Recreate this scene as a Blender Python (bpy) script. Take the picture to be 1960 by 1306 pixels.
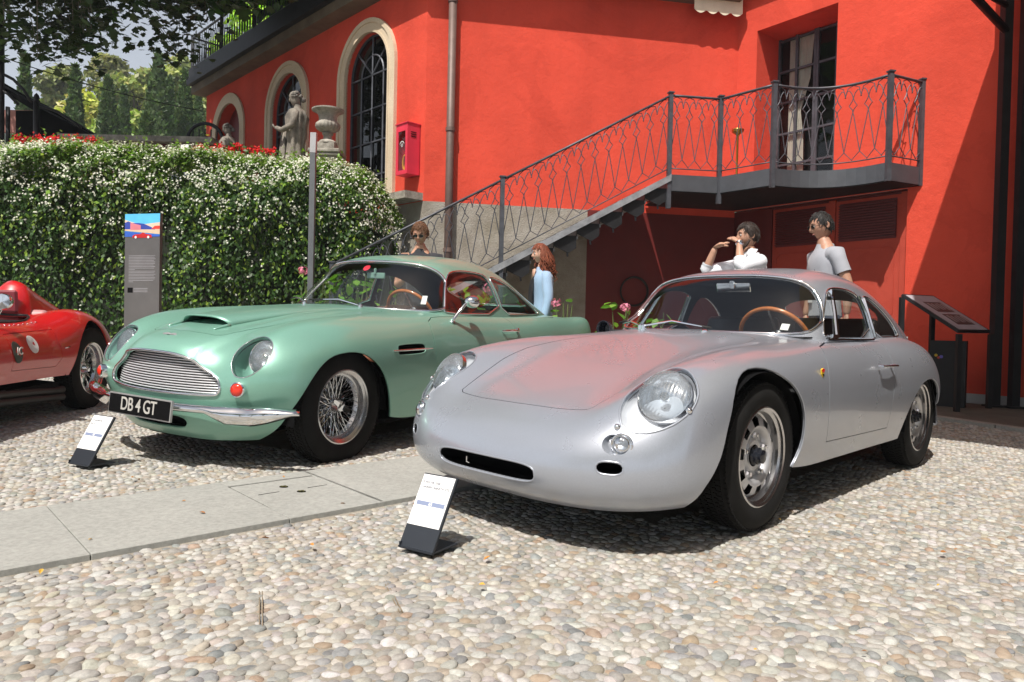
import bpy, bmesh, math, random
import numpy as np
from math import sin, cos, pi, radians
from mathutils import Vector, Matrix, noise
from mathutils.bvhtree import BVHTree

random.seed(7); np.random.seed(7)
for o in list(bpy.data.objects): bpy.data.objects.remove(o, do_unlink=True)
scene = bpy.context.scene
COL = scene.collection

# ------------------------------------------------------------------ camera, sky, sun, exposure
PITCH, ROLL, HCAM, FPX = -0.0184, 0.0221, 0.8561, 1391.0
cam_data = bpy.data.cameras.new('camera')
cam_data.sensor_width = 36.0
cam_data.lens = FPX / 1960 * 36.0
cam_data.clip_end = 4000
cam = bpy.data.objects.new('camera', cam_data)
COL.objects.link(cam)
_f = Vector((0, cos(PITCH), sin(PITCH))); _u = Vector((0, -sin(PITCH), cos(PITCH))); _r = Vector((1, 0, 0))
_r2 = cos(ROLL) * _r + sin(ROLL) * _u
_u2 = -sin(ROLL) * _r + cos(ROLL) * _u
M = Matrix((( _r2.x, _u2.x, -_f.x, 0), (_r2.y, _u2.y, -_f.y, 0), (_r2.z, _u2.z, -_f.z, HCAM), (0, 0, 0, 1)))
cam.matrix_world = M
scene.camera = cam

SUN_AZ = Vector((-0.40, -0.916, 0)).normalized()      # direction towards the sun, on the ground
SUN_EL = radians(58)
world = bpy.data.worlds.new('World'); scene.world = world; world.use_nodes = True
wn = world.node_tree
sky = wn.nodes.new('ShaderNodeTexSky'); sky.sky_type = 'NISHITA'; sky.sun_disc = False
sky.sun_elevation = SUN_EL
sky.sun_rotation = math.atan2(SUN_AZ.x, SUN_AZ.y)
sky.air_density = 1.0; sky.dust_density = 6.0; sky.ozone_density = 1.0
# summer haze whitens the lower sky all the way round the horizon
_tc = wn.nodes.new('ShaderNodeTexCoord'); _sx = wn.nodes.new('ShaderNodeSeparateXYZ'); wn.links.new(_tc.outputs['Generated'], _sx.inputs[0])
_mr = wn.nodes.new('ShaderNodeMapRange'); _mr.interpolation_type = 'SMOOTHSTEP'
_mr.inputs[1].default_value = 0.05; _mr.inputs[2].default_value = 0.72; _mr.inputs[3].default_value = 0.85; _mr.inputs[4].default_value = 0.0
wn.links.new(_sx.outputs[2], _mr.inputs[0])
_mx = wn.nodes.new('ShaderNodeMix'); _mx.data_type = 'RGBA'; wn.links.new(_mr.outputs[0], _mx.inputs[0]); wn.links.new(sky.outputs[0], _mx.inputs[6]); _mx.inputs[7].default_value = (13.5, 14.9, 17.0, 1)
wn.links.new(_mx.outputs[2], wn.nodes['Background'].inputs[0])
wn.nodes['Background'].inputs[1].default_value = 0.05
sun_d = bpy.data.lights.new('sun', 'SUN'); sun_d.energy = 5.0; sun_d.angle = radians(0.5); sun_d.color = (1.0, 0.955, 0.89)
sun = bpy.data.objects.new('sun', sun_d); COL.objects.link(sun)
SUN_V = (SUN_AZ * cos(SUN_EL) + Vector((0, 0, sin(SUN_EL)))).normalized()
sun.rotation_euler = SUN_V.to_track_quat('Z', 'Y').to_euler()
scene.view_settings.view_transform = 'Standard'
scene.view_settings.look = 'None'
scene.view_settings.exposure = 0.26
scene.view_settings.gamma = 1.0
scene.view_settings.use_curve_mapping = False
scene.cycles.max_bounces = 8
scene.cycles.transparent_max_bounces = 24

# ------------------------------------------------------------------ ground shape
GX, GY = -0.0069, 0.0146
def gz(x, y):
    return GX * x + GY * y

# ------------------------------------------------------------------ helpers
def tag(o, label=None, cat=None, group=None, kind=None):
    if label: o['label'] = label
    if cat: o['category'] = cat
    if group: o['group'] = group
    if kind: o['kind'] = kind
    return o

def empty(name, label, cat, loc=(0, 0, 0), group=None):
    o = bpy.data.objects.new(name, None); COL.objects.link(o)
    o.empty_display_size = 0.1
    o.location = loc
    return tag(o, label, cat, group)

def link(name, me, mat=None, parent=None, smooth=None):
    o = bpy.data.objects.new(name, me); COL.objects.link(o)
    if mat is not None:
        for m in (mat if isinstance(mat, (list, tuple)) else [mat]): me.materials.append(m)
    if parent is not None: o.parent = parent
    if smooth is True: me.shade_smooth()
    elif smooth:
        me.shade_smooth(); me.set_sharp_from_angle(angle=radians(smooth))
    return o

class MB:
    """collects polygons for one mesh"""
    def __init__(s): s.v = []; s.f = []; s.mi = []
    def add(s, verts, faces, mi=0):
        n = len(s.v); s.v.extend([tuple(p) for p in verts])
        s.f.extend([tuple(i + n for i in f) for f in faces]); s.mi.extend([mi] * len(faces)); return s
    def box(s, c, size, M=None, mi=0):
        hx, hy, hz = [k / 2 for k in size]
        P = [Vector((x, y, z)) for x in (-hx, hx) for y in (-hy, hy) for z in (-hz, hz)]
        if M is not None: P = [M @ p for p in P]
        P = [p + Vector(c) for p in P]
        return s.add(P, [(0, 1, 3, 2), (4, 6, 7, 5), (0, 4, 5, 1), (2, 3, 7, 6), (0, 2, 6, 4), (1, 5, 7, 3)], mi)
    def prism(s, base, off, mi=0):
        """closed polygon base (3d points) extruded by off"""
        n = len(base); off = Vector(off)
        P = [Vector(p) for p in base] + [Vector(p) + off for p in base]
        F = [tuple(range(n))[::-1], tuple(range(n, 2 * n))] + [(i, (i + 1) % n, n + (i + 1) % n, n + i) for i in range(n)]
        return s.add(P, F, mi)
    def tube(s, pts, r, n=8, closed=False, cap=True, mi=0, flat=None):
        pts = [Vector(p) for p in pts]; m = len(pts)
        if m < 2: return s
        rr = r if isinstance(r, (list, tuple)) else [r] * m
        rings = []; prev = None
        for i, p in enumerate(pts):
            if closed: t = pts[(i + 1) % m] - pts[i - 1]
            else: t = pts[min(i + 1, m - 1)] - pts[max(i - 1, 0)]
            if t.length < 1e-9: t = Vector((0, 0, 1))
            t.normalize()
            if prev is None:
                a = Vector((0, 0, 1)) if abs(t.z) < 0.9 else Vector((1, 0, 0))
                u = t.cross(a).normalized()
            else:
                u = prev - t * prev.dot(t)
                if u.length < 1e-6: u = t.orthogonal()
                u.normalize()
            prev = u; w = t.cross(u)
            rings.append([p + (u * cos(2 * pi * k / n + pi / n) + w * sin(2 * pi * k / n + pi / n) * (flat or 1)) * rr[i] for k in range(n)])
        V = [q for ring in rings for q in ring]; F = []
        for i in range(m if closed else m - 1):
            j = (i + 1) % m
            for k in range(n):
                F.append((i * n + k, i * n + (k + 1) % n, j * n + (k + 1) % n, j * n + k))
        if cap and not closed:
            F.append(tuple(range(n))[::-1]); F.append(tuple((m - 1) * n + k for k in range(n)))
        return s.add(V, F, mi)
    def lathe(s, prof, c=(0, 0, 0), axis='z', n=24, M=None, mi=0, a0=0, a1=2 * pi, sq=1.0):
        """prof = [(r, h)...] around axis"""
        full = abs(a1 - a0 - 2 * pi) < 1e-6; k = n if full else n + 1
        V = []; F = []
        for (r, h) in prof:
            for i in range(k):
                a = a0 + (a1 - a0) * i / n
                p = Vector((r * cos(a), r * sin(a) * sq, h))
                if axis == 'y': p = Vector((p.x, p.z, p.y))
                elif axis == 'x': p = Vector((p.z, p.x, p.y))
                if M is not None: p = M @ p
                V.append(p + Vector(c))
        for j in range(len(prof) - 1):
            for i in range(n):
                i2 = (i + 1) % k
                F.append((j * k + i, j * k + i2, (j + 1) * k + i2, (j + 1) * k + i))
        return s.add(V, F, mi)
    def disc(s, c, r, nrm, n=24, mi=0, thick=0):
        nrm = Vector(nrm).normalized(); u = nrm.orthogonal().normalized(); w = nrm.cross(u)
        P = [Vector(c) + (u * cos(2 * pi * i / n) + w * sin(2 * pi * i / n)) * r for i in range(n)]
        return s.prism(P, nrm * thick, mi) if thick else s.add(P, [tuple(range(n))], mi)
    def build(s, name, mat=None, parent=None, smooth=None):
        me = bpy.data.meshes.new(name); me.from_pydata(s.v, [], s.f); 
        o = link(name, me, mat, parent, smooth)
        if any(s.mi): me.polygons.foreach_set('material_index', s.mi)
        me.update(); return o

def np_mesh(name, V, F, mat=None, parent=None, smooth=None, col=None):
    """V (n,3) F (m,k) arrays; col per-vertex rgb"""
    me = bpy.data.meshes.new(name)
    V = np.asarray(V, np.float32); F = np.asarray(F, np.int32); m, k = F.shape
    me.vertices.add(len(V)); me.vertices.foreach_set('co', V.ravel())
    me.loops.add(m * k); me.loops.foreach_set('vertex_index', F.ravel())
    me.polygons.add(m)
    me.polygons.foreach_set('loop_start', np.arange(0, m * k, k, dtype=np.int32))
    try: me.polygons.foreach_set('loop_total', np.full(m, k, np.int32))
    except Exception: pass
    if col is not None:
        ca = me.color_attributes.new('col', 'FLOAT_COLOR', 'POINT')
        c4 = np.ones((len(V), 4), np.float32); c4[:, :3] = col
        ca.data.foreach_set('color', c4.ravel())
    me.update(calc_edges=True); me.validate()
    return link(name, me, mat, parent, smooth)

# ------------------------------------------------------------------ materials
def nmat(name):
    m = bpy.data.materials.new(name); m.use_nodes = True
    nt = m.node_tree; b = nt.nodes['Principled BSDF']
    return m, nt, b

def setp(b, **k):
    names = dict(rough='Roughness', metal='Metallic', coat='Coat Weight', coatr='Coat Roughness', spec='Specular IOR Level',
                 trans='Transmission Weight', ior='IOR', alpha='Alpha', sub='Subsurface Weight', sheen='Sheen Weight')
    for a, v in k.items():
        b.inputs[names[a]].default_value = v

def mixcol(nt, fac, c1, c2, mode='MIX'):
    n = nt.nodes.new('ShaderNodeMix'); n.data_type = 'RGBA'; n.blend_type = mode
    for sock, v in ((n.inputs[0], fac), (n.inputs[6], c1), (n.inputs[7], c2)):
        if hasattr(v, 'links') or hasattr(v, 'is_linked'): nt.links.new(v, sock)
        elif isinstance(v, (int, float)): sock.default_value = v
        else: sock.default_value = (*v, 1) if len(v) == 3 else v
    return n.outputs[2]

def tex(nt, scale, detail=4, rough=0.55, kind='noise', coord='Object', dist=0.0, vec_scale=None):
    tc = nt.nodes.new('ShaderNodeTexCoord'); out = tc.outputs[coord]
    if vec_scale is not None:
        mp = nt.nodes.new('ShaderNodeMapping'); mp.inputs['Scale'].default_value = vec_scale
        nt.links.new(out, mp.inputs[0]); out = mp.outputs[0]
    if kind == 'noise':
        t = nt.nodes.new('ShaderNodeTexNoise'); t.inputs['Detail'].default_value = detail
        t.inputs['Roughness'].default_value = rough; t.inputs['Distortion'].default_value = dist
    elif kind == 'voronoi':
        t = nt.nodes.new('ShaderNodeTexVoronoi')
    t.inputs['Scale'].default_value = scale
    nt.links.new(out, t.inputs['Vector'])
    return t.outputs[0]

def ramp(nt, src, stops):
    r = nt.nodes.new('ShaderNodeValToRGB'); e = r.color_ramp.elements
    while len(e) < len(stops): e.new(0.5)
    for k, (p, c) in enumerate(stops):
        e[k].position = p; e[k].color = (*c, 1) if not isinstance(c, (int, float)) else (c, c, c, 1)
    nt.links.new(src, r.inputs[0]); return r.outputs[0]

def bump(nt, b, src, strength=0.3, dist=0.01):
    n = nt.nodes.new('ShaderNodeBump'); n.inputs['Strength'].default_value = strength
    n.inputs['Distance'].default_value = dist
    nt.links.new(src, n.inputs['Height']); nt.links.new(n.outputs[0], b.inputs['Normal'])

def simple(name, col, rough=0.5, metal=0.0, var=0.12, vscale=6.0, bumps=0.0, bscale=60, bdist=0.003, **k):
    m, nt, b = nmat(name)
    t = tex(nt, vscale, 5)
    lo = tuple(c * (1 - var) for c in col); hi = tuple(min(1, c * (1 + var)) for c in col)
    nt.links.new(ramp(nt, t, [(0.3, lo), (0.7, hi)]), b.inputs['Base Color'])
    setp(b, rough=rough, metal=metal, **k)
    if bumps: bump(nt, b, tex(nt, bscale, 6), bumps, bdist)
    return m

def glass_mat(name, tint=(0.8, 0.86, 0.84), ior=1.5, rough=0.0):
    m = bpy.data.materials.new(name); m.use_nodes = True; nt = m.node_tree; nt.nodes.clear()
    out = nt.nodes.new('ShaderNodeOutputMaterial'); tr = nt.nodes.new('ShaderNodeBsdfTransparent')
    tr.inputs[0].default_value = (*tint, 1)
    gl = nt.nodes.new('ShaderNodeBsdfGlossy'); gl.inputs['Roughness'].default_value = rough
    fr = nt.nodes.new('ShaderNodeFresnel')
    ge = nt.nodes.new('ShaderNodeNewGeometry'); mr = nt.nodes.new('ShaderNodeMapRange')      # a thin pane: same reflectance from both sides
    mr.inputs[3].default_value = ior; mr.inputs[4].default_value = 1 / ior
    nt.links.new(ge.outputs['Backfacing'], mr.inputs[0]); nt.links.new(mr.outputs[0], fr.inputs[0])
    mx = nt.nodes.new('ShaderNodeMixShader')
    nt.links.new(fr.outputs[0], mx.inputs[0]); nt.links.new(tr.outputs[0], mx.inputs[1]); nt.links.new(gl.outputs[0], mx.inputs[2])
    nt.links.new(mx.outputs[0], out.inputs[0])
    return m

def paint(name, col, flake=0.55, rough=0.38, coat=0.9, dirt=0.03):
    m, nt, b = nmat(name)
    t = tex(nt, 900, 2)
    c2 = tuple(min(1, c * 1.25) for c in col); c1 = tuple(c * 0.85 for c in col)
    c = ramp(nt, t, [(0.35, c1), (0.65, c2)])
    dust = ramp(nt, tex(nt, 3.0, 6, 0.6), [(0.45, (0, 0, 0)), (0.8, (1, 1, 1))])
    mm = nt.nodes.new('ShaderNodeMath'); mm.operation = 'MULTIPLY'; mm.inputs[1].default_value = dirt * 3
    nt.links.new(dust, mm.inputs[0])
    nt.links.new(mixcol(nt, mm.outputs[0], c, (0.35, 0.32, 0.28)), b.inputs['Base Color'])
    setp(b, rough=rough, metal=flake, coat=coat, coatr=0.04)
    rr = nt.nodes.new('ShaderNodeMapRange'); rr.inputs[3].default_value = rough - 0.03; rr.inputs[4].default_value = rough + 0.06
    nt.links.new(tex(nt, 5, 5), rr.inputs[0]); nt.links.new(rr.outputs[0], b.inputs['Roughness'])
    return m

M_SILVER = paint('silver_paint', (0.365, 0.39, 0.44), flake=0.48, rough=0.27, coat=0.5)
M_GREEN = paint('green_paint', (0.20, 0.405, 0.32), flake=0.34, rough=0.32, coat=0.42)
M_RED = paint('red_paint', (0.52, 0.008, 0.010), flake=0.0, rough=0.35, coat=1.0, dirt=0.0)
M_WHEELSILVER = simple('wheel_silver', (0.52, 0.52, 0.53), 0.36, 0.6, 0.08, 30)
M_CHROME = simple('chrome', (0.82, 0.83, 0.85), 0.07, 1.0, 0.03, 20)
M_ALU = simple('polished_aluminium', (0.62, 0.62, 0.63), 0.26, 1.0, 0.08, 30)
M_RUBBER = simple('tyre_rubber', (0.010, 0.0098, 0.0095), 0.78, 0, 0.25, 12, 0.2, 90, spec=.18)
M_BLACK = simple('matt_black', (0.004, 0.004, 0.0045), 0.9, 0, 0.2, spec=.1)
M_DARKIN = simple('dark_interior', (0.02, 0.018, 0.018), 0.55, 0, 0.2)
M_SEAM = simple('rubber_seal', (0.012, 0.012, 0.012), 0.6, 0, 0.1)
M_GLASS = glass_mat('window_glass', (0.93, 0.96, 0.95), 1.95)
M_CLEAR = glass_mat('clear_cover', (0.93, 0.95, 0.96))
M_WOOD = simple('varnished_wood', (0.42, 0.13, 0.03), 0.25, 0, 0.3, 20, coat=0.6)
M_LEATHER = simple('tan_leather', (0.25, 0.09, 0.045), 0.5, 0, 0.2, 15)
M_LAMPRED = simple('red_lens', (0.75, 0.03, 0.01), 0.15, 0, 0.1, 40, coat=0.8)
# ------------------------------------------------------------------ body surfaces
def nat_spline(t, y, tq):
    """natural cubic spline through y(t), y (n,d)"""
    n = len(t); h = np.diff(t); A = np.zeros((n, n)); B = np.zeros((n, y.shape[1]))
    A[0, 0] = A[-1, -1] = 1
    for i in range(1, n - 1):
        A[i, i - 1] = h[i - 1]; A[i, i] = 2 * (h[i - 1] + h[i]); A[i, i + 1] = h[i]
        B[i] = 6 * ((y[i + 1] - y[i]) / h[i] - (y[i] - y[i - 1]) / h[i - 1])
    m = np.linalg.solve(A, B)
    k = np.clip(np.searchsorted(t, tq) - 1, 0, n - 2)
    a = (t[k + 1] - tq) / h[k]; b = 1 - a; hk = h[k]
    a = a[:, None]; b = b[:, None]; hk = hk[:, None]
    return a * y[k] + b * y[k + 1] + ((a ** 3 - a) * m[k] + (b ** 3 - b) * m[k + 1]) * hk ** 2 / 6

def smooth1(G, it, ax):
    for _ in range(it):
        P = np.roll(G, 1, ax); Q = np.roll(G, -1, ax)
        H = (P + 2 * G + Q) / 4
        sl = [slice(None)] * 3; sl[ax] = 0; H[tuple(sl)] = G[tuple(sl)]; sl[ax] = -1; H[tuple(sl)] = G[tuple(sl)]
        G = H
    return G

def grid_surface(rows, nu, nv, su=10, sv=6):
    R = np.array(rows, float)                      # U,V,3 for y >= 0, first column on the centre line
    Rm = R[:, 1:][:, ::-1].copy(); Rm[..., 1] *= -1
    R = np.concatenate([Rm, R], 1)
    U, V = R.shape[:2]
    out = np.zeros((U, nv, 3))
    d = np.linalg.norm(np.diff(R, axis=1), axis=2).mean(0); tv = np.r_[0, np.cumsum(d ** 0.8)]; tq = np.linspace(0, tv[-1], nv)
    for i in range(U): out[i] = nat_spline(tv, R[i], tq)
    d = np.linalg.norm(np.diff(out, axis=0), axis=2).mean(1); tu = np.r_[0, np.cumsum(d ** 0.8)]; tq = np.linspace(0, tu[-1], nu)
    G = np.zeros((nu, nv, 3))
    for j in range(nv): G[:, j] = nat_spline(tu, out[:, j], tq)
    G = smooth1(G, su, 0); G = smooth1(G, sv, 1)
    return G

def offset_poly(P, d):
    n = len(P); out = []
    area = sum(P[i][0] * P[(i + 1) % n][1] - P[(i + 1) % n][0] * P[i][1] for i in range(n))
    s = 1 if area > 0 else -1
    for i in range(n):
        a = Vector(P[i - 1]); b = Vector(P[i]); c = Vector(P[(i + 1) % n])
        e1 = (b - a).normalized(); e2 = (c - b).normalized()
        n1 = Vector((e1.y, -e1.x)) * s; n2 = Vector((e2.y, -e2.x)) * s
        m = (n1 + n2)
        if m.length < 1e-6: m = n1
        m.normalize(); k = d / max(0.5, m.dot(n1)); out.append(tuple(b + m * k))
    return out

def round_poly(P, it=2, q=0.25):
    for _ in range(it):
        o = []
        for i in range(len(P)):
            a = P[i]; b = P[(i + 1) % len(P)]
            o.append(tuple(a[k] * (1 - q) + b[k] * q for k in range(len(a)))); o.append(tuple(a[k] * q + b[k] * (1 - q) for k in range(len(a))))
        P = o
    return P

def inside(p, P):
    c = False; n = len(P); x, y = p; j = n - 1
    for i in range(n):
        xi, yi = P[i]; xj, yj = P[j]
        if (yi > y) != (yj > y) and x < (xj - xi) * (y - yi) / (yj - yi) + xi: c = not c
        j = i
    return c

class Shell:
    def __init__(s, G, flip=False):
        nu, nv = G.shape[:2]; s.bm = bmesh.new(); bm = s.bm
        vs = [bm.verts.new(p) for p in G.reshape(-1, 3)]
        for i in range(nu - 1):
            for j in range(nv - 1):
                q = (i * nv + j, (i + 1) * nv + j, (i + 1) * nv + j + 1, i * nv + j + 1)
                if flip: q = q[::-1]
                try: bm.faces.new([vs[k] for k in q])
                except ValueError: pass
        bm.normal_update()
        s.reg = bm.faces.layers.int.new('reg')
        s.P0 = np.array([v.co[:] for v in bm.verts]); s.N0 = [v.normal.copy() for v in bm.verts]
        bm.verts.index_update()
        tris = []; 
        for f in bm.faces:
            ix = [v.index for v in f.verts]
            tris += [(ix[0], ix[1], ix[2]), (ix[0], ix[2], ix[3])] if len(ix) == 4 else [tuple(ix)]
        s.tris = tris; s.bvh = BVHTree.FromPolygons([tuple(p) for p in s.P0], tris)
    def nrm(s, co):
        loc, n, i, d = s.bvh.find_nearest(co)
        if i is None: return Vector((0, 0, 1))
        a, b, c = s.tris[i]; A, B, C = (Vector(s.P0[k]) for k in (a, b, c))
        v0 = B - A; v1 = C - A; v2 = Vector(loc) - A
        d00 = v0.dot(v0); d01 = v0.dot(v1); d11 = v1.dot(v1); d20 = v2.dot(v0); d21 = v2.dot(v1); den = d00 * d11 - d01 * d01
        if abs(den) < 1e-14: return s.N0[a].copy()
        w1 = (d11 * d20 - d01 * d21) / den; w2 = (d00 * d21 - d01 * d20) / den
        r = s.N0[a] * (1 - w1 - w2) + s.N0[b] * w1 + s.N0[c] * w2
        return r.normalized() if r.length > 1e-6 else s.N0[a].copy()
    def cut(s, P, ax, ay, region, filt=None, only=None, lim=None):
        """cut polygon P given in (ax, ay) coordinates; faces inside get the region id"""
        bm = s.bm; ax = Vector(ax); ay = Vector(ay); view = ax.cross(ay)
        xs = [p[0] for p in P]; ys = [p[1] for p in P]; m = 0.03
        x0, x1, y0, y1 = min(xs) - m, max(xs) + m, min(ys) - m, max(ys) + m
        def ok(f):
            c = f.calc_center_median(); u = c.dot(ax); v = c.dot(ay)
            return x0 < u < x1 and y0 < v < y1 and (filt is None or filt(c, f.normal))
        cand = {f for f in bm.faces if ok(f)}
        n = len(P)
        for i in range(n):
            a = P[i]; b = P[(i + 1) % n]
            ex0, ex1 = min(a[0], b[0]), max(a[0], b[0]); ey0, ey1 = min(a[1], b[1]), max(a[1], b[1])
            e = Vector((b[0] - a[0], b[1] - a[1]))
            if e.length < 1e-7: continue
            nn = (ax * e.y - ay * e.x).normalized(); co = ax * a[0] + ay * a[1]
            sel = []
            for f in cand:
                us = [v.co.dot(ax) for v in f.verts]; vs = [v.co.dot(ay) for v in f.verts]
                if max(us) >= ex0 - 1e-4 and min(us) <= ex1 + 1e-4 and max(vs) >= ey0 - 1e-4 and min(vs) <= ey1 + 1e-4: sel.append(f)
            if not sel: continue
            selset = set(sel)
            geom = list(sel) + list({v for f in sel for v in f.verts}) + list({ed for f in sel for ed in f.edges})
            r = bmesh.ops.bisect_plane(bm, geom=geom, dist=1e-6, plane_co=co, plane_no=nn)
            newf = [g for g in r['geom'] if isinstance(g, bmesh.types.BMFace)]
            cand = {f for f in cand if f.is_valid} | set(newf)
        bm.normal_update()
        cnt = 0
        for f in cand:
            if not f.is_valid: continue
            c = f.calc_center_median()
            if (filt is None or filt(c, f.normal)) and inside((c.dot(ax), c.dot(ay)), P):
                if only is None or f[s.reg] in only: f[s.reg] = region; cnt += 1
        return cnt
    def extract(s, name, regions, mat, parent=None, offset=0.0, skirt=0.0, filt=None, both=False):
        if isinstance(regions, int): regions = (regions,)
        V = []; idx = {}; F = []; N = []
        faces = [f for f in s.bm.faces if f[s.reg] in regions and (filt is None or filt(f.calc_center_median()))]
        fset = set(faces)
        def vi(v):
            if v not in idx:
                n = s.nrm(v.co); idx[v] = len(V); V.append(v.co + n * offset); N.append(n)
            return idx[v]
        for f in faces: F.append(tuple(vi(v) for v in f.verts))
        LN = [N[i] for f in F for i in f]
        if skirt:
            for f in faces:
                for l in f.loops:
                    e = l.edge
                    if sum(1 for g in e.link_faces if g in fset) == 1:
                        a = idx[l.vert]; b = idx[l.link_loop_next.vert]
                        k = len(V)
                        V += [V[a], V[b], V[b] - N[b] * skirt, V[a] - N[a] * skirt]
                        fn = (V[k + 3] - V[k]).cross(V[k + 1] - V[k])
                        fn = fn.normalized() if fn.length > 1e-9 else N[a]
                        N += [fn] * 4; F.append((k + 1, k, k + 3, k + 2)); LN += [fn] * 4
        me = bpy.data.meshes.new(name); me.from_pydata([tuple(v) for v in V], [], F); me.update()
        o = link(name, me, mat, parent)
        me.shade_smooth()
        try: me.normals_split_custom_set([tuple(n) for n in LN])
        except Exception as ex: print('normals', name, ex)
        return o
    def loops(s, regions, filt=None):
        """ordered boundary loops (co, normal) of the given regions"""
        if isinstance(regions, int): regions = (regions,)
        faces = {f for f in s.bm.faces if f[s.reg] in regions and (filt is None or filt(f.calc_center_median()))}
        nxt = {}
        for f in faces:
            for l in f.loops:
                if sum(1 for g in l.edge.link_faces if g in faces) == 1:
                    nxt[l.vert] = l.link_loop_next.vert
        out = []
        while nxt:
            v = next(iter(nxt)); loop = []
            while v in nxt:
                w = nxt.pop(v); loop.append(v); v = w
            out.append([(q.co.copy(), s.nrm(q.co)) for q in loop])
        return out
    def chains(s, region, filt=None):
        """open boundary chains of a region that border on other faces"""
        faces = {f for f in s.bm.faces if f[s.reg] == region and (filt is None or filt(f.calc_center_median()))}
        nxt = {}; tgt = set()
        for f in faces:
            for l in f.loops:
                o = [g for g in l.edge.link_faces if g not in faces]
                if o and len(l.edge.link_faces) == 2:
                    nxt[l.vert] = l.link_loop_next.vert; tgt.add(l.link_loop_next.vert)
        out = []
        while nxt:
            st = [v for v in nxt if v not in tgt]; v = st[0] if st else next(iter(nxt)); ch = [v]
            while v in nxt:
                w = nxt.pop(v); tgt.discard(w); ch.append(w); v = w
            if len(ch) > 6: out.append([(q.co.copy(), s.nrm(q.co)) for q in ch])
        return out
    def ray(s, o, d):
        return s.bvh.ray_cast(Vector(o), Vector(d))

def decim(L, step):
    out = [L[0]]
    for p in L[1:]:
        if (p[0] - out[-1][0]).length > step: out.append(p)
    return out

def trim_tube(name, loops, r, mat, parent, lift=0.0, n=6, closed=True, step=0.012):
    mb = MB()
    for L in loops:
        L = decim(L, step)
        if len(L) < 3: continue
        mb.tube([c + m * lift for c, m in L], r, n, closed=closed)
    return mb.build(name, mat, parent, True)

def sheet(G, s, name, mat, parent, filt):
    pass
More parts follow.
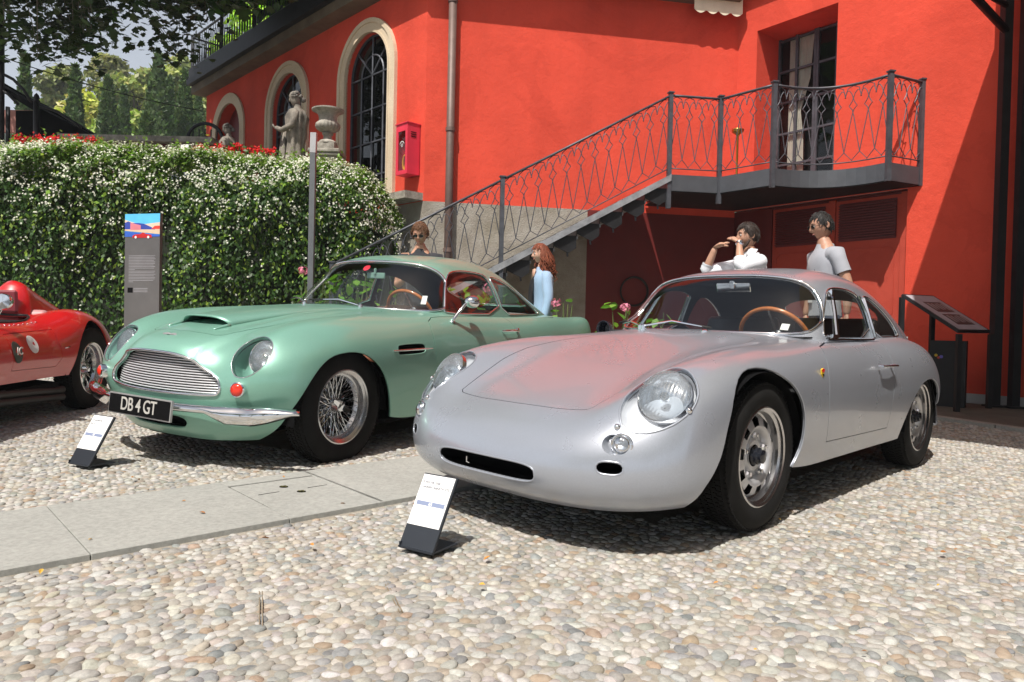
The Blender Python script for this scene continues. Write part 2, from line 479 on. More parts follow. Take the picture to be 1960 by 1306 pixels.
# ------------------------------------------------------------------ car body tables: rows front to rear, points centre line to bottom edge (x forward, y left, z up)
S_BODY = [
 [(2.90,0,.165),(2.895,.2,.165),(2.87,.38,.168),(2.82,.51,.172),(2.75,.61,.18),(2.66,.68,.19),(2.54,.72,.20),(2.38,.72,.22),(2.2,.72,.24)],
 [(2.955,0,.20),(2.95,.2,.20),(2.925,.38,.20),(2.872,.525,.205),(2.80,.63,.215),(2.705,.71,.225),(2.58,.748,.235),(2.4,.75,.25),(2.2,.75,.26)],
 [(2.99,0,.28),(2.985,.2,.28),(2.96,.38,.285),(2.908,.53,.295),(2.835,.64,.31),(2.74,.722,.315),(2.605,.765,.32),(2.4,.772,.32),(2.2,.77,.32)],
 [(2.965,0,.39),(2.96,.2,.39),(2.935,.38,.40),(2.88,.52,.42),(2.80,.635,.44),(2.705,.725,.45),(2.575,.767,.43),(2.4,.775,.39),(2.2,.77,.35)],
 [(2.85,0,.485),(2.845,.2,.485),(2.82,.38,.503),(2.775,.50,.545),(2.71,.62,.575),(2.635,.715,.57),(2.525,.765,.53),(2.38,.777,.45),(2.2,.77,.38)],
 [(2.68,0,.55),(2.675,.2,.55),(2.65,.38,.572),(2.62,.5,.63),(2.585,.605,.665),(2.535,.705,.64),(2.46,.765,.575),(2.35,.777,.48),(2.2,.77,.40)],
 [(2.42,0,.625),(2.42,.2,.625),(2.42,.37,.64),(2.41,.49,.69),(2.40,.595,.715),(2.38,.70,.685),(2.34,.765,.61),(2.27,.78,.50),(2.18,.77,.41)],
 [(2.12,0,.69),(2.12,.2,.69),(2.12,.37,.70),(2.12,.49,.735),(2.12,.595,.75),(2.12,.70,.715),(2.12,.77,.63),(2.12,.782,.5),(2.12,.77,.32)],
 [(1.8,0,.755),(1.8,.2,.753),(1.8,.37,.752),(1.8,.49,.765),(1.8,.59,.765),(1.8,.70,.73),(1.8,.77,.64),(1.8,.782,.45),(1.8,.745,.24)],
 [(1.5,0,.81),(1.5,.2,.808),(1.5,.38,.80),(1.5,.5,.79),(1.5,.60,.78),(1.5,.70,.745),(1.5,.767,.65),(1.5,.782,.45),(1.5,.74,.23)],
 [(1.2,0,.83),(1.2,.2,.828),(1.2,.38,.82),(1.2,.5,.808),(1.2,.60,.79),(1.2,.70,.75),(1.2,.767,.65),(1.2,.782,.45),(1.2,.74,.23)],
 [(.82,0,.83),(.82,.2,.828),(.82,.38,.82),(.82,.5,.808),(.82,.605,.79),(.82,.70,.75),(.82,.765,.65),(.82,.78,.45),(.82,.74,.23)],
 [(.42,0,.84),(.42,.2,.838),(.42,.38,.83),(.42,.5,.818),(.42,.62,.80),(.42,.71,.76),(.42,.775,.66),(.42,.785,.45),(.42,.74,.23)],
 [(.1,0,.85),(.1,.2,.848),(.1,.38,.84),(.1,.5,.825),(.1,.62,.80),(.1,.715,.755),(.1,.78,.65),(.1,.788,.45),(.1,.74,.24)],
 [(-.25,0,.82),(-.25,.2,.82),(-.25,.38,.81),(-.25,.5,.79),(-.25,.605,.75),(-.25,.695,.70),(-.25,.757,.59),(-.25,.768,.42),(-.25,.72,.25)],
 [(-.55,0,.76),(-.55,.2,.76),(-.54,.38,.74),(-.53,.5,.705),(-.51,.585,.655),(-.47,.655,.59),(-.41,.715,.50),(-.3,.745,.4),(-.2,.725,.3)],
 [(-.85,0,.62),(-.84,.2,.62),(-.80,.38,.60),(-.74,.49,.57),(-.67,.575,.54),(-.58,.64,.50),(-.46,.695,.42),(-.32,.725,.35),(-.2,.72,.3)],
 [(-.98,0,.40),(-.97,.2,.40),(-.93,.38,.39),(-.85,.49,.38),(-.76,.58,.37),(-.64,.645,.35),(-.5,.695,.32),(-.33,.72,.30),(-.2,.72,.27)],
 [(-.95,0,.24),(-.94,.2,.24),(-.90,.38,.24),(-.83,.5,.24),(-.74,.59,.24),(-.62,.66,.24),(-.48,.71,.24),(-.33,.735,.24),(-.2,.73,.24)],
]
S_TOP = [
 [(1.50,0,.765),(1.49,.22,.765),(1.45,.40,.765),(1.39,.52,.76),(1.33,.585,.755),(1.27,.635,.75)],
 [(1.36,0,.90),(1.355,.21,.90),(1.32,.39,.895),(1.275,.50,.885),(1.235,.57,.86),(1.21,.635,.75)],
 [(1.25,0,1.01),(1.245,.2,1.01),(1.225,.37,1.0),(1.20,.475,.98),(1.175,.55,.92),(1.15,.635,.75)],
 [(1.13,0,1.115),(1.13,.19,1.112),(1.125,.35,1.095),(1.11,.455,1.06),(1.09,.54,.97),(1.06,.637,.75)],
 [(.97,0,1.165),(.97,.19,1.16),(.96,.36,1.14),(.96,.47,1.09),(.96,.555,.98),(.96,.64,.75)],
 [(.75,0,1.19),(.75,.19,1.188),(.75,.36,1.165),(.75,.475,1.11),(.75,.56,.99),(.75,.64,.75)],
 [(.45,0,1.195),(.45,.19,1.19),(.45,.355,1.165),(.45,.475,1.10),(.45,.56,.98),(.45,.64,.75)],
 [(.15,0,1.165),(.15,.19,1.16),(.15,.35,1.13),(.15,.46,1.06),(.15,.55,.95),(.15,.63,.75)],
 [(-.12,0,1.11),(-.12,.18,1.105),(-.12,.33,1.07),(-.12,.44,1.0),(-.12,.53,.90),(-.12,.61,.74)],
 [(-.4,0,1.02),(-.4,.17,1.01),(-.4,.31,.975),(-.4,.42,.91),(-.4,.5,.83),(-.4,.57,.70)],
 [(-.65,0,.90),(-.65,.16,.89),(-.65,.3,.86),(-.65,.40,.80),(-.65,.47,.73),(-.65,.53,.62)],
 [(-.85,0,.74),(-.85,.15,.73),(-.85,.28,.70),(-.85,.38,.65),(-.85,.45,.58),(-.85,.5,.5)],
]
G_BODY = [
 [(2.93,0,.165),(2.92,.16,.165),(2.90,.30,.165),(2.85,.43,.17),(2.79,.55,.18),(2.71,.65,.19),(2.60,.73,.20),(2.45,.76,.22),(2.3,.76,.24)],
 [(2.99,0,.22),(2.985,.16,.22),(2.96,.30,.22),(2.915,.43,.225),(2.85,.56,.23),(2.77,.68,.24),(2.65,.765,.25),(2.48,.79,.27),(2.3,.79,.28)],
 [(3.02,0,.33),(3.01,.16,.33),(2.985,.30,.33),(2.945,.43,.33),(2.885,.575,.335),(2.80,.705,.34),(2.68,.79,.345),(2.5,.815,.345),(2.3,.81,.34)],
 [(3.045,0,.44),(3.035,.16,.44),(3.005,.30,.445),(2.965,.43,.45),(2.935,.585,.46),(2.86,.71,.475),(2.72,.80,.47),(2.52,.825,.43),(2.3,.81,.37)],
 [(3.05,0,.57),(3.04,.16,.57),(3.0,.29,.565),(2.935,.42,.565),(2.905,.585,.59),(2.83,.705,.60),(2.70,.795,.58),(2.5,.825,.5),(2.3,.81,.40)],
 [(3.01,0,.655),(3.0,.15,.65),(2.955,.28,.635),(2.88,.42,.64),(2.82,.585,.705),(2.75,.695,.69),(2.64,.79,.65),(2.47,.825,.54),(2.3,.81,.42)],
 [(2.89,0,.715),(2.88,.15,.712),(2.84,.28,.70),(2.78,.42,.71),(2.70,.58,.77),(2.64,.69,.745),(2.56,.785,.68),(2.43,.825,.56),(2.3,.81,.44)],
 [(2.65,0,.765),(2.645,.15,.763),(2.62,.30,.755),(2.60,.43,.775),(2.56,.58,.81),(2.52,.69,.785),(2.47,.79,.70),(2.39,.83,.58),(2.3,.81,.45)],
 [(2.36,0,.81),(2.36,.15,.808),(2.36,.30,.80),(2.36,.44,.815),(2.36,.58,.835),(2.36,.70,.81),(2.36,.795,.72),(2.36,.835,.58),(2.36,.81,.40)],
 [(2.05,0,.85),(2.05,.15,.848),(2.05,.32,.84),(2.05,.45,.845),(2.05,.58,.853),(2.05,.70,.825),(2.05,.80,.73),(2.05,.835,.55),(2.05,.80,.25)],
 [(1.7,0,.885),(1.7,.16,.884),(1.7,.34,.875),(1.7,.46,.87),(1.7,.58,.865),(1.7,.70,.835),(1.7,.80,.74),(1.7,.83,.5),(1.7,.79,.20)],
 [(1.35,0,.90),(1.35,.18,.898),(1.35,.36,.892),(1.35,.50,.885),(1.35,.61,.875),(1.35,.715,.845),(1.35,.80,.74),(1.35,.83,.5),(1.35,.79,.19)],
 [(.9,0,.89),(.9,.18,.89),(.9,.36,.885),(.9,.50,.88),(.9,.62,.868),(.9,.72,.838),(.9,.80,.73),(.9,.83,.5),(.9,.79,.19)],
 [(.4,0,.88),(.4,.18,.88),(.4,.36,.875),(.4,.50,.868),(.4,.62,.855),(.4,.72,.825),(.4,.80,.72),(.4,.83,.5),(.4,.79,.19)],
 [(0,0,.87),(0,.18,.87),(0,.36,.865),(0,.50,.858),(0,.62,.848),(0,.72,.82),(0,.80,.72),(0,.83,.5),(0,.79,.25)],
 [(-.4,0,.87),(-.4,.18,.87),(-.4,.36,.865),(-.4,.50,.855),(-.4,.62,.842),(-.4,.715,.815),(-.4,.79,.71),(-.4,.815,.5),(-.4,.78,.25)],
 [(-.8,0,.84),(-.8,.18,.84),(-.8,.36,.835),(-.8,.50,.835),(-.8,.61,.833),(-.8,.70,.81),(-.8,.77,.70),(-.8,.79,.5),(-.8,.75,.25)],
 [(-1.2,0,.80),(-1.2,.18,.80),(-1.2,.34,.80),(-1.19,.48,.812),(-1.18,.62,.822),(-1.17,.71,.80),(-1.15,.765,.69),(-1.13,.775,.5),(-1.08,.73,.27)],
 [(-1.46,0,.73),(-1.46,.18,.73),(-1.46,.34,.74),(-1.46,.48,.765),(-1.46,.63,.788),(-1.44,.70,.765),(-1.40,.745,.66),(-1.34,.75,.49),(-1.26,.71,.28)],
 [(-1.51,0,.55),(-1.51,.18,.55),(-1.51,.34,.56),(-1.50,.48,.58),(-1.49,.63,.60),(-1.46,.70,.58),(-1.41,.735,.53),(-1.35,.745,.43),(-1.26,.70,.28)],
 [(-1.42,0,.30),(-1.42,.18,.30),(-1.42,.34,.30),(-1.41,.48,.30),(-1.40,.60,.30),(-1.37,.67,.30),(-1.34,.70,.29),(-1.30,.71,.28),(-1.26,.69,.27)],
]
G_TOP = [
 [(1.60,0,.84),(1.585,.22,.84),(1.53,.42,.835),(1.44,.57,.83),(1.36,.65,.825),(1.29,.705,.82)],
 [(1.48,0,.975),(1.465,.21,.975),(1.42,.40,.965),(1.35,.545,.95),(1.28,.63,.925),(1.23,.705,.82)],
 [(1.36,0,1.095),(1.35,.20,1.095),(1.31,.38,1.08),(1.25,.515,1.055),(1.20,.61,1.0),(1.16,.705,.82)],
 [(1.22,0,1.222),(1.21,.19,1.218),(1.18,.36,1.20),(1.13,.49,1.16),(1.09,.59,1.06),(1.06,.705,.82)],
 [(1.05,0,1.272),(1.05,.19,1.268),(1.04,.36,1.248),(1.03,.49,1.20),(1.02,.59,1.08),(1.0,.705,.82)],
 [(.8,0,1.30),(.8,.19,1.295),(.8,.36,1.275),(.8,.49,1.22),(.8,.595,1.09),(.8,.705,.82)],
 [(.5,0,1.305),(.5,.19,1.30),(.5,.36,1.28),(.5,.49,1.22),(.5,.595,1.09),(.5,.705,.82)],
 [(.2,0,1.28),(.2,.19,1.275),(.2,.355,1.25),(.2,.48,1.19),(.2,.585,1.06),(.2,.70,.81)],
 [(-.1,0,1.22),(-.1,.185,1.21),(-.1,.345,1.18),(-.1,.465,1.12),(-.1,.57,1.01),(-.1,.685,.80)],
 [(-.4,0,1.12),(-.4,.18,1.11),(-.4,.33,1.08),(-.4,.445,1.02),(-.4,.545,.94),(-.4,.655,.79)],
 [(-.7,0,.99),(-.7,.17,.985),(-.7,.31,.96),(-.7,.42,.92),(-.7,.51,.87),(-.7,.60,.77)],
 [(-.98,0,.85),(-.98,.16,.845),(-.98,.29,.83),(-.98,.39,.81),(-.98,.47,.78),(-.98,.55,.72)],
]
def frame(X, Y, h, dz=0.0, a=None, b=None):
    a = GX if a is None else a; b = GY if b is None else b
    n = Vector((-a, -b, 1)).normalized()
    F = Vector((cos(h), sin(h), 0)); F = (F - n * F.dot(n)).normalized(); L = n.cross(F)
    return Matrix(((F.x, L.x, n.x, X), (F.y, L.y, n.y, Y), (F.z, L.z, n.z, gz(X, Y) + dz), (0, 0, 0, 1)))
S_FRAME = frame(1.984, 4.9584, 3.9347)
G_FRAME = frame(-0.520, 6.617, 4.221, 0.042, -0.022, 0.043)
R_FRAME = frame(-4.226, 5.927, radians(276))
R_BODY = [
 [(3.0,0,.26),(3.0,.25,.26),(2.97,.45,.26),(2.90,.60,.27),(2.80,.70,.28),(2.64,.75,.29),(2.45,.76,.30),(2.25,.75,.30)],
 [(3.12,0,.40),(3.11,.25,.40),(3.06,.45,.41),(2.98,.60,.42),(2.86,.71,.43),(2.68,.77,.43),(2.48,.79,.40),(2.25,.77,.36)],
 [(3.0,0,.54),(2.99,.25,.54),(2.95,.45,.56),(2.86,.60,.60),(2.75,.71,.60),(2.62,.77,.55),(2.45,.79,.47),(2.25,.77,.40)],
 [(2.7,0,.64),(2.7,.25,.64),(2.68,.45,.67),(2.62,.62,.74),(2.56,.72,.71),(2.48,.78,.62),(2.38,.79,.50),(2.25,.77,.42)],
 [(2.3,0,.70),(2.3,.25,.70),(2.3,.45,.73),(2.3,.62,.79),(2.3,.73,.74),(2.3,.79,.62),(2.3,.79,.5),(2.3,.77,.36)],
 [(1.8,0,.73),(1.8,.25,.73),(1.8,.45,.73),(1.8,.62,.73),(1.8,.72,.69),(1.8,.78,.58),(1.8,.79,.45),(1.8,.75,.31)],
 [(1.3,0,.74),(1.3,.25,.74),(1.3,.45,.73),(1.3,.60,.71),(1.3,.69,.67),(1.3,.76,.56),(1.3,.78,.45),(1.3,.74,.31)],
 [(.9,0,.74),(.9,.25,.74),(.9,.45,.73),(.9,.60,.71),(.9,.69,.67),(.9,.76,.56),(.9,.78,.45),(.9,.74,.31)],
 [(.55,0,.76),(.55,.25,.76),(.55,.45,.75),(.55,.60,.74),(.55,.70,.69),(.55,.765,.57),(.55,.785,.45),(.55,.745,.31)],
 [(.25,0,.77),(.25,.25,.77),(.25,.45,.78),(.25,.62,.81),(.25,.73,.76),(.25,.80,.63),(.25,.805,.45),(.25,.77,.31)],
 [(0,0,.76),(0,.25,.76),(0,.45,.78),(0,.62,.815),(0,.73,.765),(0,.80,.63),(0,.81,.48),(0,.78,.33)],
 [(-.35,0,.72),(-.35,.25,.72),(-.34,.45,.73),(-.33,.60,.75),(-.32,.70,.70),(-.28,.76,.58),(-.22,.78,.47),(-.1,.77,.36)],
 [(-.75,0,.64),(-.75,.25,.64),(-.73,.42,.63),(-.69,.56,.61),(-.62,.65,.56),(-.5,.72,.48),(-.32,.76,.42),(-.1,.76,.36)],
 [(-1.0,0,.48),(-1.0,.23,.48),(-.96,.4,.47),(-.89,.53,.45),(-.78,.62,.42),(-.6,.69,.38),(-.36,.74,.35),(-.1,.75,.33)],
 [(-.92,0,.30),(-.92,.2,.30),(-.88,.38,.30),(-.8,.5,.30),(-.7,.58,.30),(-.55,.66,.30),(-.34,.71,.30),(-.1,.73,.30)],
]
# ------------------------------------------------------------------ shared car pieces
def outline(sh, pts, n, region, up=(0, 0, 1), only=None, reach=0.6, it=2, mirror=False, off=0.0, facing=0.0, gate=None):
    """cut an outline given as 3d points seen along n"""
    n = Vector(n).normalized(); pts = [Vector(p) for p in pts]
    if mirror:
        n = Vector((n.x, -n.y, n.z)); pts = [Vector((p.x, -p.y, p.z)) for p in pts]; up = Vector((up[0], -up[1], up[2]))
    ay = Vector(up); ay = (ay - n * ay.dot(n)).normalized(); ax = ay.cross(n).normalized()
    P = [(p.dot(ax), p.dot(ay)) for p in pts]
    if it: P = round_poly(P, it)
    if off: P = offset_poly(P, off)
    c0 = sum(pts, Vector()) / len(pts)
    def filt(c, fn):
        return (c - c0).length < reach and abs(fn.dot(n)) >= facing and (c - c0).dot(n) > -0.45 and (gate is None or gate(c))
    sh.cut(P, ax, ay, region, filt, only)
    return P

def two(fn):
    for s in (1, -1): fn(s)

def tyre_mesh(mb, R, w, rr, n=48, mi=0):
    prof = [(rr - .004, -w * .36), (rr + .012, -w * .46), (rr + .045, -w * .50), (R - .045, -w * .49), (R - .015, -w * .42), (R - .003, -w * .33), (R, -w * .30),
            (R, w * .30), (R - .003, w * .33), (R - .015, w * .42), (R - .045, w * .49), (rr + .045, w * .50), (rr + .012, w * .46), (rr - .004, w * .36)]
    mb.lathe(prof, axis='y', n=n, mi=mi)
    # tread blocks
    nb = 84
    for row, (y0, y1, ph) in enumerate(((-.40, -.30, 0), (-.26, -.16, .5), (-.12, .0, 0), (.03, .15, .5), (.18, .28, 0), (.31, .41, .5))):
        for k in range(nb):
            a = 2 * pi * (k + ph) / nb; da = 2 * pi / nb * 0.36
            rt = R + .004 if abs(y0 + y1) < .6 else R - .003
            rb = rt - .008
            P = []
            for r in (rb, rt):
                for aa, yy in ((a - da, y0), (a + da, y0 + .03 * (1 if row % 2 else -1)), (a + da, y1), (a - da, y1)):
                    P.append((r * cos(aa), yy * w, r * sin(aa)))
            mb.add(P, [(4, 5, 6, 7), (0, 1, 5, 4), (1, 2, 6, 5), (2, 3, 7, 6), (3, 0, 4, 7)], mi)

def disc_wheel(parent, x, y, R=.32, w=.165, rr=.2, zc=None):
    """pressed steel wheel with oval cooling slots; outer side is +y"""
    s = 1 if y > 0 else -1
    hub = MB()
    # centre disc with holes
    n = 100; rings = [(a, b + .022) for a, b in [(.045, .012), (.062, .012), (.075, -.002), (.098, -.002), (.108, .022), (.118, .030), (.126, .030), (.156, .022), (.163, .012), (.176, -.02)]]
    V = []; F = []
    for r, h in rings:
        for i in range(n):
            a = 2 * pi * i / n; V.append((r * cos(a), h, r * sin(a)))
    for j in range(len(rings) - 1):
        for i in range(n):
            if 6 <= j <= 7 and (i % 10) < 5: continue
            F.append((j * n + i, j * n + (i + 1) % n, (j + 1) * n + (i + 1) % n, (j + 1) * n + i))
    hub.add(V, F)
    hub_o = hub.build('wheel', M_WHEELSILVER, parent, 40)
    hub_o.matrix_local = Matrix.Translation((x, y, zc or R)) @ (Matrix.Identity(4) if s > 0 else Matrix.Rotation(pi, 4, 'Z'))
    m = MB(); tyre_mesh(m, R, w, rr); m.build('tyre', M_RUBBER, hub_o, 35)
    m = MB()
    m.lathe([(rr - .008, -w * .40), (rr + .004, -w * .42), (rr + .006, -w * .37), (rr - .012, -w * .34), (rr - .03, -w * .2), (rr - .035, 0), (rr - .026, w * .12), (rr - .018, w * .14), (rr - .016, w * .32), (rr - .004, w * .37), (rr + .004, w * .40), (rr + .007, w * .44), (rr + .001, w * .455), (rr - .007, w * .43)], axis='y', n=64)
    m.build('rim', M_ALU, hub_o, 40)
    m = MB()
    m.lathe([(.16, -.03), (.16, -.06), (.05, -.06), (.03, -.05)], axis='y', n=32)
    m.build('brake_drum', M_BLACK, hub_o, 30)
    m = MB()
    m.lathe([(.040, .01), (.040, .038), (.035, .044), (.035, .056), (.028, .062), (.028, .074), (.016, .078), (0, .078)], axis='y', n=24)
    m.build('hub_cap', simple_cached('hub_black', (.012, .014, .02), .2), hub_o, 30)
    for k in range(5):
        a = 2 * pi * k / 5 + .3; m = MB()
        c = (.086 * cos(a), .022, .086 * sin(a))
        m.lathe([(.016, -.004), (.015, .012), (.010, .020), (.0095, .026), (0, .027)], c=c, axis='y', n=6)
        m.build('wheel_nut', M_ALU if k % 2 else M_CHROME, hub_o)
    return hub_o

_sc = {}
def simple_cached(name, col, rough=.5, metal=0, **k):
    if name not in _sc: _sc[name] = simple(name, col, rough, metal, **k)
    return _sc[name]

def wire_wheel(parent, x, y, R=.34, w=.16, rr=.208, spokes=72, zc=None):
    s = 1 if y > 0 else -1
    hub = MB()
    hub.lathe([(.048, -.05), (.048, .0), (.040, .012), (.034, .040), (.030, .048), (0, .050)], axis='y', n=28)
    for a in (0.5, .5 + pi):           # two-eared knock-off
        u = Vector((cos(a), 0, sin(a))); t = Vector((-sin(a), 0, cos(a)))
        hub.prism([u * .02 + t * .014 + Vector((0, .040, 0)), u * .075 + t * .010 + Vector((0, .046, 0)), u * .082 + Vector((0, .047, 0)), u * .075 - t * .010 + Vector((0, .046, 0)), u * .02 - t * .014 + Vector((0, .040, 0))], (0, .010, 0))
    hub_o = hub.build('wheel', M_CHROME, parent, 40)
    hub_o.matrix_local = Matrix.Translation((x, y, zc or R)) @ (Matrix.Identity(4) if s > 0 else Matrix.Rotation(pi, 4, 'Z'))
    m = MB(); tyre_mesh(m, R, w, rr); m.build('tyre', M_RUBBER, hub_o, 35)
    m = MB()
    m.lathe([(rr - .008, -w * .40), (rr + .004, -w * .42), (rr - .012, -w * .34), (rr - .035, -w * .2), (rr - .042, 0), (rr - .030, w * .13), (rr - .020, w * .15), (rr - .016, w * .32), (rr - .004, w * .38), (rr + .004, w * .41), (rr + .008, w * .45), (rr + .001, w * .465), (rr - .007, w * .43)], axis='y', n=64)
    m.build('rim', M_ALU, hub_o, 40)
    m = MB(); q = spokes // 4
    for ring, (hr, hy, ry, off) in enumerate(((.047, .0, .10, .33), (.047, .0, .10, -.33), (.05, -.05, -.02, .38), (.05, -.05, -.02, -.38))):
        for k in range(q):
            a = 2 * pi * (k + ring * .25) / q
            m.tube([(hr * cos(a), hy, hr * sin(a)), ((rr - .028) * cos(a + off), ry * w, (rr - .028) * sin(a + off))], .0022, 5, cap=False)
    for k in range(spokes // 2):
        a = 2 * pi * k / (spokes // 2)
        m.tube([((rr - .034) * cos(a), .10 * w, (rr - .034) * sin(a)), ((rr - .018) * cos(a), .13 * w, (rr - .018) * sin(a))], .0035, 5)
    tag(m.build('spokes', M_CHROME, hub_o), kind='stuff')
    m = MB(); m.lathe([(.135, -.055), (.135, -.09), (.03, -.09), (.03, -.07), (.12, -.055), (.135, -.055)], axis='y', n=32)
    m.build('brake_disc', simple_cached('brake_iron', (.08, .08, .08), .5, .7), hub_o, 30)
    return hub_o

def bowl(name, sh, region, filt, n, depth, scale, mat, parent):
    L = max(sh.loops(region, filt), key=len); pts = [c for c, _ in L]; nn = Vector(n).normalized()
    c0 = sum(pts, Vector()) / len(pts); m = MB(); k = len(pts)
    V = list(pts); F = []
    for t, sc in ((.35, 1 - (1 - scale) * .25), (.75, 1 - (1 - scale) * .6), (1, scale), (1.0, .02)):
        V += [c0 + (p - c0) * sc - nn * depth * t for p in pts]
    for r in range(4):
        F += [(r * k + i, r * k + (i + 1) % k, (r + 1) * k + (i + 1) % k, (r + 1) * k + i) for i in range(k)]
    return m.add(V, F).build(name, mat, parent, True)

def lamp_unit(parent, c, n, r, name='headlight', soft=False):
    """round headlamp: chrome ring, reflector, ribbed lens"""
    n = Vector(n).normalized(); q = Vector((0, 1, 0)).rotation_difference(n).to_matrix()
    m = MB(); m.lathe([(r * .2, -r * .75), (r * .6, -r * .62), (r * .9, -r * .3), (r, 0)] + ([(r * 1.06, .004), (r * 1.1, -.004), (r * 1.08, -.03)] if not soft else [(r * 1.03, .002), (r * 1.05, -.02)]), c=c, axis='y', n=40, M=q)
    o = m.build(name, M_REFLECT, parent, 50)
    m = MB(); prof = [(r * .985 * sin(t), r * .28 * cos(t)) for t in [i * pi / 2 / 9 for i in range(10)]]
    m.lathe(prof, c=c, axis='y', n=40, M=q)
    m.build('lens', M_LENS, o, True)
    m = MB(); m.lathe([(0, -.03), (.016, -.02), (.018, .0), (0, .012)], c=c, axis='y', n=16, M=q); m.build('bulb', M_CHROME, o, True)
    return o

def mk_lens():
    m = bpy.data.materials.new('ribbed_lens'); m.use_nodes = True; nt = m.node_tree; nt.nodes.clear()
    out = nt.nodes.new('ShaderNodeOutputMaterial'); tr = nt.nodes.new('ShaderNodeBsdfTransparent'); tr.inputs[0].default_value = (.8, .84, .88, 1)
    gl = nt.nodes.new('ShaderNodeBsdfGlossy'); gl.inputs['Roughness'].default_value = .12
    df = nt.nodes.new('ShaderNodeBsdfDiffuse'); df.inputs[0].default_value = (.62, .66, .70, 1)
    tc = nt.nodes.new('ShaderNodeTexCoord'); wv = nt.nodes.new('ShaderNodeTexWave'); wv.inputs['Scale'].default_value = 22; wv.bands_direction = 'Y'; wv.inputs['Distortion'].default_value = .6
    nt.links.new(tc.outputs['Object'], wv.inputs[0])
    bp = nt.nodes.new('ShaderNodeBump'); bp.inputs['Strength'].default_value = .3; bp.inputs['Distance'].default_value = .003
    nt.links.new(wv.outputs[1], bp.inputs['Height']); nt.links.new(bp.outputs[0], gl.inputs['Normal'])
    fr = nt.nodes.new('ShaderNodeFresnel'); fr.inputs[0].default_value = 1.7; nt.links.new(bp.outputs[0], fr.inputs[1])
    m1 = nt.nodes.new('ShaderNodeMixShader'); m1.inputs[0].default_value = .22
    nt.links.new(tr.outputs[0], m1.inputs[1]); nt.links.new(df.outputs[0], m1.inputs[2])
    m2 = nt.nodes.new('ShaderNodeMixShader'); nt.links.new(fr.outputs[0], m2.inputs[0]); nt.links.new(m1.outputs[0], m2.inputs[1]); nt.links.new(gl.outputs[0], m2.inputs[2])
    nt.links.new(m2.outputs[0], out.inputs[0]); return m
M_LENS = mk_lens()
M_REFLECT = simple('reflector', (.85, .86, .88), .16, 1.0, .02)

def steering_wheel(parent, c, r, tilt, mat):
    m = MB(); R = Matrix.Rotation(tilt, 4, 'Y').to_3x3()
    pts = [R @ Vector((0, r * cos(a), r * sin(a))) + Vector(c) for a in [2 * pi * i / 48 for i in range(48)]]
    m.tube(pts, .0125, 10, closed=True); o = m.build('steering_wheel', mat, parent, True)
    m = MB()
    for a in (pi / 2 + .0, pi / 2 + 2 * pi / 3, pi / 2 + 4 * pi / 3):
        m.tube([R @ Vector((-.03, .02 * cos(a), .02 * sin(a))) + Vector(c), R @ Vector((0, (r - .01) * cos(a), (r - .01) * sin(a))) + Vector(c)], .007, 6)
    m.lathe([(.035, -.02), (.035, .0), (0, .01)], c=Vector(c) + R @ Vector((-.03, 0, 0)), axis='x', n=16)
    m.tube([R @ Vector((-.03, 0, 0)) + Vector(c), R @ Vector((.22, 0, 0)) + Vector(c)], .018, 8)
    m.build('spokes', M_ALU, o, 40); return o

def seat(parent, x, y, mat, h=.30, z=.38):
    m = MB()
    prof = [(0, 0), (.46, .03), (.50, .10), (.44, .14), (.08, .10), (0, .16), (-.10, h + .12), (-.13, h + .22), (-.19, h + .23), (-.23, h + .15), (-.16, .1)]
    w = .25
    m.prism([(x + a, y - w, z + b) for a, b in prof], (0, 2 * w, 0))
    o = m.build('seat', mat, parent)
    b = o.modifiers.new('bevel', 'BEVEL'); b.width = .035; b.segments = 3; o.data.shade_smooth(); return o

def wiper(parent, base, tip, bl0, bl1, lift):
    m = MB(); base = Vector(base); tip = Vector(tip)
    m.lathe([(.016, -.01), (.016, .016), (.008, .024), (0, .024)], c=base, n=14)
    mid = (base + tip) / 2 + Vector(lift)
    m.tube([base + Vector((0, 0, .014)), mid, tip], [.0065, .0055, .004], 6)
    o = m.build('wiper', M_CHROME, parent, 40)
    m = MB(); bl0 = Vector(bl0); bl1 = Vector(bl1)
    m.tube([bl0, (bl0 + bl1) / 2 + Vector(lift) * .35, bl1], .006, 6); m.build('blade', M_SEAM, o, True)
    return o

def licence_disc(sh, name, pts, n, mat, parent):
    pass
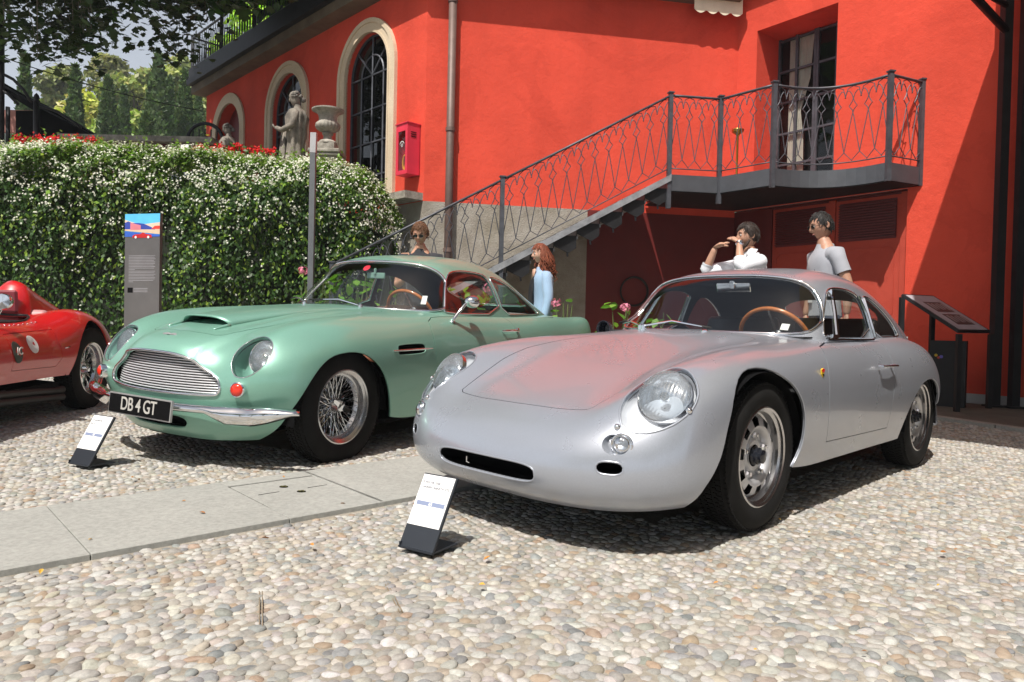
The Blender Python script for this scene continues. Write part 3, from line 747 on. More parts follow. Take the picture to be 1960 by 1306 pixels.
# ------------------------------------------------------------------ silver coupe
def silver_car():
    car = empty('sports_car', 'silver streamlined coupe with faired-in headlights parked nearest the camera', 'car')
    car.matrix_world = S_FRAME
    B = Shell(grid_surface(S_BODY, 150, 130, 6, 4), True); T = Shell(grid_surface(S_TOP, 90, 100, 4, 3), True)
    ARCH, GAP, DOOR, HOOD, LAMP, IND, SLOT, OVAL, COCK, FUEL = 9, 8, 2, 3, 4, 5, 6, 7, 10, 11
    fa = [(2.665, 0, .08), (2.618, 0, .255), (2.565, 0, .32), (2.52, 0, .39), (2.485, 0, .49), (2.43, 0, .60), (2.34, 0, .665), (2.22, 0, .69), (2.09, 0, .68), (1.98, 0, .635), (1.90, 0, .58), (1.84, 0, .51), (1.81, 0, .43), (1.80, 0, .34), (1.84, 0, .265), (1.89, 0, .225), (1.90, 0, .08)]
    ra = [(.455, 0, .10), (.445, 0, .24), (.41, 0, .36), (.34, 0, .46), (.22, 0, .54), (.06, 0, .565), (-.10, 0, .545), (-.22, 0, .475), (-.29, 0, .37), (-.315, 0, .25), (-.315, 0, .10)]
    for mi in (False, True):
        s = -1 if mi else 1
        for A in (fa, ra):
            outline(B, [(p[0], .74, p[2]) for p in A], (0, 1, 0), ARCH, reach=.75, it=1, mirror=mi, gate=lambda c, s=s: c.y * s > .3)
        door = [(1.315, 0, .772), (1.44, 0, .757), (1.51, 0, .715), (1.555, 0, .645), (1.575, 0, .54), (1.565, 0, .43), (1.535, 0, .328), (1.10, 0, .322), (.70, 0, .318), (.695, 0, .42), (.682, 0, .56), (.665, 0, .66), (.64, 0, .73), (.60, 0, .776), (.9, 0, .776)]
        D = [(p[0], .76, p[2]) for p in door]
        g = lambda c, s=s: c.y * s > .45
        outline(B, D, (0, 1, 0), GAP, reach=.9, it=0, mirror=mi, gate=g, off=.0035)
        outline(B, D, (0, 1, 0), DOOR + (20 if mi else 0), reach=.9, it=0, mirror=mi, gate=g)
        hl = [(2.805, .522, .505), (2.825, .546, .478), (2.813, .590, .462), (2.780, .640, .468), (2.735, .680, .488), (2.690, .708, .520), (2.635, .722, .565), (2.588, .708, .610), (2.556, .670, .655), (2.535, .620, .682), (2.535, .565, .692), (2.565, .515, .672), (2.620, .485, .632), (2.70, .478, .58), (2.765, .495, .535)]
        nh = Vector((.74, .16, .65))
        outline(B, hl, nh, LAMP, reach=.3, it=1, mirror=mi, facing=.3)
        c = Vector((2.852, .553, .421)); ind = [c + Vector((-.008 * cos(a), .040 * cos(a) - .012 * (cos(a) < 0) * 1.6, .034 * sin(a))) for a in [i * pi / 9 for i in range(18)]]
        outline(B, ind, (.9, .4, 0), IND, reach=.15, it=1, mirror=mi, facing=.3)
        c = Vector((2.89, .545, .341)); ov = [c + Vector((0, .058 * np.sign(cos(a)) * abs(cos(a)) ** .7, .0235 * np.sign(sin(a)) * abs(sin(a)) ** .8)) for a in [i * pi / 12 for i in range(24)]]
        outline(B, ov, (.85, .5, 0), OVAL, reach=.2, it=1, mirror=mi, facing=.3)
    slot = [(2.98, .270 * np.sign(cos(a)) * abs(cos(a)) ** .35, .281 + .037 * np.sign(sin(a)) * abs(sin(a)) ** .6) for a in [i * pi / 20 for i in range(40)]]
    outline(B, slot, (1, 0, 0), SLOT, reach=.5, it=1, facing=.2)
    hood = [(2.795, 0, 0), (2.79, .20, 0), (2.778, .350, 0), (2.765, .368, 0), (2.60, .40, 0), (2.45, .43, 0), (2.25, .455, 0), (2.0, .46, 0), (1.75, .45, 0), (1.60, .43, 0), (1.555, .38, 0), (1.555, .2, 0), (1.56, 0, 0)]
    H = [(a, b, .65) for a, b, _ in hood] + [(a, -b, .65) for a, b, _ in hood[1:-1][::-1]]
    top = lambda c: c.z > .45
    outline(B, H, (0, 0, 1), GAP, up=(1, 0, 0), reach=1.2, it=0, off=.0032, gate=top)
    outline(B, H, (0, 0, 1), HOOD, up=(1, 0, 0), reach=1.2, it=0, gate=top)
    ck = [(1.42, 0, .8), (1.41, .30, .8), (1.36, .45, .8), (1.27, .575, .8), (1.1, .595, .8), (0, .58, .8), (-.45, .48, .8), (-.55, .3, .8), (-.55, 0, .8)]
    C = ck + [(a, -b, c) for a, b, c in ck[1:-1][::-1]]
    outline(B, C, (0, 0, 1), COCK, up=(1, 0, 0), reach=1.4, it=0, gate=lambda c: c.z > .7)
    body = B.extract('body', 0, M_SILVER, car, skirt=.014)
    B.extract('bonnet', HOOD, M_SILVER, car, skirt=.012)
    door_l = B.extract('door', DOOR, M_SILVER, car, skirt=.012); door_r = B.extract('door', DOOR + 20, M_SILVER, car, skirt=.012)
    # inner liner keeps gaps and openings dark
    B.extract('inner_panel', (0, GAP, DOOR, DOOR + 20, HOOD), M_BLACK, car, offset=-.02)
    for L in B.chains(ARCH): trim_tube('wheel_arch_lip', [L], .0045, M_SILVER, car, -.004, 6, closed=False)
    for L in B.loops(SLOT) + B.loops(OVAL): trim_tube('intake_lip', [L], .0045, M_SILVER, car, -.003, 8)
    bowl('intake_duct', B, SLOT, None, (1, 0, 0), .10, .92, M_BLACK, car)
    m = MB(); m.tube([(2.945, -.13, .262), (2.945, -.13, .286)], .004, 6); m.tube([(2.945, -.13, .264), (2.945, -.112, .262)], .0035, 6); m.build('tow_hook', M_CHROME, car, 40)
    for s in (1, -1):
        f = lambda c, s=s: c.y * s > 0
        n = Vector((.74, .16 * s, .65))
        cov = B.extract('headlight', LAMP, M_CLEAR, car, filt=f, offset=.002)
        bowl('lamp_bowl', B, LAMP, f, n, .055, .86, simple_cached('bowl_silver', (.74, .75, .78), .4, .25), cov)
        trim_tube('cover_rim', B.loops(LAMP, f), .0045, M_SILVER, cov, -.001, 6)
        lamp_unit(cov, Vector((2.652, .603 * s, .585)), Vector((.86, .12 * s, .50)), .100, 'lamp', True)
        for p in ((2.832, .532 * s, .478), (2.66, .712 * s, .545)):
            m = MB(); m.lathe([(.012, -.004), (.011, .006), (.006, .011), (0, .012)], c=p, n=12, M=Vector((0, 0, 1)).rotation_difference(n).to_matrix()); m.build('cover_clip', M_CHROME, cov, 40)
        ii = bowl('indicator', B, IND, f, Vector((.97, .1 * s, 0)), .035, .85, M_SILVER, car)
        m = MB(); q = Vector((0, 1, 0)).rotation_difference(Vector((.93, .3 * s, .05)).normalized()).to_matrix()
        m.lathe([(.036, -.02), (.036, 0), (.033, .003)] + [(.031 * sin(t), .022 * cos(t)) for t in [pi / 2 - i * pi / 12 for i in range(7)]], c=(2.845, .563 * s, .422), axis='y', n=24, M=q)
        m.build('lens', M_LENS, ii, True)
        trim_tube('indicator_ring', [[(Vector((2.845, .563 * s, .422)) + q @ Vector((.037 * cos(a), 0, .037 * sin(a))), Vector((0, 0, 0))) for a in [i * pi / 14 for i in range(28)]]], .004, M_CHROME, ii, 0, 6, step=.001)
        bowl('duct', B, OVAL, f, Vector((.85, .5 * s, 0)), .08, .9, M_BLACK, car)
    # wheels
    for x, y in ((2.1, .655), (0, .66), (2.1, -.655), (0, -.66)): disc_wheel(car, x, y, R=.304, zc=.317)
    for x, r, zc in ((2.15, .385, .28), (.06, .31, .26)):
        for s in (1, -1):
            m = MB(); m.lathe([(r, .745 if x > 1 else .755), (r, .42), (0, .42)] if s > 0 else [(r, -.745), (r, -.42), (0, -.42)], c=(x, 0, zc), axis='y', n=28, a0=0, a1=pi); m.build('wheel_housing', M_BLACK, car, 30)
    m = MB(); m.prism([(2.80, -.5, .185), (2.90, -.25, .185), (2.90, .25, .185), (2.80, .5, .185), (2.55, .55, .19), (2.5, .42, .19), (1.85, .42, .19), (1.8, .70, .21), (.5, .70, .21), (.4, .42, .21), (-.3, .42, .21), (-.4, .6, .22), (-.85, .4, .22), (-.85, -.4, .22), (-.4, -.6, .22), (-.3, -.42, .21), (.4, -.42, .21), (.5, -.70, .21), (1.8, -.70, .21), (1.85, -.42, .19), (2.5, -.42, .19), (2.55, -.55, .19)], (0, 0, .03))
    m.build('floor_pan', M_BLACK, car)
    # greenhouse
    WS, SW, QW, RW = 1, 2, 3, 4
    ws = [(1.475, 0, .815), (1.465, .15, .813), (1.43, .33, .808), (1.375, .47, .805), (1.31, .555, .825), (1.245, .58, .88), (1.18, .565, .95), (1.12, .525, 1.02), (1.09, .47, 1.072), (1.095, .38, 1.10), (1.10, .2, 1.12), (1.10, 0, 1.125)]
    W = ws + [(a, -b, c) for a, b, c in ws[1:-1][::-1]]
    outline(T, W, (.75, 0, .66), WS, reach=.9, it=1, gate=lambda c: c.x > 1.0)
    for mi in (False, True):
        s = -1 if mi else 1; g = lambda c, s=s: c.y * s > .25
        sw = [(1.235, .62, .795), (1.18, .6, .86), (1.10, .56, .945), (1.02, .53, 1.01), (.965, .51, 1.045), (.90, .5, 1.06), (.80, .5, 1.062), (.70, .5, 1.055), (.615, .53, 1.04), (.59, .54, 1.02), (.585, .63, .795)]
        outline(T, sw, (0, .97, .2), SW + (10 if mi else 0), reach=.7, it=1, mirror=mi, gate=g)
        qw = [(.535, .625, .80), (.52, .56, .93), (.50, .53, 1.03), (.42, .53, 1.035), (.33, .53, 1.01), (.20, .53, .95), (.10, .55, .885), (.06, .6, .83), (.08, .61, .80)]
        outline(T, qw, (0, .97, .2), QW + (10 if mi else 0), reach=.7, it=1, mirror=mi, gate=g)
    rw = [(-.30, 0, 0), (-.30, .22, 0), (-.36, .33, 0), (-.55, .30, 0), (-.72, .2, 0), (-.74, 0, 0)]
    outline(T, [(a, b, 1) for a, b, c in rw] + [(a, -b, 1) for a, b, c in rw[1:-1][::-1]], (0, 0, 1), RW, up=(1, 0, 0), reach=.8, it=1)
    T.extract('roof', 0, M_SILVER, car, skirt=.012)
    T.extract('headlining', 0, M_DARKIN, car, offset=-.016)
    w = T.extract('windscreen', WS, M_GLASS, car, offset=-.003)
    trim_tube('chrome_surround', T.loops(WS), .0075, M_CHROME, w, .003, 8)
    for k in (SW, SW + 10):
        w = T.extract('side_window', k, M_GLASS, car, offset=-.006); trim_tube('window_frame', T.loops(k), .0065, M_CHROME, w, .000, 6)
    for k in (QW, QW + 10):
        w = T.extract('quarter_window', k, M_GLASS, car, offset=-.004); trim_tube('window_frame', T.loops(k), .006, M_CHROME, w, .001, 6)
    w = T.extract('rear_window', RW, M_GLASS, car, offset=-.004); trim_tube('chrome_surround', T.loops(RW), .007, M_CHROME, w, .002, 6)
    for s in (1, -1):
        m = MB()
        m.tube([(.945, .528 * s, 1.05), (1.0, .572 * s, .93), (1.075, .618 * s, .80)], .009, 6)
        m.tube([(.935, .53 * s, 1.045), (.99, .574 * s, .93), (1.06, .62 * s, .80)], .006, 6)
        m.tube([(.60, .635 * s, .795), (.59, .59 * s, .93), (.60, .548 * s, 1.03)], .010, 6)
        m.tube([(1.24, .632 * s, .792), (.9, .642 * s, .790), (.60, .640 * s, .790)], .008, 6)
        m.tube([(.545, .63 * s, .80), (.535, .585 * s, .93), (.52, .55 * s, 1.02)], .010, 6)
        m.build('chrome_strip', M_CHROME, car, 50)
        m = MB(); m.box((1.125, .626 * s, .806), (.09, .016, .018)); m.box((.985, .54 * s, 1.03), (.012, .02, .03)); m.build('catch', M_CHROME, car, 30)
    # door handle, badge
    for s, d in ((1, door_l), (-1, door_r)):
        m = MB(); y = .772 * s
        m.tube([(.905, y, .657), (.905, y + .024 * s, .657)], .008, 8); m.tube([(.715, y, .655), (.715, y + .024 * s, .655)], .008, 8)
        m.tube([(.925, y + .025 * s, .657), (.80, y + .030 * s, .656), (.695, y + .025 * s, .655)], [.007, .010, .010], 8, flat=.7); m.build('handle', M_CHROME, d, 60)
    m = MB(); m.prism([(1.655, .768, .662), (1.650, .768, .642), (1.638, .768, .626), (1.626, .768, .642), (1.621, .768, .662), (1.638, .768, .668)], (0, .006, 0))
    bd = m.build('badge', simple_cached('badge_yellow', (.75, .5, .03), .35), car)
    m = MB(); m.prism([(1.653, .7745, .662), (1.648, .7745, .650), (1.626, .7745, .650), (1.621, .7745, .662), (1.638, .7745, .667)], (0, .0012, 0)); m.build('badge_band', simple_cached('badge_red', (.6, .02, .02), .35), bd)
    m = MB(); m.tube([(1.646, .7745, .640), (1.632, .7745, .640), (1.638, .7745, .632)], .0022, 5); m.build('badge_mark', M_BLACK, bd)
    # interior
    m = MB(); m.prism([(1.42, -.60, .50), (1.42, .60, .50), (1.38, .60, .35), (-.5, .56, .35), (-.5, -.56, .35), (1.38, -.60, .35)], (0, 0, -.02))
    m.box((.50, .605, .56), (1.5, .02, .42)); m.box((.50, -.605, .56), (1.5, .02, .42)); m.build('cabin_floor', M_DARKIN, car)
    m = MB(); m.prism([(1.40, -.58, .80), (1.15, -.58, .80), (1.10, -.58, .77), (1.12, -.58, .62), (1.40, -.58, .55)], (0, 1.16, 0)); m.build('dashboard', simple_cached('dash_black', (.02, .02, .022), .6), car)
    m = MB(); m.prism([(-.10, -.56, .60), (-.10, .56, .60), (-.5, .5, .80), (-.5, -.5, .80)], (0, 0, -.03)); m.build('parcel_shelf', simple_cached('grey_trim', (.25, .25, .24), .8), car)
    for y in (.31, -.31): seat(car, .45, y, simple_cached('black_leather', (.015, .015, .016), .35))
    steering_wheel(car, (1.06, .28, .775), .195, .55, M_WOOD)
    m = MB(); m.box((0, 0, 0), (.012, .20, .055)); m.box((.01, 0, .02), (.02, .03, .05)); mo = m.build('interior_mirror', M_CHROME, car); mo.location = (1.075, .03, 1.06); mo.rotation_euler = (0, .35, .1)
    b = mo.modifiers.new('bevel', 'BEVEL'); b.width = .004
    m = MB(); 
    m.add([(1.338, .430, .8315), (1.327, .468, .829), (1.302, .468, .8605), (1.313, .430, .863)], [(0, 1, 2, 3)]); o = m.build('paper_sticker', simple_cached('white_paper', (.7, .7, .68), .7), car)
    sd = o.modifiers.new('solid', 'SOLIDIFY'); sd.thickness = .001
    wiper(car, (1.475, -.30, .815), (1.475, .07, .835), (1.465, -.17, .838), (1.475, .12, .830), (.0, 0, .035))
    wiper(car, (1.475, -.32, .815), (1.37, -.52, .835), (1.40, -.44, .845), (1.36, -.55, .84), (0, 0, .025))
    m = MB(); m.lathe([(.02, 0), (.02, .015), (.012, .02), (0, .02)], c=(1.5, .1, .80), n=14); m.build('washer_nozzle', M_CHROME, car, 40)
    # small black mirror cup on the far wing
    m = MB(); m.lathe([(0, -.06), (.03, -.05), (.048, -.02), (.052, .01), (.047, .012), (.04, .0)], c=(1.36, -.665, .80), axis='x', n=20, M=Matrix.Rotation(.0, 3, 'Z')); m.tube([(1.36, -.665, .76), (1.36, -.665, .72)], .01, 6)
    m.build('wing_mirror', simple_cached('hub_black', (.012, .014, .02), .2), car, 40)
    return car
silver_car()
# ------------------------------------------------------------------ green coupe
M_BAR = simple('grille_bar_metal', (.78, .78, .80), .32, .55, .05, 30)
def green_car():
    car = empty('sports_car', 'pale green metallic grand tourer with bonnet scoop, chrome bumper and wire wheels', 'car')
    car.matrix_world = G_FRAME
    G0 = grid_surface(G_BODY, 170, 150, 6, 3)
    # sculpting on the grid: raised V-shaped bonnet bulge with edge crease, grille mouth roll
    X, Y, Z = G0[..., 0], G0[..., 1], G0[..., 2]
    def sst(a, b, x):
        t = np.clip((x - a) / (b - a), 0, 1); return t * t * (3 - 2 * t)
    yc = .31 - .06 * sst(2.75, 3.0, X)
    front = sst(1.6, 2.3, X) * (Z > .5)
    prof = np.where(np.abs(Y) < yc, 1, np.exp(-((np.abs(Y) - yc) / .028) ** 2))
    Z += .021 * prof * front
    Shell_G = Shell(G0, True)
    B = Shell_G; T = Shell(grid_surface(G_TOP, 90, 100, 4, 3), True)
    GAP, ARCH, DOOR, HOOD, LAMP, GRILLE, VENT, COCK, SCOOP, LOWER = 8, 9, 2, 3, 4, 5, 6, 10, 7, 11
    fa = [(2.80, .78, .05), (2.775, .78, .31), (2.745, .78, .40), (2.70, .78, .49), (2.64, .78, .565), (2.57, .78, .62), (2.48, .78, .65), (2.37, .78, .66), (2.27, .78, .645), (2.18, .78, .60), (2.10, .78, .535), (2.04, .78, .45), (2.0, .78, .36), (1.965, .78, .24), (1.955, .78, .05)]
    ra = [(.40, .78, .05), (.39, .78, .25), (.36, .78, .38), (.28, .78, .50), (.15, .78, .585), (0, .78, .61), (-.15, .78, .585), (-.27, .78, .5), (-.35, .78, .38), (-.38, .78, .25), (-.39, .78, .05)]
    for mi in (False, True):
        s = -1 if mi else 1
        for A in (fa, ra): outline(B, A, (0, 1, 0), ARCH, reach=.8, it=1, mirror=mi, gate=lambda c, s=s: c.y * s > .33)
        D = [(1.35, .8, .8425), (1.45, .8, .838), (1.52, .8, .815), (1.55, .8, .76), (1.545, .8, .68), (1.525, .8, .55), (1.50, .8, .40), (1.49, .8, .26), (.45, .8, .26), (.36, .8, .40), (.325, .8, .60), (.34, .8, .73), (.37, .8, .80), (.42, .8, .842), (.9, .8, .8425)]
        g = lambda c, s=s: c.y * s > .5
        outline(B, D, (0, 1, 0), GAP, reach=1.0, it=0, mirror=mi, gate=g, off=.0033)
        outline(B, D, (0, 1, 0), DOOR + (20 if mi else 0), reach=1.0, it=0, mirror=mi, gate=g)
        hl = [(2.925, .555, .520), (2.930, .51, .535), (2.915, .468, .59), (2.87, .452, .66), (2.81, .470, .715), (2.775, .52, .738), (2.77, .585, .735), (2.785, .640, .705), (2.83, .668, .65), (2.88, .655, .585), (2.91, .612, .537)]
        outline(B, hl, (.80, .22, .56), LAMP, reach=.3, it=2, mirror=mi, facing=.3)
        vn = [(1.955, .82, .645), (1.955, .82, .672), (1.93, .82, .681), (1.70, .82, .683), (1.655, .82, .672), (1.65, .82, .645), (1.655, .82, .622), (1.70, .82, .612), (1.93, .82, .612), (1.955, .82, .62)]
        outline(B, vn, (0, 1, 0), VENT, reach=.3, it=2, mirror=mi, gate=g)
        lo = [(2.93, .42, .298), (2.93, .47, .283), (2.9, .60, .283), (2.9, .66, .31), (2.9, .6, .325), (2.93, .45, .325)]
    gr = [(3, 0, .632), (3, .12, .630), (3, .20, .622), (3, .27, .602), (3, .32, .565), (3, .38, .535), (3, .425, .508), (3, .445, .475), (3, .440, .435), (3, .40, .422), (3, .2, .420), (3, 0, .419)]
    Gp = gr + [(a, -b, c) for a, b, c in gr[1:-1][::-1]]
    outline(B, Gp, (1, 0, 0), GRILLE, reach=.7, it=1, facing=.15)
    lw = [(3, 0, .300), (3, .17, .297), (3, .22, .285), (3, .235, .262), (3, .22, .235), (3, .17, .222), (3, 0, .218)]
    Lp = lw + [(a, -b, c) for a, b, c in lw[1:-1][::-1]]
    outline(B, Lp, (1, 0, 0), LOWER, reach=.5, it=1, facing=.1)
    for s in (1, -1):
        lo = [(3, .40 * s, .300), (3, .60 * s, .297), (3, .62 * s, .285), (3, .60 * s, .262), (3, .46 * s, .262), (3, .41 * s, .278)]
        outline(B, lo, (1, 0, 0), LOWER + 1, reach=.35, it=1, facing=.1, gate=lambda c, s=s: c.y * s > .2)
    sc = [(2.775, 0, 0), (2.77, .10, 0), (2.755, .155, 0), (2.72, .178, 0), (2.69, .170, 0), (2.68, .1, 0), (2.68, 0, 0)]
    hood = [(2.868, 0, 0), (2.86, .15, 0), (2.835, .25, 0), (2.80, .295, 0), (2.72, .32, 0), (2.55, .345, 0), (2.3, .39, 0), (2.05, .45, 0), (1.85, .49, 0), (1.72, .50, 0), (1.67, .46, 0), (1.66, .3, 0), (1.66, 0, 0)]
    H = [(a, b, .7) for a, b, _ in hood] + [(a, -b, .7) for a, b, _ in hood[1:-1][::-1]]
    top = lambda c: c.z > .6
    outline(B, H, (0, 0, 1), GAP, up=(1, 0, 0), reach=1.2, it=0, off=.0032, gate=top)
    outline(B, H, (0, 0, 1), HOOD, up=(1, 0, 0), reach=1.2, it=0, gate=top)
    S_ = [(a, b, .75) for a, b, _ in sc] + [(a, -b, .75) for a, b, _ in sc[1:-1][::-1]]
    ck = [(1.50, 0, .8), (1.49, .30, .8), (1.42, .48, .8), (1.32, .62, .8), (1.15, .655, .8), (0, .64, .8), (-.45, .58, .8), (-.7, .45, .8), (-.75, 0, .8)]
    C = ck + [(a, -b, c) for a, b, c in ck[1:-1][::-1]]
    outline(B, C, (0, 0, 1), COCK, up=(1, 0, 0), reach=1.4, it=0, gate=lambda c: c.z > .7)
    B.extract('body', 0, M_GREEN, car, skirt=.014)
    bon = B.extract('bonnet', HOOD, M_GREEN, car, skirt=.012)
    door_l = B.extract('door', DOOR, M_GREEN, car, skirt=.012); door_r = B.extract('door', DOOR + 20, M_GREEN, car, skirt=.012)
    B.extract('inner_panel', (0, GAP, DOOR, DOOR + 20, HOOD), M_BLACK, car, offset=-.022)
    for L in B.chains(ARCH): trim_tube('wheel_arch_lip', [L], .004, M_GREEN, car, -.004, 6, closed=False)
    # bonnet scoop: a raised shell on the bonnet, open in front
    def hz(x, y):
        r = B.ray((x, y, 1.5), (0, 0, -1)); return r[0].z if r[0] else .8
    m = MB(); nx, ny = 26, 21; V = []
    for i in range(nx):
        t = i / (nx - 1); x = 2.735 - 1.02 * t
        hw = .205 + .035 * math.sin(min(1, t * 1.6) * pi / 2)
        hgt = .052 * (1 - t) ** 1.15 * (1 if t > .0 else 1)
        for j in range(ny):
            v = -1 + 2 * j / (ny - 1); y = v * hw
            k = max(0, 1 - abs(v) ** 3.2) ** .75
            xx = x - .05 * abs(v) ** 2.5 * (1 - t)
            V.append((xx, y, hz(xx, y) + hgt * k + (.0015 if t < 1 else -.002) - (.006 if abs(v) > .97 else 0)))
    F = [(i * ny + j, i * ny + j + 1, (i + 1) * ny + j + 1, (i + 1) * ny + j) for i in range(nx - 1) for j in range(ny - 1)]
    m.add(V, F); s_o = m.build('bonnet_scoop', M_GREEN, car, True)
    md = s_o.modifiers.new('solid', 'SOLIDIFY'); md.thickness = .007; md.offset = -1
    front = [Vector(V[j]) for j in range(ny)]
    m = MB(); m.tube([p + Vector((0, 0, -.002)) for p in front], .0045, 6); m.build('scoop_lip', M_GREEN, s_o, True)
    for s in (1, -1):
        m = MB(); p = [Vector((2.69 + .11 * t, s * (.198 - .012 * t), 0)) for t in (0, .25, .5, .75, 1)]
        m.tube([Vector((q.x, q.y, hz(q.x, q.y) + .003)) for q in p], [.012, .012, .010, .006, .002], 8); m.build('scoop_flank', M_GREEN, s_o, True)
    m = MB(); m.add([(2.715, -.185, hz(2.715, .18) + .001), (2.715, .185, hz(2.715, .18) + .001), (2.60, .185, hz(2.6, .18) + .0015), (2.60, -.185, hz(2.6, .18) + .0015), (2.60, -.15, .80), (2.60, .15, .80)], [(0, 1, 2, 3), (3, 2, 5, 4)])
    m.build('scoop_throat', M_BLACK, s_o)
    # bonnet badge
    z = hz(2.925, 0); m = MB(); m.lathe([(0, .002), (.012, .003), (.016, 0)], c=(2.925, 0, z), n=20); 
    for s in (1, -1):
        m.prism([(2.937, .008 * s, z - .003), (2.934, .05 * s, z - .004), (2.928, .058 * s, z - .002), (2.918, .04 * s, z + .003), (2.912, .012 * s, z + .003)], (0, 0, .003))
    m.build('badge', M_WHEELSILVER, car, 30)
    # grille: chrome surround, horizontal bars, fine uprights behind
    go = trim_tube('grille_surround', B.loops(GRILLE), .008, M_CHROME, car, .003, 8)
    bowl('grille_shroud', B, GRILLE, None, (1, 0, 0), .14, .96, M_BLACK, go)
    def gx(y): return 3.032 - .42 * y * y - .9 * max(0, abs(y) - .3) ** 2
    def span(z):
        ys = []
        P = [(b, c) for a, b, c in Gp]
        for i in range(len(P)):
            (y0, z0), (y1, z1) = P[i], P[(i + 1) % len(P)]
            if (z0 - z) * (z1 - z) < 0: ys.append(y0 + (y1 - y0) * (z - z0) / (z1 - z0))
        return (min(ys), max(ys)) if len(ys) >= 2 else None
    nb = 15
    for k in range(nb):
        z = .431 + (.622 - .431) * k / (nb - 1); sp = span(z)
        if not sp: continue
        m = MB(); Y_ = np.linspace(sp[0] + .004, sp[1] - .004, 26)
        xo = -.03 * (z - .43) / .2
        m.tube([(gx(y) + xo - .012, y, z) for y in Y_], .0040, 6, flat=1.0); m.build('grille_bar', M_BAR, go, True)
    m = MB()
    for y in np.arange(-.44, .441, .0135):
        zz = [c for c in np.linspace(.425, .63, 22) if span(c) and span(c)[0] < y < span(c)[1]]
        if len(zz) > 1: m.box((gx(y) - .024 - .03 * ((zz[0] + zz[-1]) / 2 - .43) / .2, y, (zz[0] + zz[-1]) / 2), (.014, .0022, zz[-1] - zz[0]), Matrix.Rotation(-.14, 3, 'Y'))
    tag(m.build('upright_bars', simple_cached('dull_bars', (.22, .22, .23), .4, .9), go), kind='stuff')
    # lower intake
    for L in B.loops(LOWER): trim_tube('intake_lip', [L], .006, M_GREEN, car, -.003, 6)
    bowl('intake_duct', B, LOWER, None, (1, 0, 0), .10, .95, M_BLACK, car)
    for s in (1, -1):
        f = lambda c, s=s: c.y * s > 0
        if B.loops(LOWER + 1, f):
            trim_tube('intake_lip', B.loops(LOWER + 1, f), .005, M_GREEN, car, -.003, 6); bowl('intake_duct', B, LOWER + 1, f, (1, 0, 0), .08, .9, M_BLACK, car)
        n = Vector((.80, .22 * s, .56))
        cov = B.extract('headlight', LAMP, M_CLEAR, car, filt=f, offset=.002)
        bowl('lamp_bowl', B, LAMP, f, n, .11, .82, M_GREEN, cov)
        trim_tube('cover_rim', B.loops(LAMP, f), .0028, M_CHROME, cov, .000, 6)
        lamp_unit(cov, Vector((2.795, .578 * s, .628)), Vector((.95, .08 * s, .30)), .086, 'lamp')
        # indicator
        q = Vector((0, 1, 0)).rotation_difference(Vector((.93, .33 * s, .05)).normalized()).to_matrix(); c = (2.955, .570 * s, .468)
        m = MB(); m.lathe([(.040, -.05), (.040, .004), (.034, .009), (.032, .003), (.02, 0)], c=c, axis='y', n=28, M=q); ii = m.build('indicator', M_CHROME, car, 40)
        m = MB(); m.lathe([(.033, .002)] + [(.032 * sin(t), .002 + .018 * cos(t)) for t in [pi / 2 - i * pi / 14 for i in range(8)]], c=c, axis='y', n=24, M=q); m.build('lens', M_LAMPRED, ii, True)
        # side vent
        bowl('side_vent', B, VENT, f, (0, s, 0), .06, .9, M_BLACK, car)
        trim_tube('vent_lip', B.loops(VENT, f), .0045, M_GREEN, car, -.003, 6)
        m = MB(); m.tube([(2.005, .832 * s, .645), (1.9, .838 * s, .645), (1.7, .838 * s, .644), (1.585, .830 * s, .643)], [.004, .007, .007, .004], 8); m.build('vent_strip', M_CHROME, car, 60)
    # bumper: full-width chrome blade, swelling at the ends, over the lower nose
    def bumper_x(y): return 3.060 - .36 * y * y
    m = MB(); path = []
    for y in np.linspace(0, .60, 13): path.append((bumper_x(y), y))
    x0 = path[-1][0]
    for t in np.linspace(.12, 1, 9): path.append((x0 - .045 * t - .085 * t * t, .60 + .255 * t))
    full = [(x, -y) for x, y in path[1:][::-1]] + path
    n_ = 10; V = []; K = len(full)
    for i, (x, y) in enumerate(full):
        a = Vector(full[max(i - 1, 0)]); b = Vector(full[min(i + 1, K - 1)]); t = (b - a).normalized(); no = Vector((t.y, -t.x)) 
        ay = abs(y)
        h = .025 + .026 * np.clip((ay - .40) / .10, 0, 1) * (1 if ay < .62 else max(.12, 1 - ((ay - .62) / .22) ** 2)) - .010 * np.clip((ay - .7) / .14, 0, 1)
        zc = .352 - .022 * np.clip((ay - .40) / .08, 0, 1) + .03 * np.clip((ay - .62) / .2, 0, 1)
        for j in range(n_ + 1):
            u = -1 + 2 * j / n_
            dep = .036 * (1 - abs(u) ** 2.4); V.append((x + no.x * dep, y + no.y * dep, zc + h * u))
    m.add(V, [(i * (n_ + 1) + j, (i + 1) * (n_ + 1) + j, (i + 1) * (n_ + 1) + j + 1, i * (n_ + 1) + j + 1) for i in range(K - 1) for j in range(n_)])
    bp = m.build('bumper', M_CHROME, car, True); md = bp.modifiers.new('solid', 'SOLIDIFY'); md.thickness = .004
    # number plate, tilted about the bumper
    P = MB(); P.box((0, 0, 0), (.012, .515, .112)); pl = P.build('number_plate', simple_cached('plate_silver', (.55, .55, .55), .35, .6), car)
    pl.location = (3.100, 0.0, .335); pl.rotation_euler = (0, radians(-6), 0)
    m = MB(); m.box((.0075, 0, 0), (.004, .500, .098)); m.build('plate_face', M_BLACK, pl)
    cu = bpy.data.curves.new('plate_text', 'FONT'); cu.body = 'DB 4 GT'; cu.size = .098; cu.extrude = .0012; cu.align_x = 'CENTER'; cu.align_y = 'CENTER'; cu.space_character = .95; cu.offset = .0008
    to = bpy.data.objects.new('plate_text', cu); COL.objects.link(to); dg = bpy.context.evaluated_depsgraph_get()
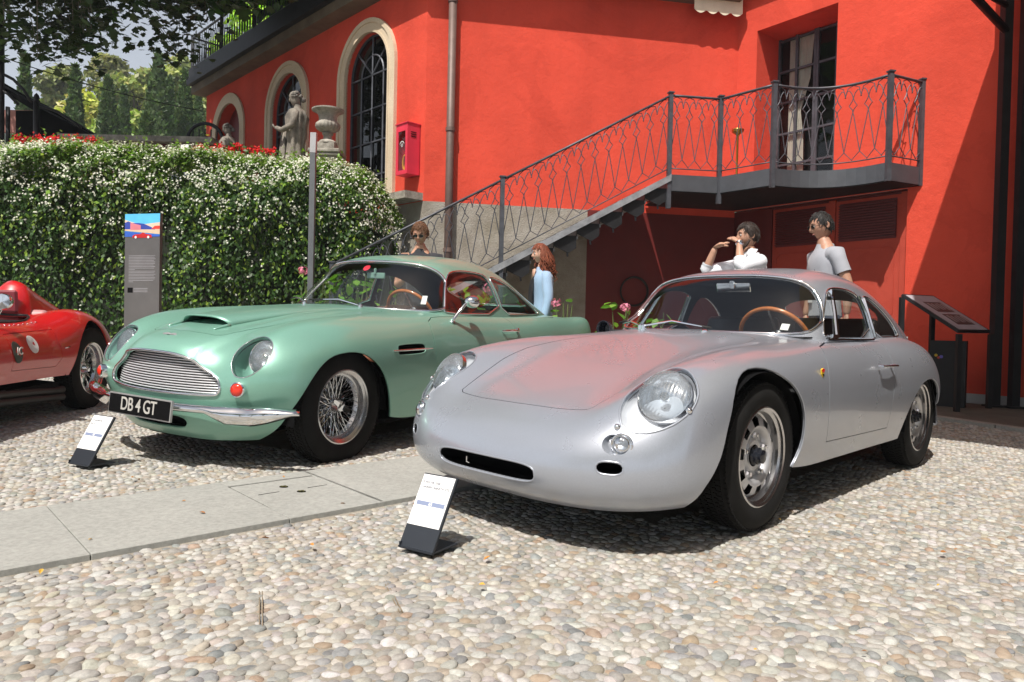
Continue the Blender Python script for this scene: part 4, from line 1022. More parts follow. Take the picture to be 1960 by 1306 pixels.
    me = bpy.data.meshes.new_from_object(to.evaluated_get(dg)); bpy.data.objects.remove(to)
    t = link('lettering', me, simple_cached('plate_letters', (.55, .54, .50), .45, .2), pl); t.rotation_euler = (pi / 2, 0, pi / 2); t.location = (.0105, 0.0, 0.0); t.scale = (.86, 1.02, 1)
    # wheels
    for x, y in ((2.362, .695), (0, .70), (2.362, -.695), (0, -.70)): wire_wheel(car, x, y, R=.335)
    m = MB()
    for x, r in ((2.37, .385), (0, .37)):
        for s in (1, -1): m = MB(); m.lathe([(r, .77 * s), (r, .45 * s), (0, .45 * s)], c=(x, 0, .27), axis='y', n=28, a0=-.0, a1=pi + .0); m.build('wheel_housing', M_BLACK, car, 30)
    m = MB(); m.prism([(2.86, -.35, .18), (2.9, 0, .18), (2.86, .35, .18), (2.7, .5, .18), (2.6, .44, .18), (2.0, .44, .18), (1.95, .74, .18), (.42, .74, .18), (.4, .44, .2), (-.4, .44, .2), (-.42, .6, .24), (-1.2, .5, .28), (-1.2, -.5, .28), (-.42, -.6, .24), (-.4, -.44, .2), (.4, -.44, .2), (.42, -.74, .18), (1.95, -.74, .18), (2.0, -.44, .18), (2.6, -.44, .18), (2.7, -.5, .18)], (0, 0, .03))
    m.build('floor_pan', M_BLACK, car)
    # greenhouse
    WS, SW, QW, RW = 1, 2, 3, 4
    ws = [(1.57, 0, .885), (1.56, .15, .885), (1.53, .33, .882), (1.46, .49, .878), (1.38, .60, .880), (1.31, .655, .900), (1.25, .67, .945), (1.19, .645, 1.01), (1.13, .60, 1.09), (1.10, .555, 1.150), (1.11, .49, 1.182), (1.15, .36, 1.205), (1.19, .2, 1.215), (1.20, 0, 1.22)]
    outline(T, ws + [(a, -b, c) for a, b, c in ws[1:-1][::-1]], (.72, 0, .69), WS, reach=1.0, it=1, gate=lambda c: c.x > .95)
    for mi in (False, True):
        s = -1 if mi else 1; g = lambda c, s=s: c.y * s > .3
        sw = [(1.24, .69, .862), (1.20, .66, .93), (1.13, .62, 1.03), (1.06, .58, 1.11), (1.0, .55, 1.155), (.92, .54, 1.178), (.78, .53, 1.188), (.60, .54, 1.182), (.47, .54, 1.168), (.445, .58, 1.10), (.42, .69, .862)]
        outline(T, sw, (0, .97, .2), SW + (10 if mi else 0), reach=.8, it=1, mirror=mi, gate=g)
        qw = [(.375, .69, .860), (.385, .6, 1.05), (.405, .54, 1.150), (.33, .54, 1.158), (.18, .54, 1.138), (0, .53, 1.085), (-.18, .54, 1.01), (-.35, .55, .925), (-.43, .6, .875), (-.42, .62, .856), (0, .68, .858)]
        outline(T, qw, (0, .97, .2), QW + (10 if mi else 0), reach=.8, it=1, mirror=mi, gate=g)
    rw = [(-.32, 0, 0), (-.32, .28, 0), (-.38, .40, 0), (-.62, .38, 0), (-.82, .28, 0), (-.86, 0, 0)]
    outline(T, [(a, b, 1) for a, b, c in rw] + [(a, -b, 1) for a, b, c in rw[1:-1][::-1]], (0, 0, 1), RW, up=(1, 0, 0), reach=.8, it=1)
    T.extract('roof', 0, M_GREEN, car, skirt=.012); T.extract('headlining', 0, M_DARKIN, car, offset=-.016)
    w = T.extract('windscreen', WS, M_GLASS, car, offset=-.003); trim_tube('chrome_surround', T.loops(WS), .010, M_CHROME, w, .003, 8)
    for k in (SW, SW + 10):
        w = T.extract('side_window', k, M_GLASS, car, offset=-.006); trim_tube('window_frame', T.loops(k), .007, M_CHROME, w, .001, 6)
    for k in (QW, QW + 10):
        w = T.extract('quarter_window', k, M_GLASS, car, offset=-.004); trim_tube('window_frame', T.loops(k), .007, M_CHROME, w, .001, 6)
    w = T.extract('rear_window', RW, M_GLASS, car, offset=-.004); trim_tube('chrome_surround', T.loops(RW), .008, M_CHROME, w, .002, 6)
    for s, d in ((1, door_l), (-1, door_r)):
        m = MB(); m.tube([(.59, .800 * s, .735), (.56, .822 * s, .736), (.40, .824 * s, .735), (.33, .812 * s, .734)], [.006, .009, .010, .006], 8); m.lathe([(.018, 0), (.018, .02), (0, .022)], c=(.345, .795 * s, .735), axis='y', n=16, M=Matrix.Scale(s, 3, Vector((0, 1, 0))))
        m.build('handle', M_CHROME, d, 60)
    # door mirror
    m = MB(); m.tube([(1.24, .752, .812), (1.23, .765, .84), (1.19, .79, .90), (1.155, .80, .935), (1.13, .805, .95)], [.017, .012, .011, .012, .013], 10)
    m.lathe([(.024, -.008), (.022, .004), (.01, .01)], c=(1.24, .75, .812), n=14)
    mo = m.build('wing_mirror', M_CHROME, car, True)
    m = MB(); q = Matrix.Rotation(radians(-20), 3, 'Z')
    m.lathe([(0, .052), (.022, .048), (.042, .032), (.054, .008), (.057, -.02), (.057, -.032), (.052, -.034), (.050, -.028), (0, -.028)], c=(1.10, .815, .957), axis='x', n=28, M=q, sq=.8); m.build('mirror_head', M_CHROME, mo, True)
    # interior
    m = MB(); m.prism([(1.5, -.66, .50), (1.5, .66, .50), (1.4, .66, .35), (-.6, .6, .35), (-.6, -.6, .35), (1.4, -.66, .35)], (0, 0, -.02)); m.box((.4, .67, .60), (2.0, .02, .46)); m.box((.4, -.67, .60), (2.0, .02, .46)); m.build('cabin_floor', M_DARKIN, car)
    m = MB(); m.prism([(1.52, -.62, .865), (1.25, -.62, .865), (1.18, -.62, .84), (1.2, -.62, .68), (1.52, -.62, .6)], (0, 1.24, 0)); m.build('dashboard', simple_cached('dash_black', (.02, .02, .022), .6), car)
    m = MB(); m.prism([(-.15, -.6, .62), (-.15, .6, .62), (-.65, .55, .85), (-.65, -.55, .85)], (0, 0, -.03)); m.build('parcel_shelf', simple_cached('grey_trim', (.25, .25, .24), .8), car)
    for y in (.34, -.34): seat(car, .45, y, M_LEATHER, h=.30, z=.36)
    steering_wheel(car, (1.14, .32, .845), .20, .55, M_WOOD)
    m = MB(); m.box((0, 0, 0), (.014, .17, .045)); m.box((.01, 0, .03), (.02, .02, .05)); mo = m.build('interior_mirror', simple_cached('mirror_green', (.2, .33, .28), .3), car); mo.location = (1.19, .02, 1.12); b = mo.modifiers.new('bevel', 'BEVEL'); b.width = .01; b.segments = 2
    m = MB(); m.add([(1.333, .540, .925), (1.312, .572, .925), (1.268, .555, .985), (1.288, .525, .985)], [(0, 1, 2, 3)]); o = m.build('paper_sticker', simple_cached('white_paper', (.7, .7, .68), .7), car); sd = o.modifiers.new('solid', 'SOLIDIFY'); sd.thickness = .001
    m = MB(); m.disc((1.215, -.05, 1.175), .03, (.72, 0, .69), 20, thick=.001); o = m.build('round_sticker', simple_cached('red_sticker', (.65, .02, .05), .5), car)
    wiper(car, (1.62, .24, .885), (1.545, -.22, .925), (1.56, .10, .915), (1.55, -.30, .92), (0, 0, .03))
    wiper(car, (1.60, -.30, .885), (1.47, -.52, .925), (1.50, -.45, .925), (1.43, -.60, .92), (0, 0, .02))
    return car
green_car()
# ------------------------------------------------------------------ red open racing car at the left edge
def red_car():
    car = empty('racing_car', 'open red racing car with headrest fairing, cut off by the left edge of the photo', 'car'); car.matrix_world = R_FRAME
    B = Shell(grid_surface(R_BODY, 120, 100, 6, 4), True)
    for mi in (False, True):
        s = -1 if mi else 1; g = lambda c, s=s: c.y * s > .35
        ra = [(.40, .78, .05), (.385, .78, .28), (.34, .78, .45), (.28, .78, .60), (.16, .78, .70), (.04, .78, .735), (-.08, .78, .725), (-.19, .78, .65), (-.27, .78, .52), (-.31, .78, .36), (-.32, .78, .05)]
        outline(B, ra, (0, 1, 0), 9, reach=.7, it=1, mirror=mi, gate=g)
        outline(B, [(2.27 + a * 1.05, b, c - .02) for a, b, c in ra], (0, 1, 0), 9, reach=.7, it=1, mirror=mi, gate=g)
        D = [(.56, .78, .66), (1.15, .78, .64), (1.16, .78, .40), (.60, .78, .39), (.53, .78, .45)]
        outline(B, D, (0, 1, 0), 8, reach=.6, it=0, mirror=mi, gate=g, off=.0035); outline(B, D, (0, 1, 0), 22 if mi else 2, reach=.6, it=0, mirror=mi, gate=g)
    ck = [(1.30, 0, .7), (1.30, .40, .7), (1.24, .56, .7), (.70, .60, .7), (.50, .54, .7), (.45, .45, .7), (.45, 0, .7)]
    outline(B, ck + [(a, -b, c) for a, b, c in ck[1:-1][::-1]], (0, 0, 1), 10, up=(1, 0, 0), reach=1.0, it=1, gate=lambda c: c.z > .6)
    gr = [(3, .30 * cos(a) , .40 + .09 * sin(a)) for a in [2 * pi * i / 24 for i in range(24)]]
    outline(B, gr, (1, 0, 0), 7, reach=.5, it=0, facing=.2)
    B.extract('body', 0, M_RED, car, skirt=.012); B.extract('door', 2, M_RED, car, skirt=.01); B.extract('door', 22, M_RED, car, skirt=.01)
    B.extract('inner_panel', (0, 2, 8, 22), M_BLACK, car, offset=-.02)
    bowl('intake_duct', B, 7, None, (1, 0, 0), .12, .9, M_BLACK, car)
    for L in B.chains(9): trim_tube('wheel_arch_lip', [L], .004, M_RED, car, -.003, 6, closed=False)
    trim_tube('cockpit_trim', B.loops(10), .009, simple_cached('black_leather', (.015, .015, .016), .35), car, .002, 6)
    # headrest fairing
    m = MB(); V = []; nx, na = 22, 18
    for i in range(nx):
        t = i / (nx - 1); x = .44 - 1.0 * t; h = (.74 + .29 * math.sqrt(max(0, 1 - ((t - .12) / .14) ** 2)) if t < .12 else .74 + .29 * (1 - ((t - .12) / .88)) ** 1.15); w_ = .155 * (1 - .55 * t)
        for j in range(na): a = pi * j / (na - 1); V.append((x, .33 + w_ * cos(a) * (1 if t else .6), .70 + (h - .70) * sin(a) ** .7))
    m.add(V, [(i * na + j, (i + 1) * na + j, (i + 1) * na + j + 1, i * na + j + 1) for i in range(nx - 1) for j in range(na - 1)] + [tuple(range(na))[::-1]]); m.build('headrest_fairing', M_RED, car, 60)
    m = MB(); m.prism([(.455, .22, .78), (.455, .44, .78), (.45, .43, .95), (.45, .23, .95)], (.03, 0, 0)); o = m.build('head_pad', simple_cached('cockpit_red_leather', (.18, .02, .03), .5), car); o.modifiers.new('b', 'BEVEL').width = .02
    m = MB(); m.box((.9, 0, .40), (1.0, 1.2, .02)); m.box((.9, .60, .52), (.9, .015, .3)); m.box((.9, -.60, .52), (.9, .015, .3)); m.box((.46, 0, .55), (.02, 1.1, .35)); m.build('cockpit_tub', M_DARKIN, car)
    seat(car, .50, .33, simple_cached('pale_leather', (.42, .20, .20), .5), h=.2, z=.38); steering_wheel(car, (1.05, .33, .72), .18, .3, M_WOOD)
    # wrap screen with chrome frame
    P = [(1.42 - .75 * max(0, abs(y) - .30) ** 1.25 * 2.0, y) for y in np.linspace(-.56, .56, 25)]
    lo = [Vector((x, y, .735 - .08 * max(0, abs(y) - .35))) for x, y in P]; up = [p + Vector((-.10, -.03 * p.y, .155 * (1 - 1.2 * max(0, abs(p.y) - .35)))) for p in lo]
    m = MB(); n = 25; m.add(lo + up, [(i, i + 1, n + i + 1, n + i) for i in range(n - 1)]); sc = m.build('windscreen', M_CLEAR, car, True)
    for q, r in ((lo, .009), (up, .007)): m = MB(); m.tube(q, r, 6); m.build('screen_frame', M_CHROME, sc, True)
    for k in (0, 6, 18, 24): m = MB(); m.tube([lo[k], up[k]], .008, 6); m.build('screen_post', M_CHROME, sc, True)
    for k in range(11): m = MB(); x = .62 + .055 * k; r_ = B.ray((x, .64 - .01 * (k % 2), 1.2), (0, 0, -1)); z = r_[0].z if r_[0] else .7; m.lathe([(.007, 0), (.006, .004), (0, .006)], c=(x, .64, z), n=8); m.build('rivet', M_CHROME, car, True)
    m = MB(); m.tube([(1.16, .62, .69), (1.13, .66, .76), (1.10, .68, .83)], .008, 6); m.lathe([(0, -.05), (.035, -.045), (.052, -.01), (.055, .02), (.05, .028), (0, .03)], c=(1.10, .69, .86), axis='x', n=20); m.build('wing_mirror', M_CHROME, car, 40)
    def decal(name, x, z, rx, rz, mat, d=.0):
        pts = []
        for k in range(20):
            a = 2 * pi * k / 20; r_ = B.ray((x + rx * cos(a), 1.2, z + rz * sin(a)), (0, -1, 0)); pts.append(Vector(r_[0]) + Vector((0, .003 + d, 0)) if r_[0] else None)
        pts = [p for p in pts if p]; m = MB(); m.prism(pts, (0, .0008, 0)); return m.build(name, mat, car)
    decal('roundel', .885, .565, .062, .062, simple_cached('decal_white', (.72, .72, .70), .4)); dc = decal('decal', 1.10, .52, .055, .075, simple_cached('decal_dark', (.06, .07, .06), .4), .001)
    text_mesh_late.append((dc, Matrix.Translation((1.135, .7905, .505)) @ Matrix.Rotation(pi, 4, 'Z') @ Matrix.Rotation(pi / 2, 4, 'X')))
    m = MB(); m.tube([(.50, .775, .52), (.47, .785, .525), (.43, .79, .53)], .006, 6); m.build('door_catch', M_CHROME, car, True)
    for x in (0, 2.3):
        for s in (1, -1): wire_wheel(car, x, .69 * s, R=.335, w=.17, spokes=56)
    for x in (0.04, 2.33):
        for s in (1, -1): m = MB(); m.lathe([(.385, .76 * s), (.385, .42 * s), (0, .42 * s)], c=(x, 0, .30), axis='y', n=24, a0=0, a1=pi); m.build('wheel_housing', M_BLACK, car, 30)
    m = MB(); m.prism([(2.8, -.5, .26), (2.8, .5, .26), (1.9, .70, .22), (.45, .72, .22), (.40, .42, .24), (-.8, .4, .28), (-.8, -.4, .28), (.4, -.42, .24), (.45, -.72, .22), (1.9, -.70, .22)], (0, 0, .04)); m.build('floor_pan', M_BLACK, car)
    for s in (1, -1):
        for k in range(2): m = MB(); m.tube([(1.9, .62 * s, .27), (1.2, .70 * s, .24 - .055 * k), (.50, .70 * s, .20 - .055 * k), (.42, .74 * s, .20 - .055 * k)], .028, 10); m.build('exhaust_pipe', simple_cached('sooty_steel', (.05, .05, .05), .5, .6), car, True)
text_mesh_late = []
red_car()
# ------------------------------------------------------------------ ground
def stucco(name, col, dark=.82, bs=.35):
    m, nt, b = nmat(name)
    big = ramp(nt, tex(nt, .9, 7, .6), [(.3, tuple(c * dark for c in col)), (.62, col), (.8, (min(1, col[0] * 1.05), col[1] * 1.35, col[2] * 1.45))])
    # rain streaks: noise stretched vertically
    st = ramp(nt, tex(nt, 2.2, 5, .6, vec_scale=(1, 1, .12)), [(.42, (1, 1, 1)), (.75, (.72, .66, .64))])
    pt = ramp(nt, tex(nt, .55, 9, .68, dist=.8), [(.50, (1, 1, 1)), (.535, (.86, .80, .80)), (.60, (.93, .90, .90)), (.63, (1, 1, 1))])
    big = mixcol(nt, .55, big, mixcol(nt, 1.0, big, pt, 'MULTIPLY'))
    nt.links.new(mixcol(nt, .35, big, mixcol(nt, 1.0, big, st, 'MULTIPLY')), b.inputs['Base Color'])
    setp(b, rough=.9, spec=.25)
    bump(nt, b, tex(nt, 9, 10, .72), bs * 1.6, .02)
    return m
M_REDWALL = stucco('red_stucco', (.72, .080, .045))
M_REDDARK = simple('shade_dark_red', (.13, .010, .008), .55, 0, .12, 3, .1, 30)  # red darkened to put the shade under stair and balcony into the colour
M_REDLIGHT = stucco('lit_red_stucco', (.46, .065, .040), .9, .15)  # lighter copy of that red, for the lower doors where light falls
def _rough():
    m, nt, b = nmat('roughcast_grey')
    c = ramp(nt, tex(nt, 3, 8, .65), [(.3, (.24, .215, .175)), (.5, (.34, .31, .265)), (.72, (.42, .395, .35))])
    c2 = mixcol(nt, ramp(nt, tex(nt, 1.1, 6, .6), [(.5, 0), (.75, .6)]), c, (.20, .17, .10))
    nt.links.new(c2, b.inputs['Base Color']); setp(b, rough=.95, spec=.2); bump(nt, b, tex(nt, 45, 9, .7), .9, .02); return m
M_GREYWALL = _rough()
def _stone(name, c1, c2, sc=4, bs=.3, grain=70):
    m, nt, b = nmat(name)
    c = ramp(nt, tex(nt, sc, 8, .65), [(.3, c1), (.7, c2)])
    g = ramp(nt, tex(nt, grain, 4, .7), [(.35, (.82, .82, .82)), (.65, (1.06, 1.06, 1.06))])
    nt.links.new(mixcol(nt, 1.0, c, g, 'MULTIPLY'), b.inputs['Base Color']); setp(b, rough=.82, spec=.3); bump(nt, b, tex(nt, 35, 8, .7), bs, .006); return m
M_SLAB = _stone('slab_stone', (.30, .302, .28), (.375, .375, .348), 1.6, .2, 45)
M_CREAM = _stone('cream_stone', (.60, .48, .33), (.74, .62, .46), 1.5, .1)
M_OLDSTONE = _stone('weathered_stone', (.16, .145, .12), (.46, .43, .37), 7, .8, 30)
M_MORTAR = _stone('sandy_mortar', (.24, .215, .175), (.39, .355, .30), 14, .6)
M_IRON = simple('grey_iron', (.085, .09, .105), .5, .35, .25, 9, .15, 50)
M_IRONLIGHT = simple('worn_grey_steel', (.30, .31, .33), .55, .3, .3, 9, .2, 50)
M_IRONBLACK = simple('black_iron', (.014, .014, .016), .55, .2, .3)
M_DARKGLASS = glass_mat('dark_window_glass', (.50, .52, .52), 1.6)
M_PIPE = simple('brown_pipe', (.15, .10, .085), .55, .2, .2, 6, .1, 40)

def sheet(name, pts, mat, dz=0.0, n=1):
    m = MB(); m.add([(x, y, gz(x, y) + dz) for x, y in pts], [tuple(range(len(pts)))]); return m.build(name, mat)
g = tag(sheet('ground', [(-60, -12), (60, -12), (60, 34), (-60, 34)], M_MORTAR), kind='structure')
GROUND = g
far = tag(sheet('terrain', [(-480, 34.0), (480, 34.0), (480, 640), (-480, 640)], simple('park_grass', (.06, .09, .03), .9, 0, .4, .3), -.02), kind='structure')

# stone path crossing the cobbles
PU = Vector((.742, .670)); PN = Vector((-.670, .742))
PC = Vector((-1.20, 3.13))            # on the centre line
PW = .385                              # half width
def pth(a, b): return PC + PU * a + PN * b
def on_path(x, y, m=0.0):
    d = Vector((x, y)) - PC; return abs(d.dot(PN) - .02 * d.dot(PU)) < PW + m
joints = [-3.2, -2.1, -1.25, -.62, .52, 1.35, 2.3, 3.2, 4.3, 5.6]
def slab(name, quad, parent, th=.05, dz=.022, mat=None, gap=.0022):
    c = sum((Vector(q) for q in quad), Vector((0, 0))) / len(quad)
    q2 = [Vector(q) + (c - Vector(q)).normalized() * gap for q in quad]
    m = MB(); m.prism([(q.x, q.y, gz(q.x, q.y) + dz - th) for q in q2], (0, 0, th))
    o = m.build(name, mat or M_SLAB, parent)
    b = o.modifiers.new('bevel', 'BEVEL'); b.width = .0018; b.segments = 1; return o
path = tag(sheet('path', [tuple(pth(-4, -PW)), tuple(pth(6, -PW + .1)), tuple(pth(6, PW + .1)), tuple(pth(-4, PW - .06))], M_MORTAR, .004), kind='structure')
def pe(a, s): return tuple(pth(a, s * PW + .02 * a))
MH = [pth(.0, 0)]
mc = Vector((-1.005, 3.385)); hs = .225
for i in range(len(joints) - 1):
    a, b = joints[i], joints[i + 1]
    if i in (0, 2): 
        for s0, s1 in ((-1, -.12), (-.12, 1)):
            slab('paving_slab', [pe(a, s0), pe(b, s0), pe(b, s1), pe(a, s1)], path)
    elif i == 3:
        # slab with the square cover let into it: four pieces round the opening
        d = Vector(mc) - PC; ca, cb = d.dot(PU), d.dot(PN)
        E_ = lambda a_, b_: tuple(pth(a_, b_))
        slab('paving_slab', [pe(a, -1), pe(ca - hs, -1), pe(ca - hs, 1), pe(a, 1)], path, gap=.002)
        slab('paving_slab', [pe(ca + hs, -1), pe(b, -1), pe(b, 1), pe(ca + hs, 1)], path, gap=.002)
        slab('paving_slab', [pe(ca - hs, -1), pe(ca + hs, -1), E_(ca + hs, cb - hs), E_(ca - hs, cb - hs)], path, gap=.002)
        slab('paving_slab', [E_(ca - hs, cb + hs), E_(ca + hs, cb + hs), pe(ca + hs, 1), pe(ca - hs, 1)], path, gap=.002)
    else: slab('paving_slab', [pe(a, -1), pe(b, -1), pe(b, 1), pe(a, 1)], path)
cover = tag(slab('manhole_cover', [tuple(mc + PU * (hs - .009) * sx + PN * (hs - .009) * sy) for sx, sy in ((-1, -1), (1, -1), (1, 1), (-1, 1))], None, dz=.019), 'square stone inspection cover with two oval holes let into the path', 'manhole cover')
for k in (-.055, .075):
    c = mc + PN * k + PU * (-k * .2); m = MB(); m.lathe([(0, .0005), (.020, .0005), (.021, .003)], c=(c.x, c.y, gz(c.x, c.y) + .0195), n=14, sq=.7); m.build('lifting_hole', M_BLACK, cover)
    for q in range(3): m = MB(); m.box((c.x + .006 * q - .005, c.y + .004, gz(c.x, c.y) + .0235), (.022, .009, .002), Matrix.Rotation(q * 1.1, 3, 'Z')); m.build('dry_leaf', simple_cached('dead_leaf', (.12, .11, .03), .9), cover)
for s in (-1, 1):
    p = mc + PU * .12 * s; m = MB(); m.box((p.x, p.y, gz(p.x, p.y) + .0195), (.10, .004, .002), Matrix.Rotation(.05 + .73, 3, 'Z')); m.build('groove', M_BLACK, cover)

# smooth pavement by the wall on the right
pav = tag(sheet('pavement', [(3.2, 8.6), (4.25, 6.35), (6.2, 2.2), (12, 2.2), (12, 14), (3.2, 14)], _stone('pavement_stone', (.10, .09, .075), (.17, .15, .125), 3), .028), kind='structure')
m = MB(); a = Vector((3.2, 8.6)); 
for i, (p, q) in enumerate((((3.2, 8.6), (4.25, 6.35)), ((4.25, 6.35), (6.2, 2.2)))):
    p = Vector(p); q = Vector(q); d = (q - p); n = int(d.length / .6)
    for k in range(n):
        u = p + d * (k / n); v = p + d * ((k + .985) / n); w = Vector((-d.y, d.x)).normalized() * .12
        slab('kerb_stone', [tuple(u), tuple(v), tuple(v + w), tuple(u + w)], pav, th=.06, dz=.034, gap=.001)

# cobbles -----------------------------------------------------------
def pebble_shape(rng, seg, rings, elong, h):
    V = []; ph = rng.random() * 6.28
    lob = [rng.uniform(-.10, .10) for _ in range(4)]
    for j in range(rings + 1):
        t = j / rings; el = -.35 + (pi / 2 + .35) * t
        for i in range(seg):
            a = 2 * pi * i / seg
            r = cos(el) ** .85 * (1 + lob[0] * cos(2 * a + ph) + lob[1] * cos(3 * a + 2 * ph) + lob[2] * sin(a)) if cos(el) > 1e-3 else 0
            V.append((r * cos(a) * elong, r * sin(a), math.copysign(abs(sin(el)) ** .9, sin(el)) * h))
    F = [(j * seg + i, j * seg + (i + 1) % seg, (j + 1) * seg + (i + 1) % seg, (j + 1) * seg + i) for j in range(rings) for i in range(seg)]
    return np.array(V), np.array(F)
PAL = np.array([(.52, .50, .46), (.58, .54, .46), (.47, .44, .39), (.34, .35, .35), (.25, .265, .27), (.42, .33, .24), (.48, .31, .17), (.50, .42, .36), (.34, .35, .29), (.60, .58, .54), (.55, .47, .33), (.38, .36, .33)])
PAL = PAL * .0 + (PAL * .58 + PAL.mean(1, keepdims=True) * np.array([1.0, .995, .97]) * .42) * .75
PRB = np.array([16, 14, 12, 10, 5, 7, 4.5, 9, 5, 10, 5, 10.]); PRB /= PRB.sum()
def peb_mat():
    m, nt, b = nmat('river_pebble')
    at = nt.nodes.new('ShaderNodeAttribute'); at.attribute_name = 'col'
    v = ramp(nt, tex(nt, 60, 6, .7), [(.3, (.72, .71, .70)), (.55, (1.0, 1.0, 1.0)), (.75, (1.18, 1.17, 1.14))])
    veins = ramp(nt, tex(nt, 22, 3, .5, dist=2.5), [(.47, (1, 1, 1)), (.50, (1.25, 1.22, 1.18)), (.53, (1, 1, 1))])
    c = mixcol(nt, 1.0, at.outputs['Color'], v, 'MULTIPLY'); c = mixcol(nt, .5, c, mixcol(nt, 1.0, c, veins, 'MULTIPLY'))
    sand = ramp(nt, tex(nt, 9, 6, .65), [(.50, 0), (.72, .55)])
    nt.links.new(mixcol(nt, sand, c, (.44, .40, .33)), b.inputs['Base Color'])
    setp(b, rough=.68, spec=.35); bump(nt, b, tex(nt, 120, 5, .7), .25, .003); return m
M_PEB = peb_mat()
def cobbles():
    rng = random.Random(3); nr = np.random.RandomState(5)
    sp = .0352
    xs = np.arange(-8.6, 8.2, sp); ys = np.arange(.9, 8.75, sp * .84)
    X, Y = np.meshgrid(xs, ys); X = X + (np.arange(len(ys)) % 2)[:, None] * sp / 2
    X = X.ravel() + nr.uniform(-1, 1, X.size) * sp * .26; Y = Y.ravel() + nr.uniform(-1, 1, Y.size) * sp * .22
    lim = .76 * Y + 1.0
    keep = (np.abs(X) < lim) & (Y > 1.15)
    X, Y = X[keep], Y[keep]
    d = (X - PC.x) * PN.x + (Y - PC.y) * PN.y - .02 * ((X - PC.x) * PU.x + (Y - PC.y) * PU.y)
    keep = np.abs(d) > PW + .012
    keep &= ~((Y - 6.35) * 1.0 > (X - 4.25) * -2.14) | (X < 3.0)
    keep &= ~((X > 3.2) & (Y > 8.2))
    # not hidden under the cars' middles (a margin is left all round)
    for fr, L0, L1, W in ((S_FRAME, -.5, 2.3, .35), (G_FRAME, -.9, 2.3, .35)):
        inv = fr.inverted(); lx = inv[0][0] * X + inv[0][1] * Y + inv[0][3]; ly = inv[1][0] * X + inv[1][1] * Y + inv[1][3]
        keep &= ~((lx > L0) & (lx < L1) & (np.abs(ly) < W))
    X, Y = X[keep], Y[keep]; n = len(X)
    ci = nr.choice(len(PAL), n, p=PRB); colr = PAL[ci] * nr.uniform(.90, 1.12, (n, 1)) * nr.uniform(.97, 1.03, (n, 3))
    sz = sp * .52 * nr.choice([.82, .95, 1.0, 1.1, 1.22], n, p=[.16, .26, .28, .2, .1]) * nr.uniform(.95, 1.05, n); ang = nr.uniform(0, pi, n) * .9 - .5
    h = nr.uniform(.42, .80, n); dzz = nr.uniform(-.30, .08, n) * sz * .7 - .0030
    near = np.argsort(Y + .12 * np.abs(X) + 9.0 * (np.abs(X) > .73 * Y + .02))[:300]; isnear = np.zeros(n, bool); isnear[near] = True
    shapes_hi = [pebble_shape(rng, 12, 4, rng.uniform(1.05, 1.6), rng.uniform(.55, .75)) for _ in range(10)]
    shapes_lo = [pebble_shape(rng, 8, 3, rng.uniform(1.05, 1.45), rng.uniform(.62, .8)) for _ in range(10)]
    shapes_far = [pebble_shape(rng, 6, 2, rng.uniform(1.05, 1.45), rng.uniform(.62, .8)) for _ in range(10)]
    # individual stones nearest the camera
    variants = {}
    for i in near:
        k = (rng.randrange(10), int(ci[i]), rng.randrange(2))
        if k not in variants:
            V, F = shapes_hi[k[0]]; c = PAL[k[1]] * rng.uniform(.88, 1.12)
            me = bpy.data.meshes.new('cobble'); me.from_pydata([tuple(v) for v in V], [], [tuple(int(q) for q in f) for f in F])
            ca = me.color_attributes.new('col', 'FLOAT_COLOR', 'POINT'); ca.data.foreach_set('color', np.tile([c[0], c[1], c[2], 1.0], len(V)).astype(np.float32))
            me.materials.append(M_PEB); me.shade_smooth(); variants[k] = me
        o = bpy.data.objects.new('cobble', variants[k]); COL.objects.link(o); o.parent = GROUND
        o.location = (X[i], Y[i], gz(X[i], Y[i]) + .001 + dzz[i]); o.scale = (sz[i], sz[i], sz[i] * h[i] * 1.1)
        o.rotation_euler = (rng.uniform(-.14, .14), rng.uniform(-.14, .14), ang[i])
    inv_ = np.abs(X) < .76 * Y + .1
    for shapes, sel in ((shapes_hi, (~isnear) & (Y < 2.3) & inv_), (shapes_lo, (~isnear) & (((Y >= 2.3) & (Y < 4.6) & inv_) | ((Y < 2.3) & ~inv_))), (shapes_far, (~isnear) & ((Y >= 4.6) | (~inv_ & (Y >= 2.3))))):
        idx = np.where(sel)[0]; which = nr.randint(0, 10, len(idx)); VV = []; FF = []; CC = []; off = 0
        for s_ in range(10):
            V, F = shapes[s_]; ii = idx[which == s_]; m_ = len(ii)
            if not m_: continue
            a = ang[ii]; ca, sa = np.cos(a), np.sin(a); s3 = sz[ii]
            tx, ty = nr.uniform(-.16, .16, m_), nr.uniform(-.16, .16, m_)
            vx = V[None, :, 0] * s3[:, None]; vy = V[None, :, 1] * s3[:, None]; vz = V[None, :, 2] * (s3 * h[ii] * 1.1)[:, None]
            x = vx * ca[:, None] - vy * sa[:, None]; y = vx * sa[:, None] + vy * ca[:, None]; z = vz + x * tx[:, None] + y * ty[:, None]
            P = np.stack([x + X[ii][:, None], y + Y[ii][:, None], z + (GX * X[ii] + GY * Y[ii] + dzz[ii])[:, None] + .001], -1).reshape(-1, 3)
            VV.append(P); FF.append((F[None] + (np.arange(m_) * len(V))[:, None, None]).reshape(-1, 4) + off); CC.append(np.repeat(colr[ii], len(V), 0)); off += len(P)
        V = np.concatenate(VV); F = np.concatenate(FF); C = np.concatenate(CC)
        o = np_mesh('cobbles', V, F, M_PEB, GROUND, True, C); tag(o, kind='stuff')
    print('pebbles', n)
cobbles()
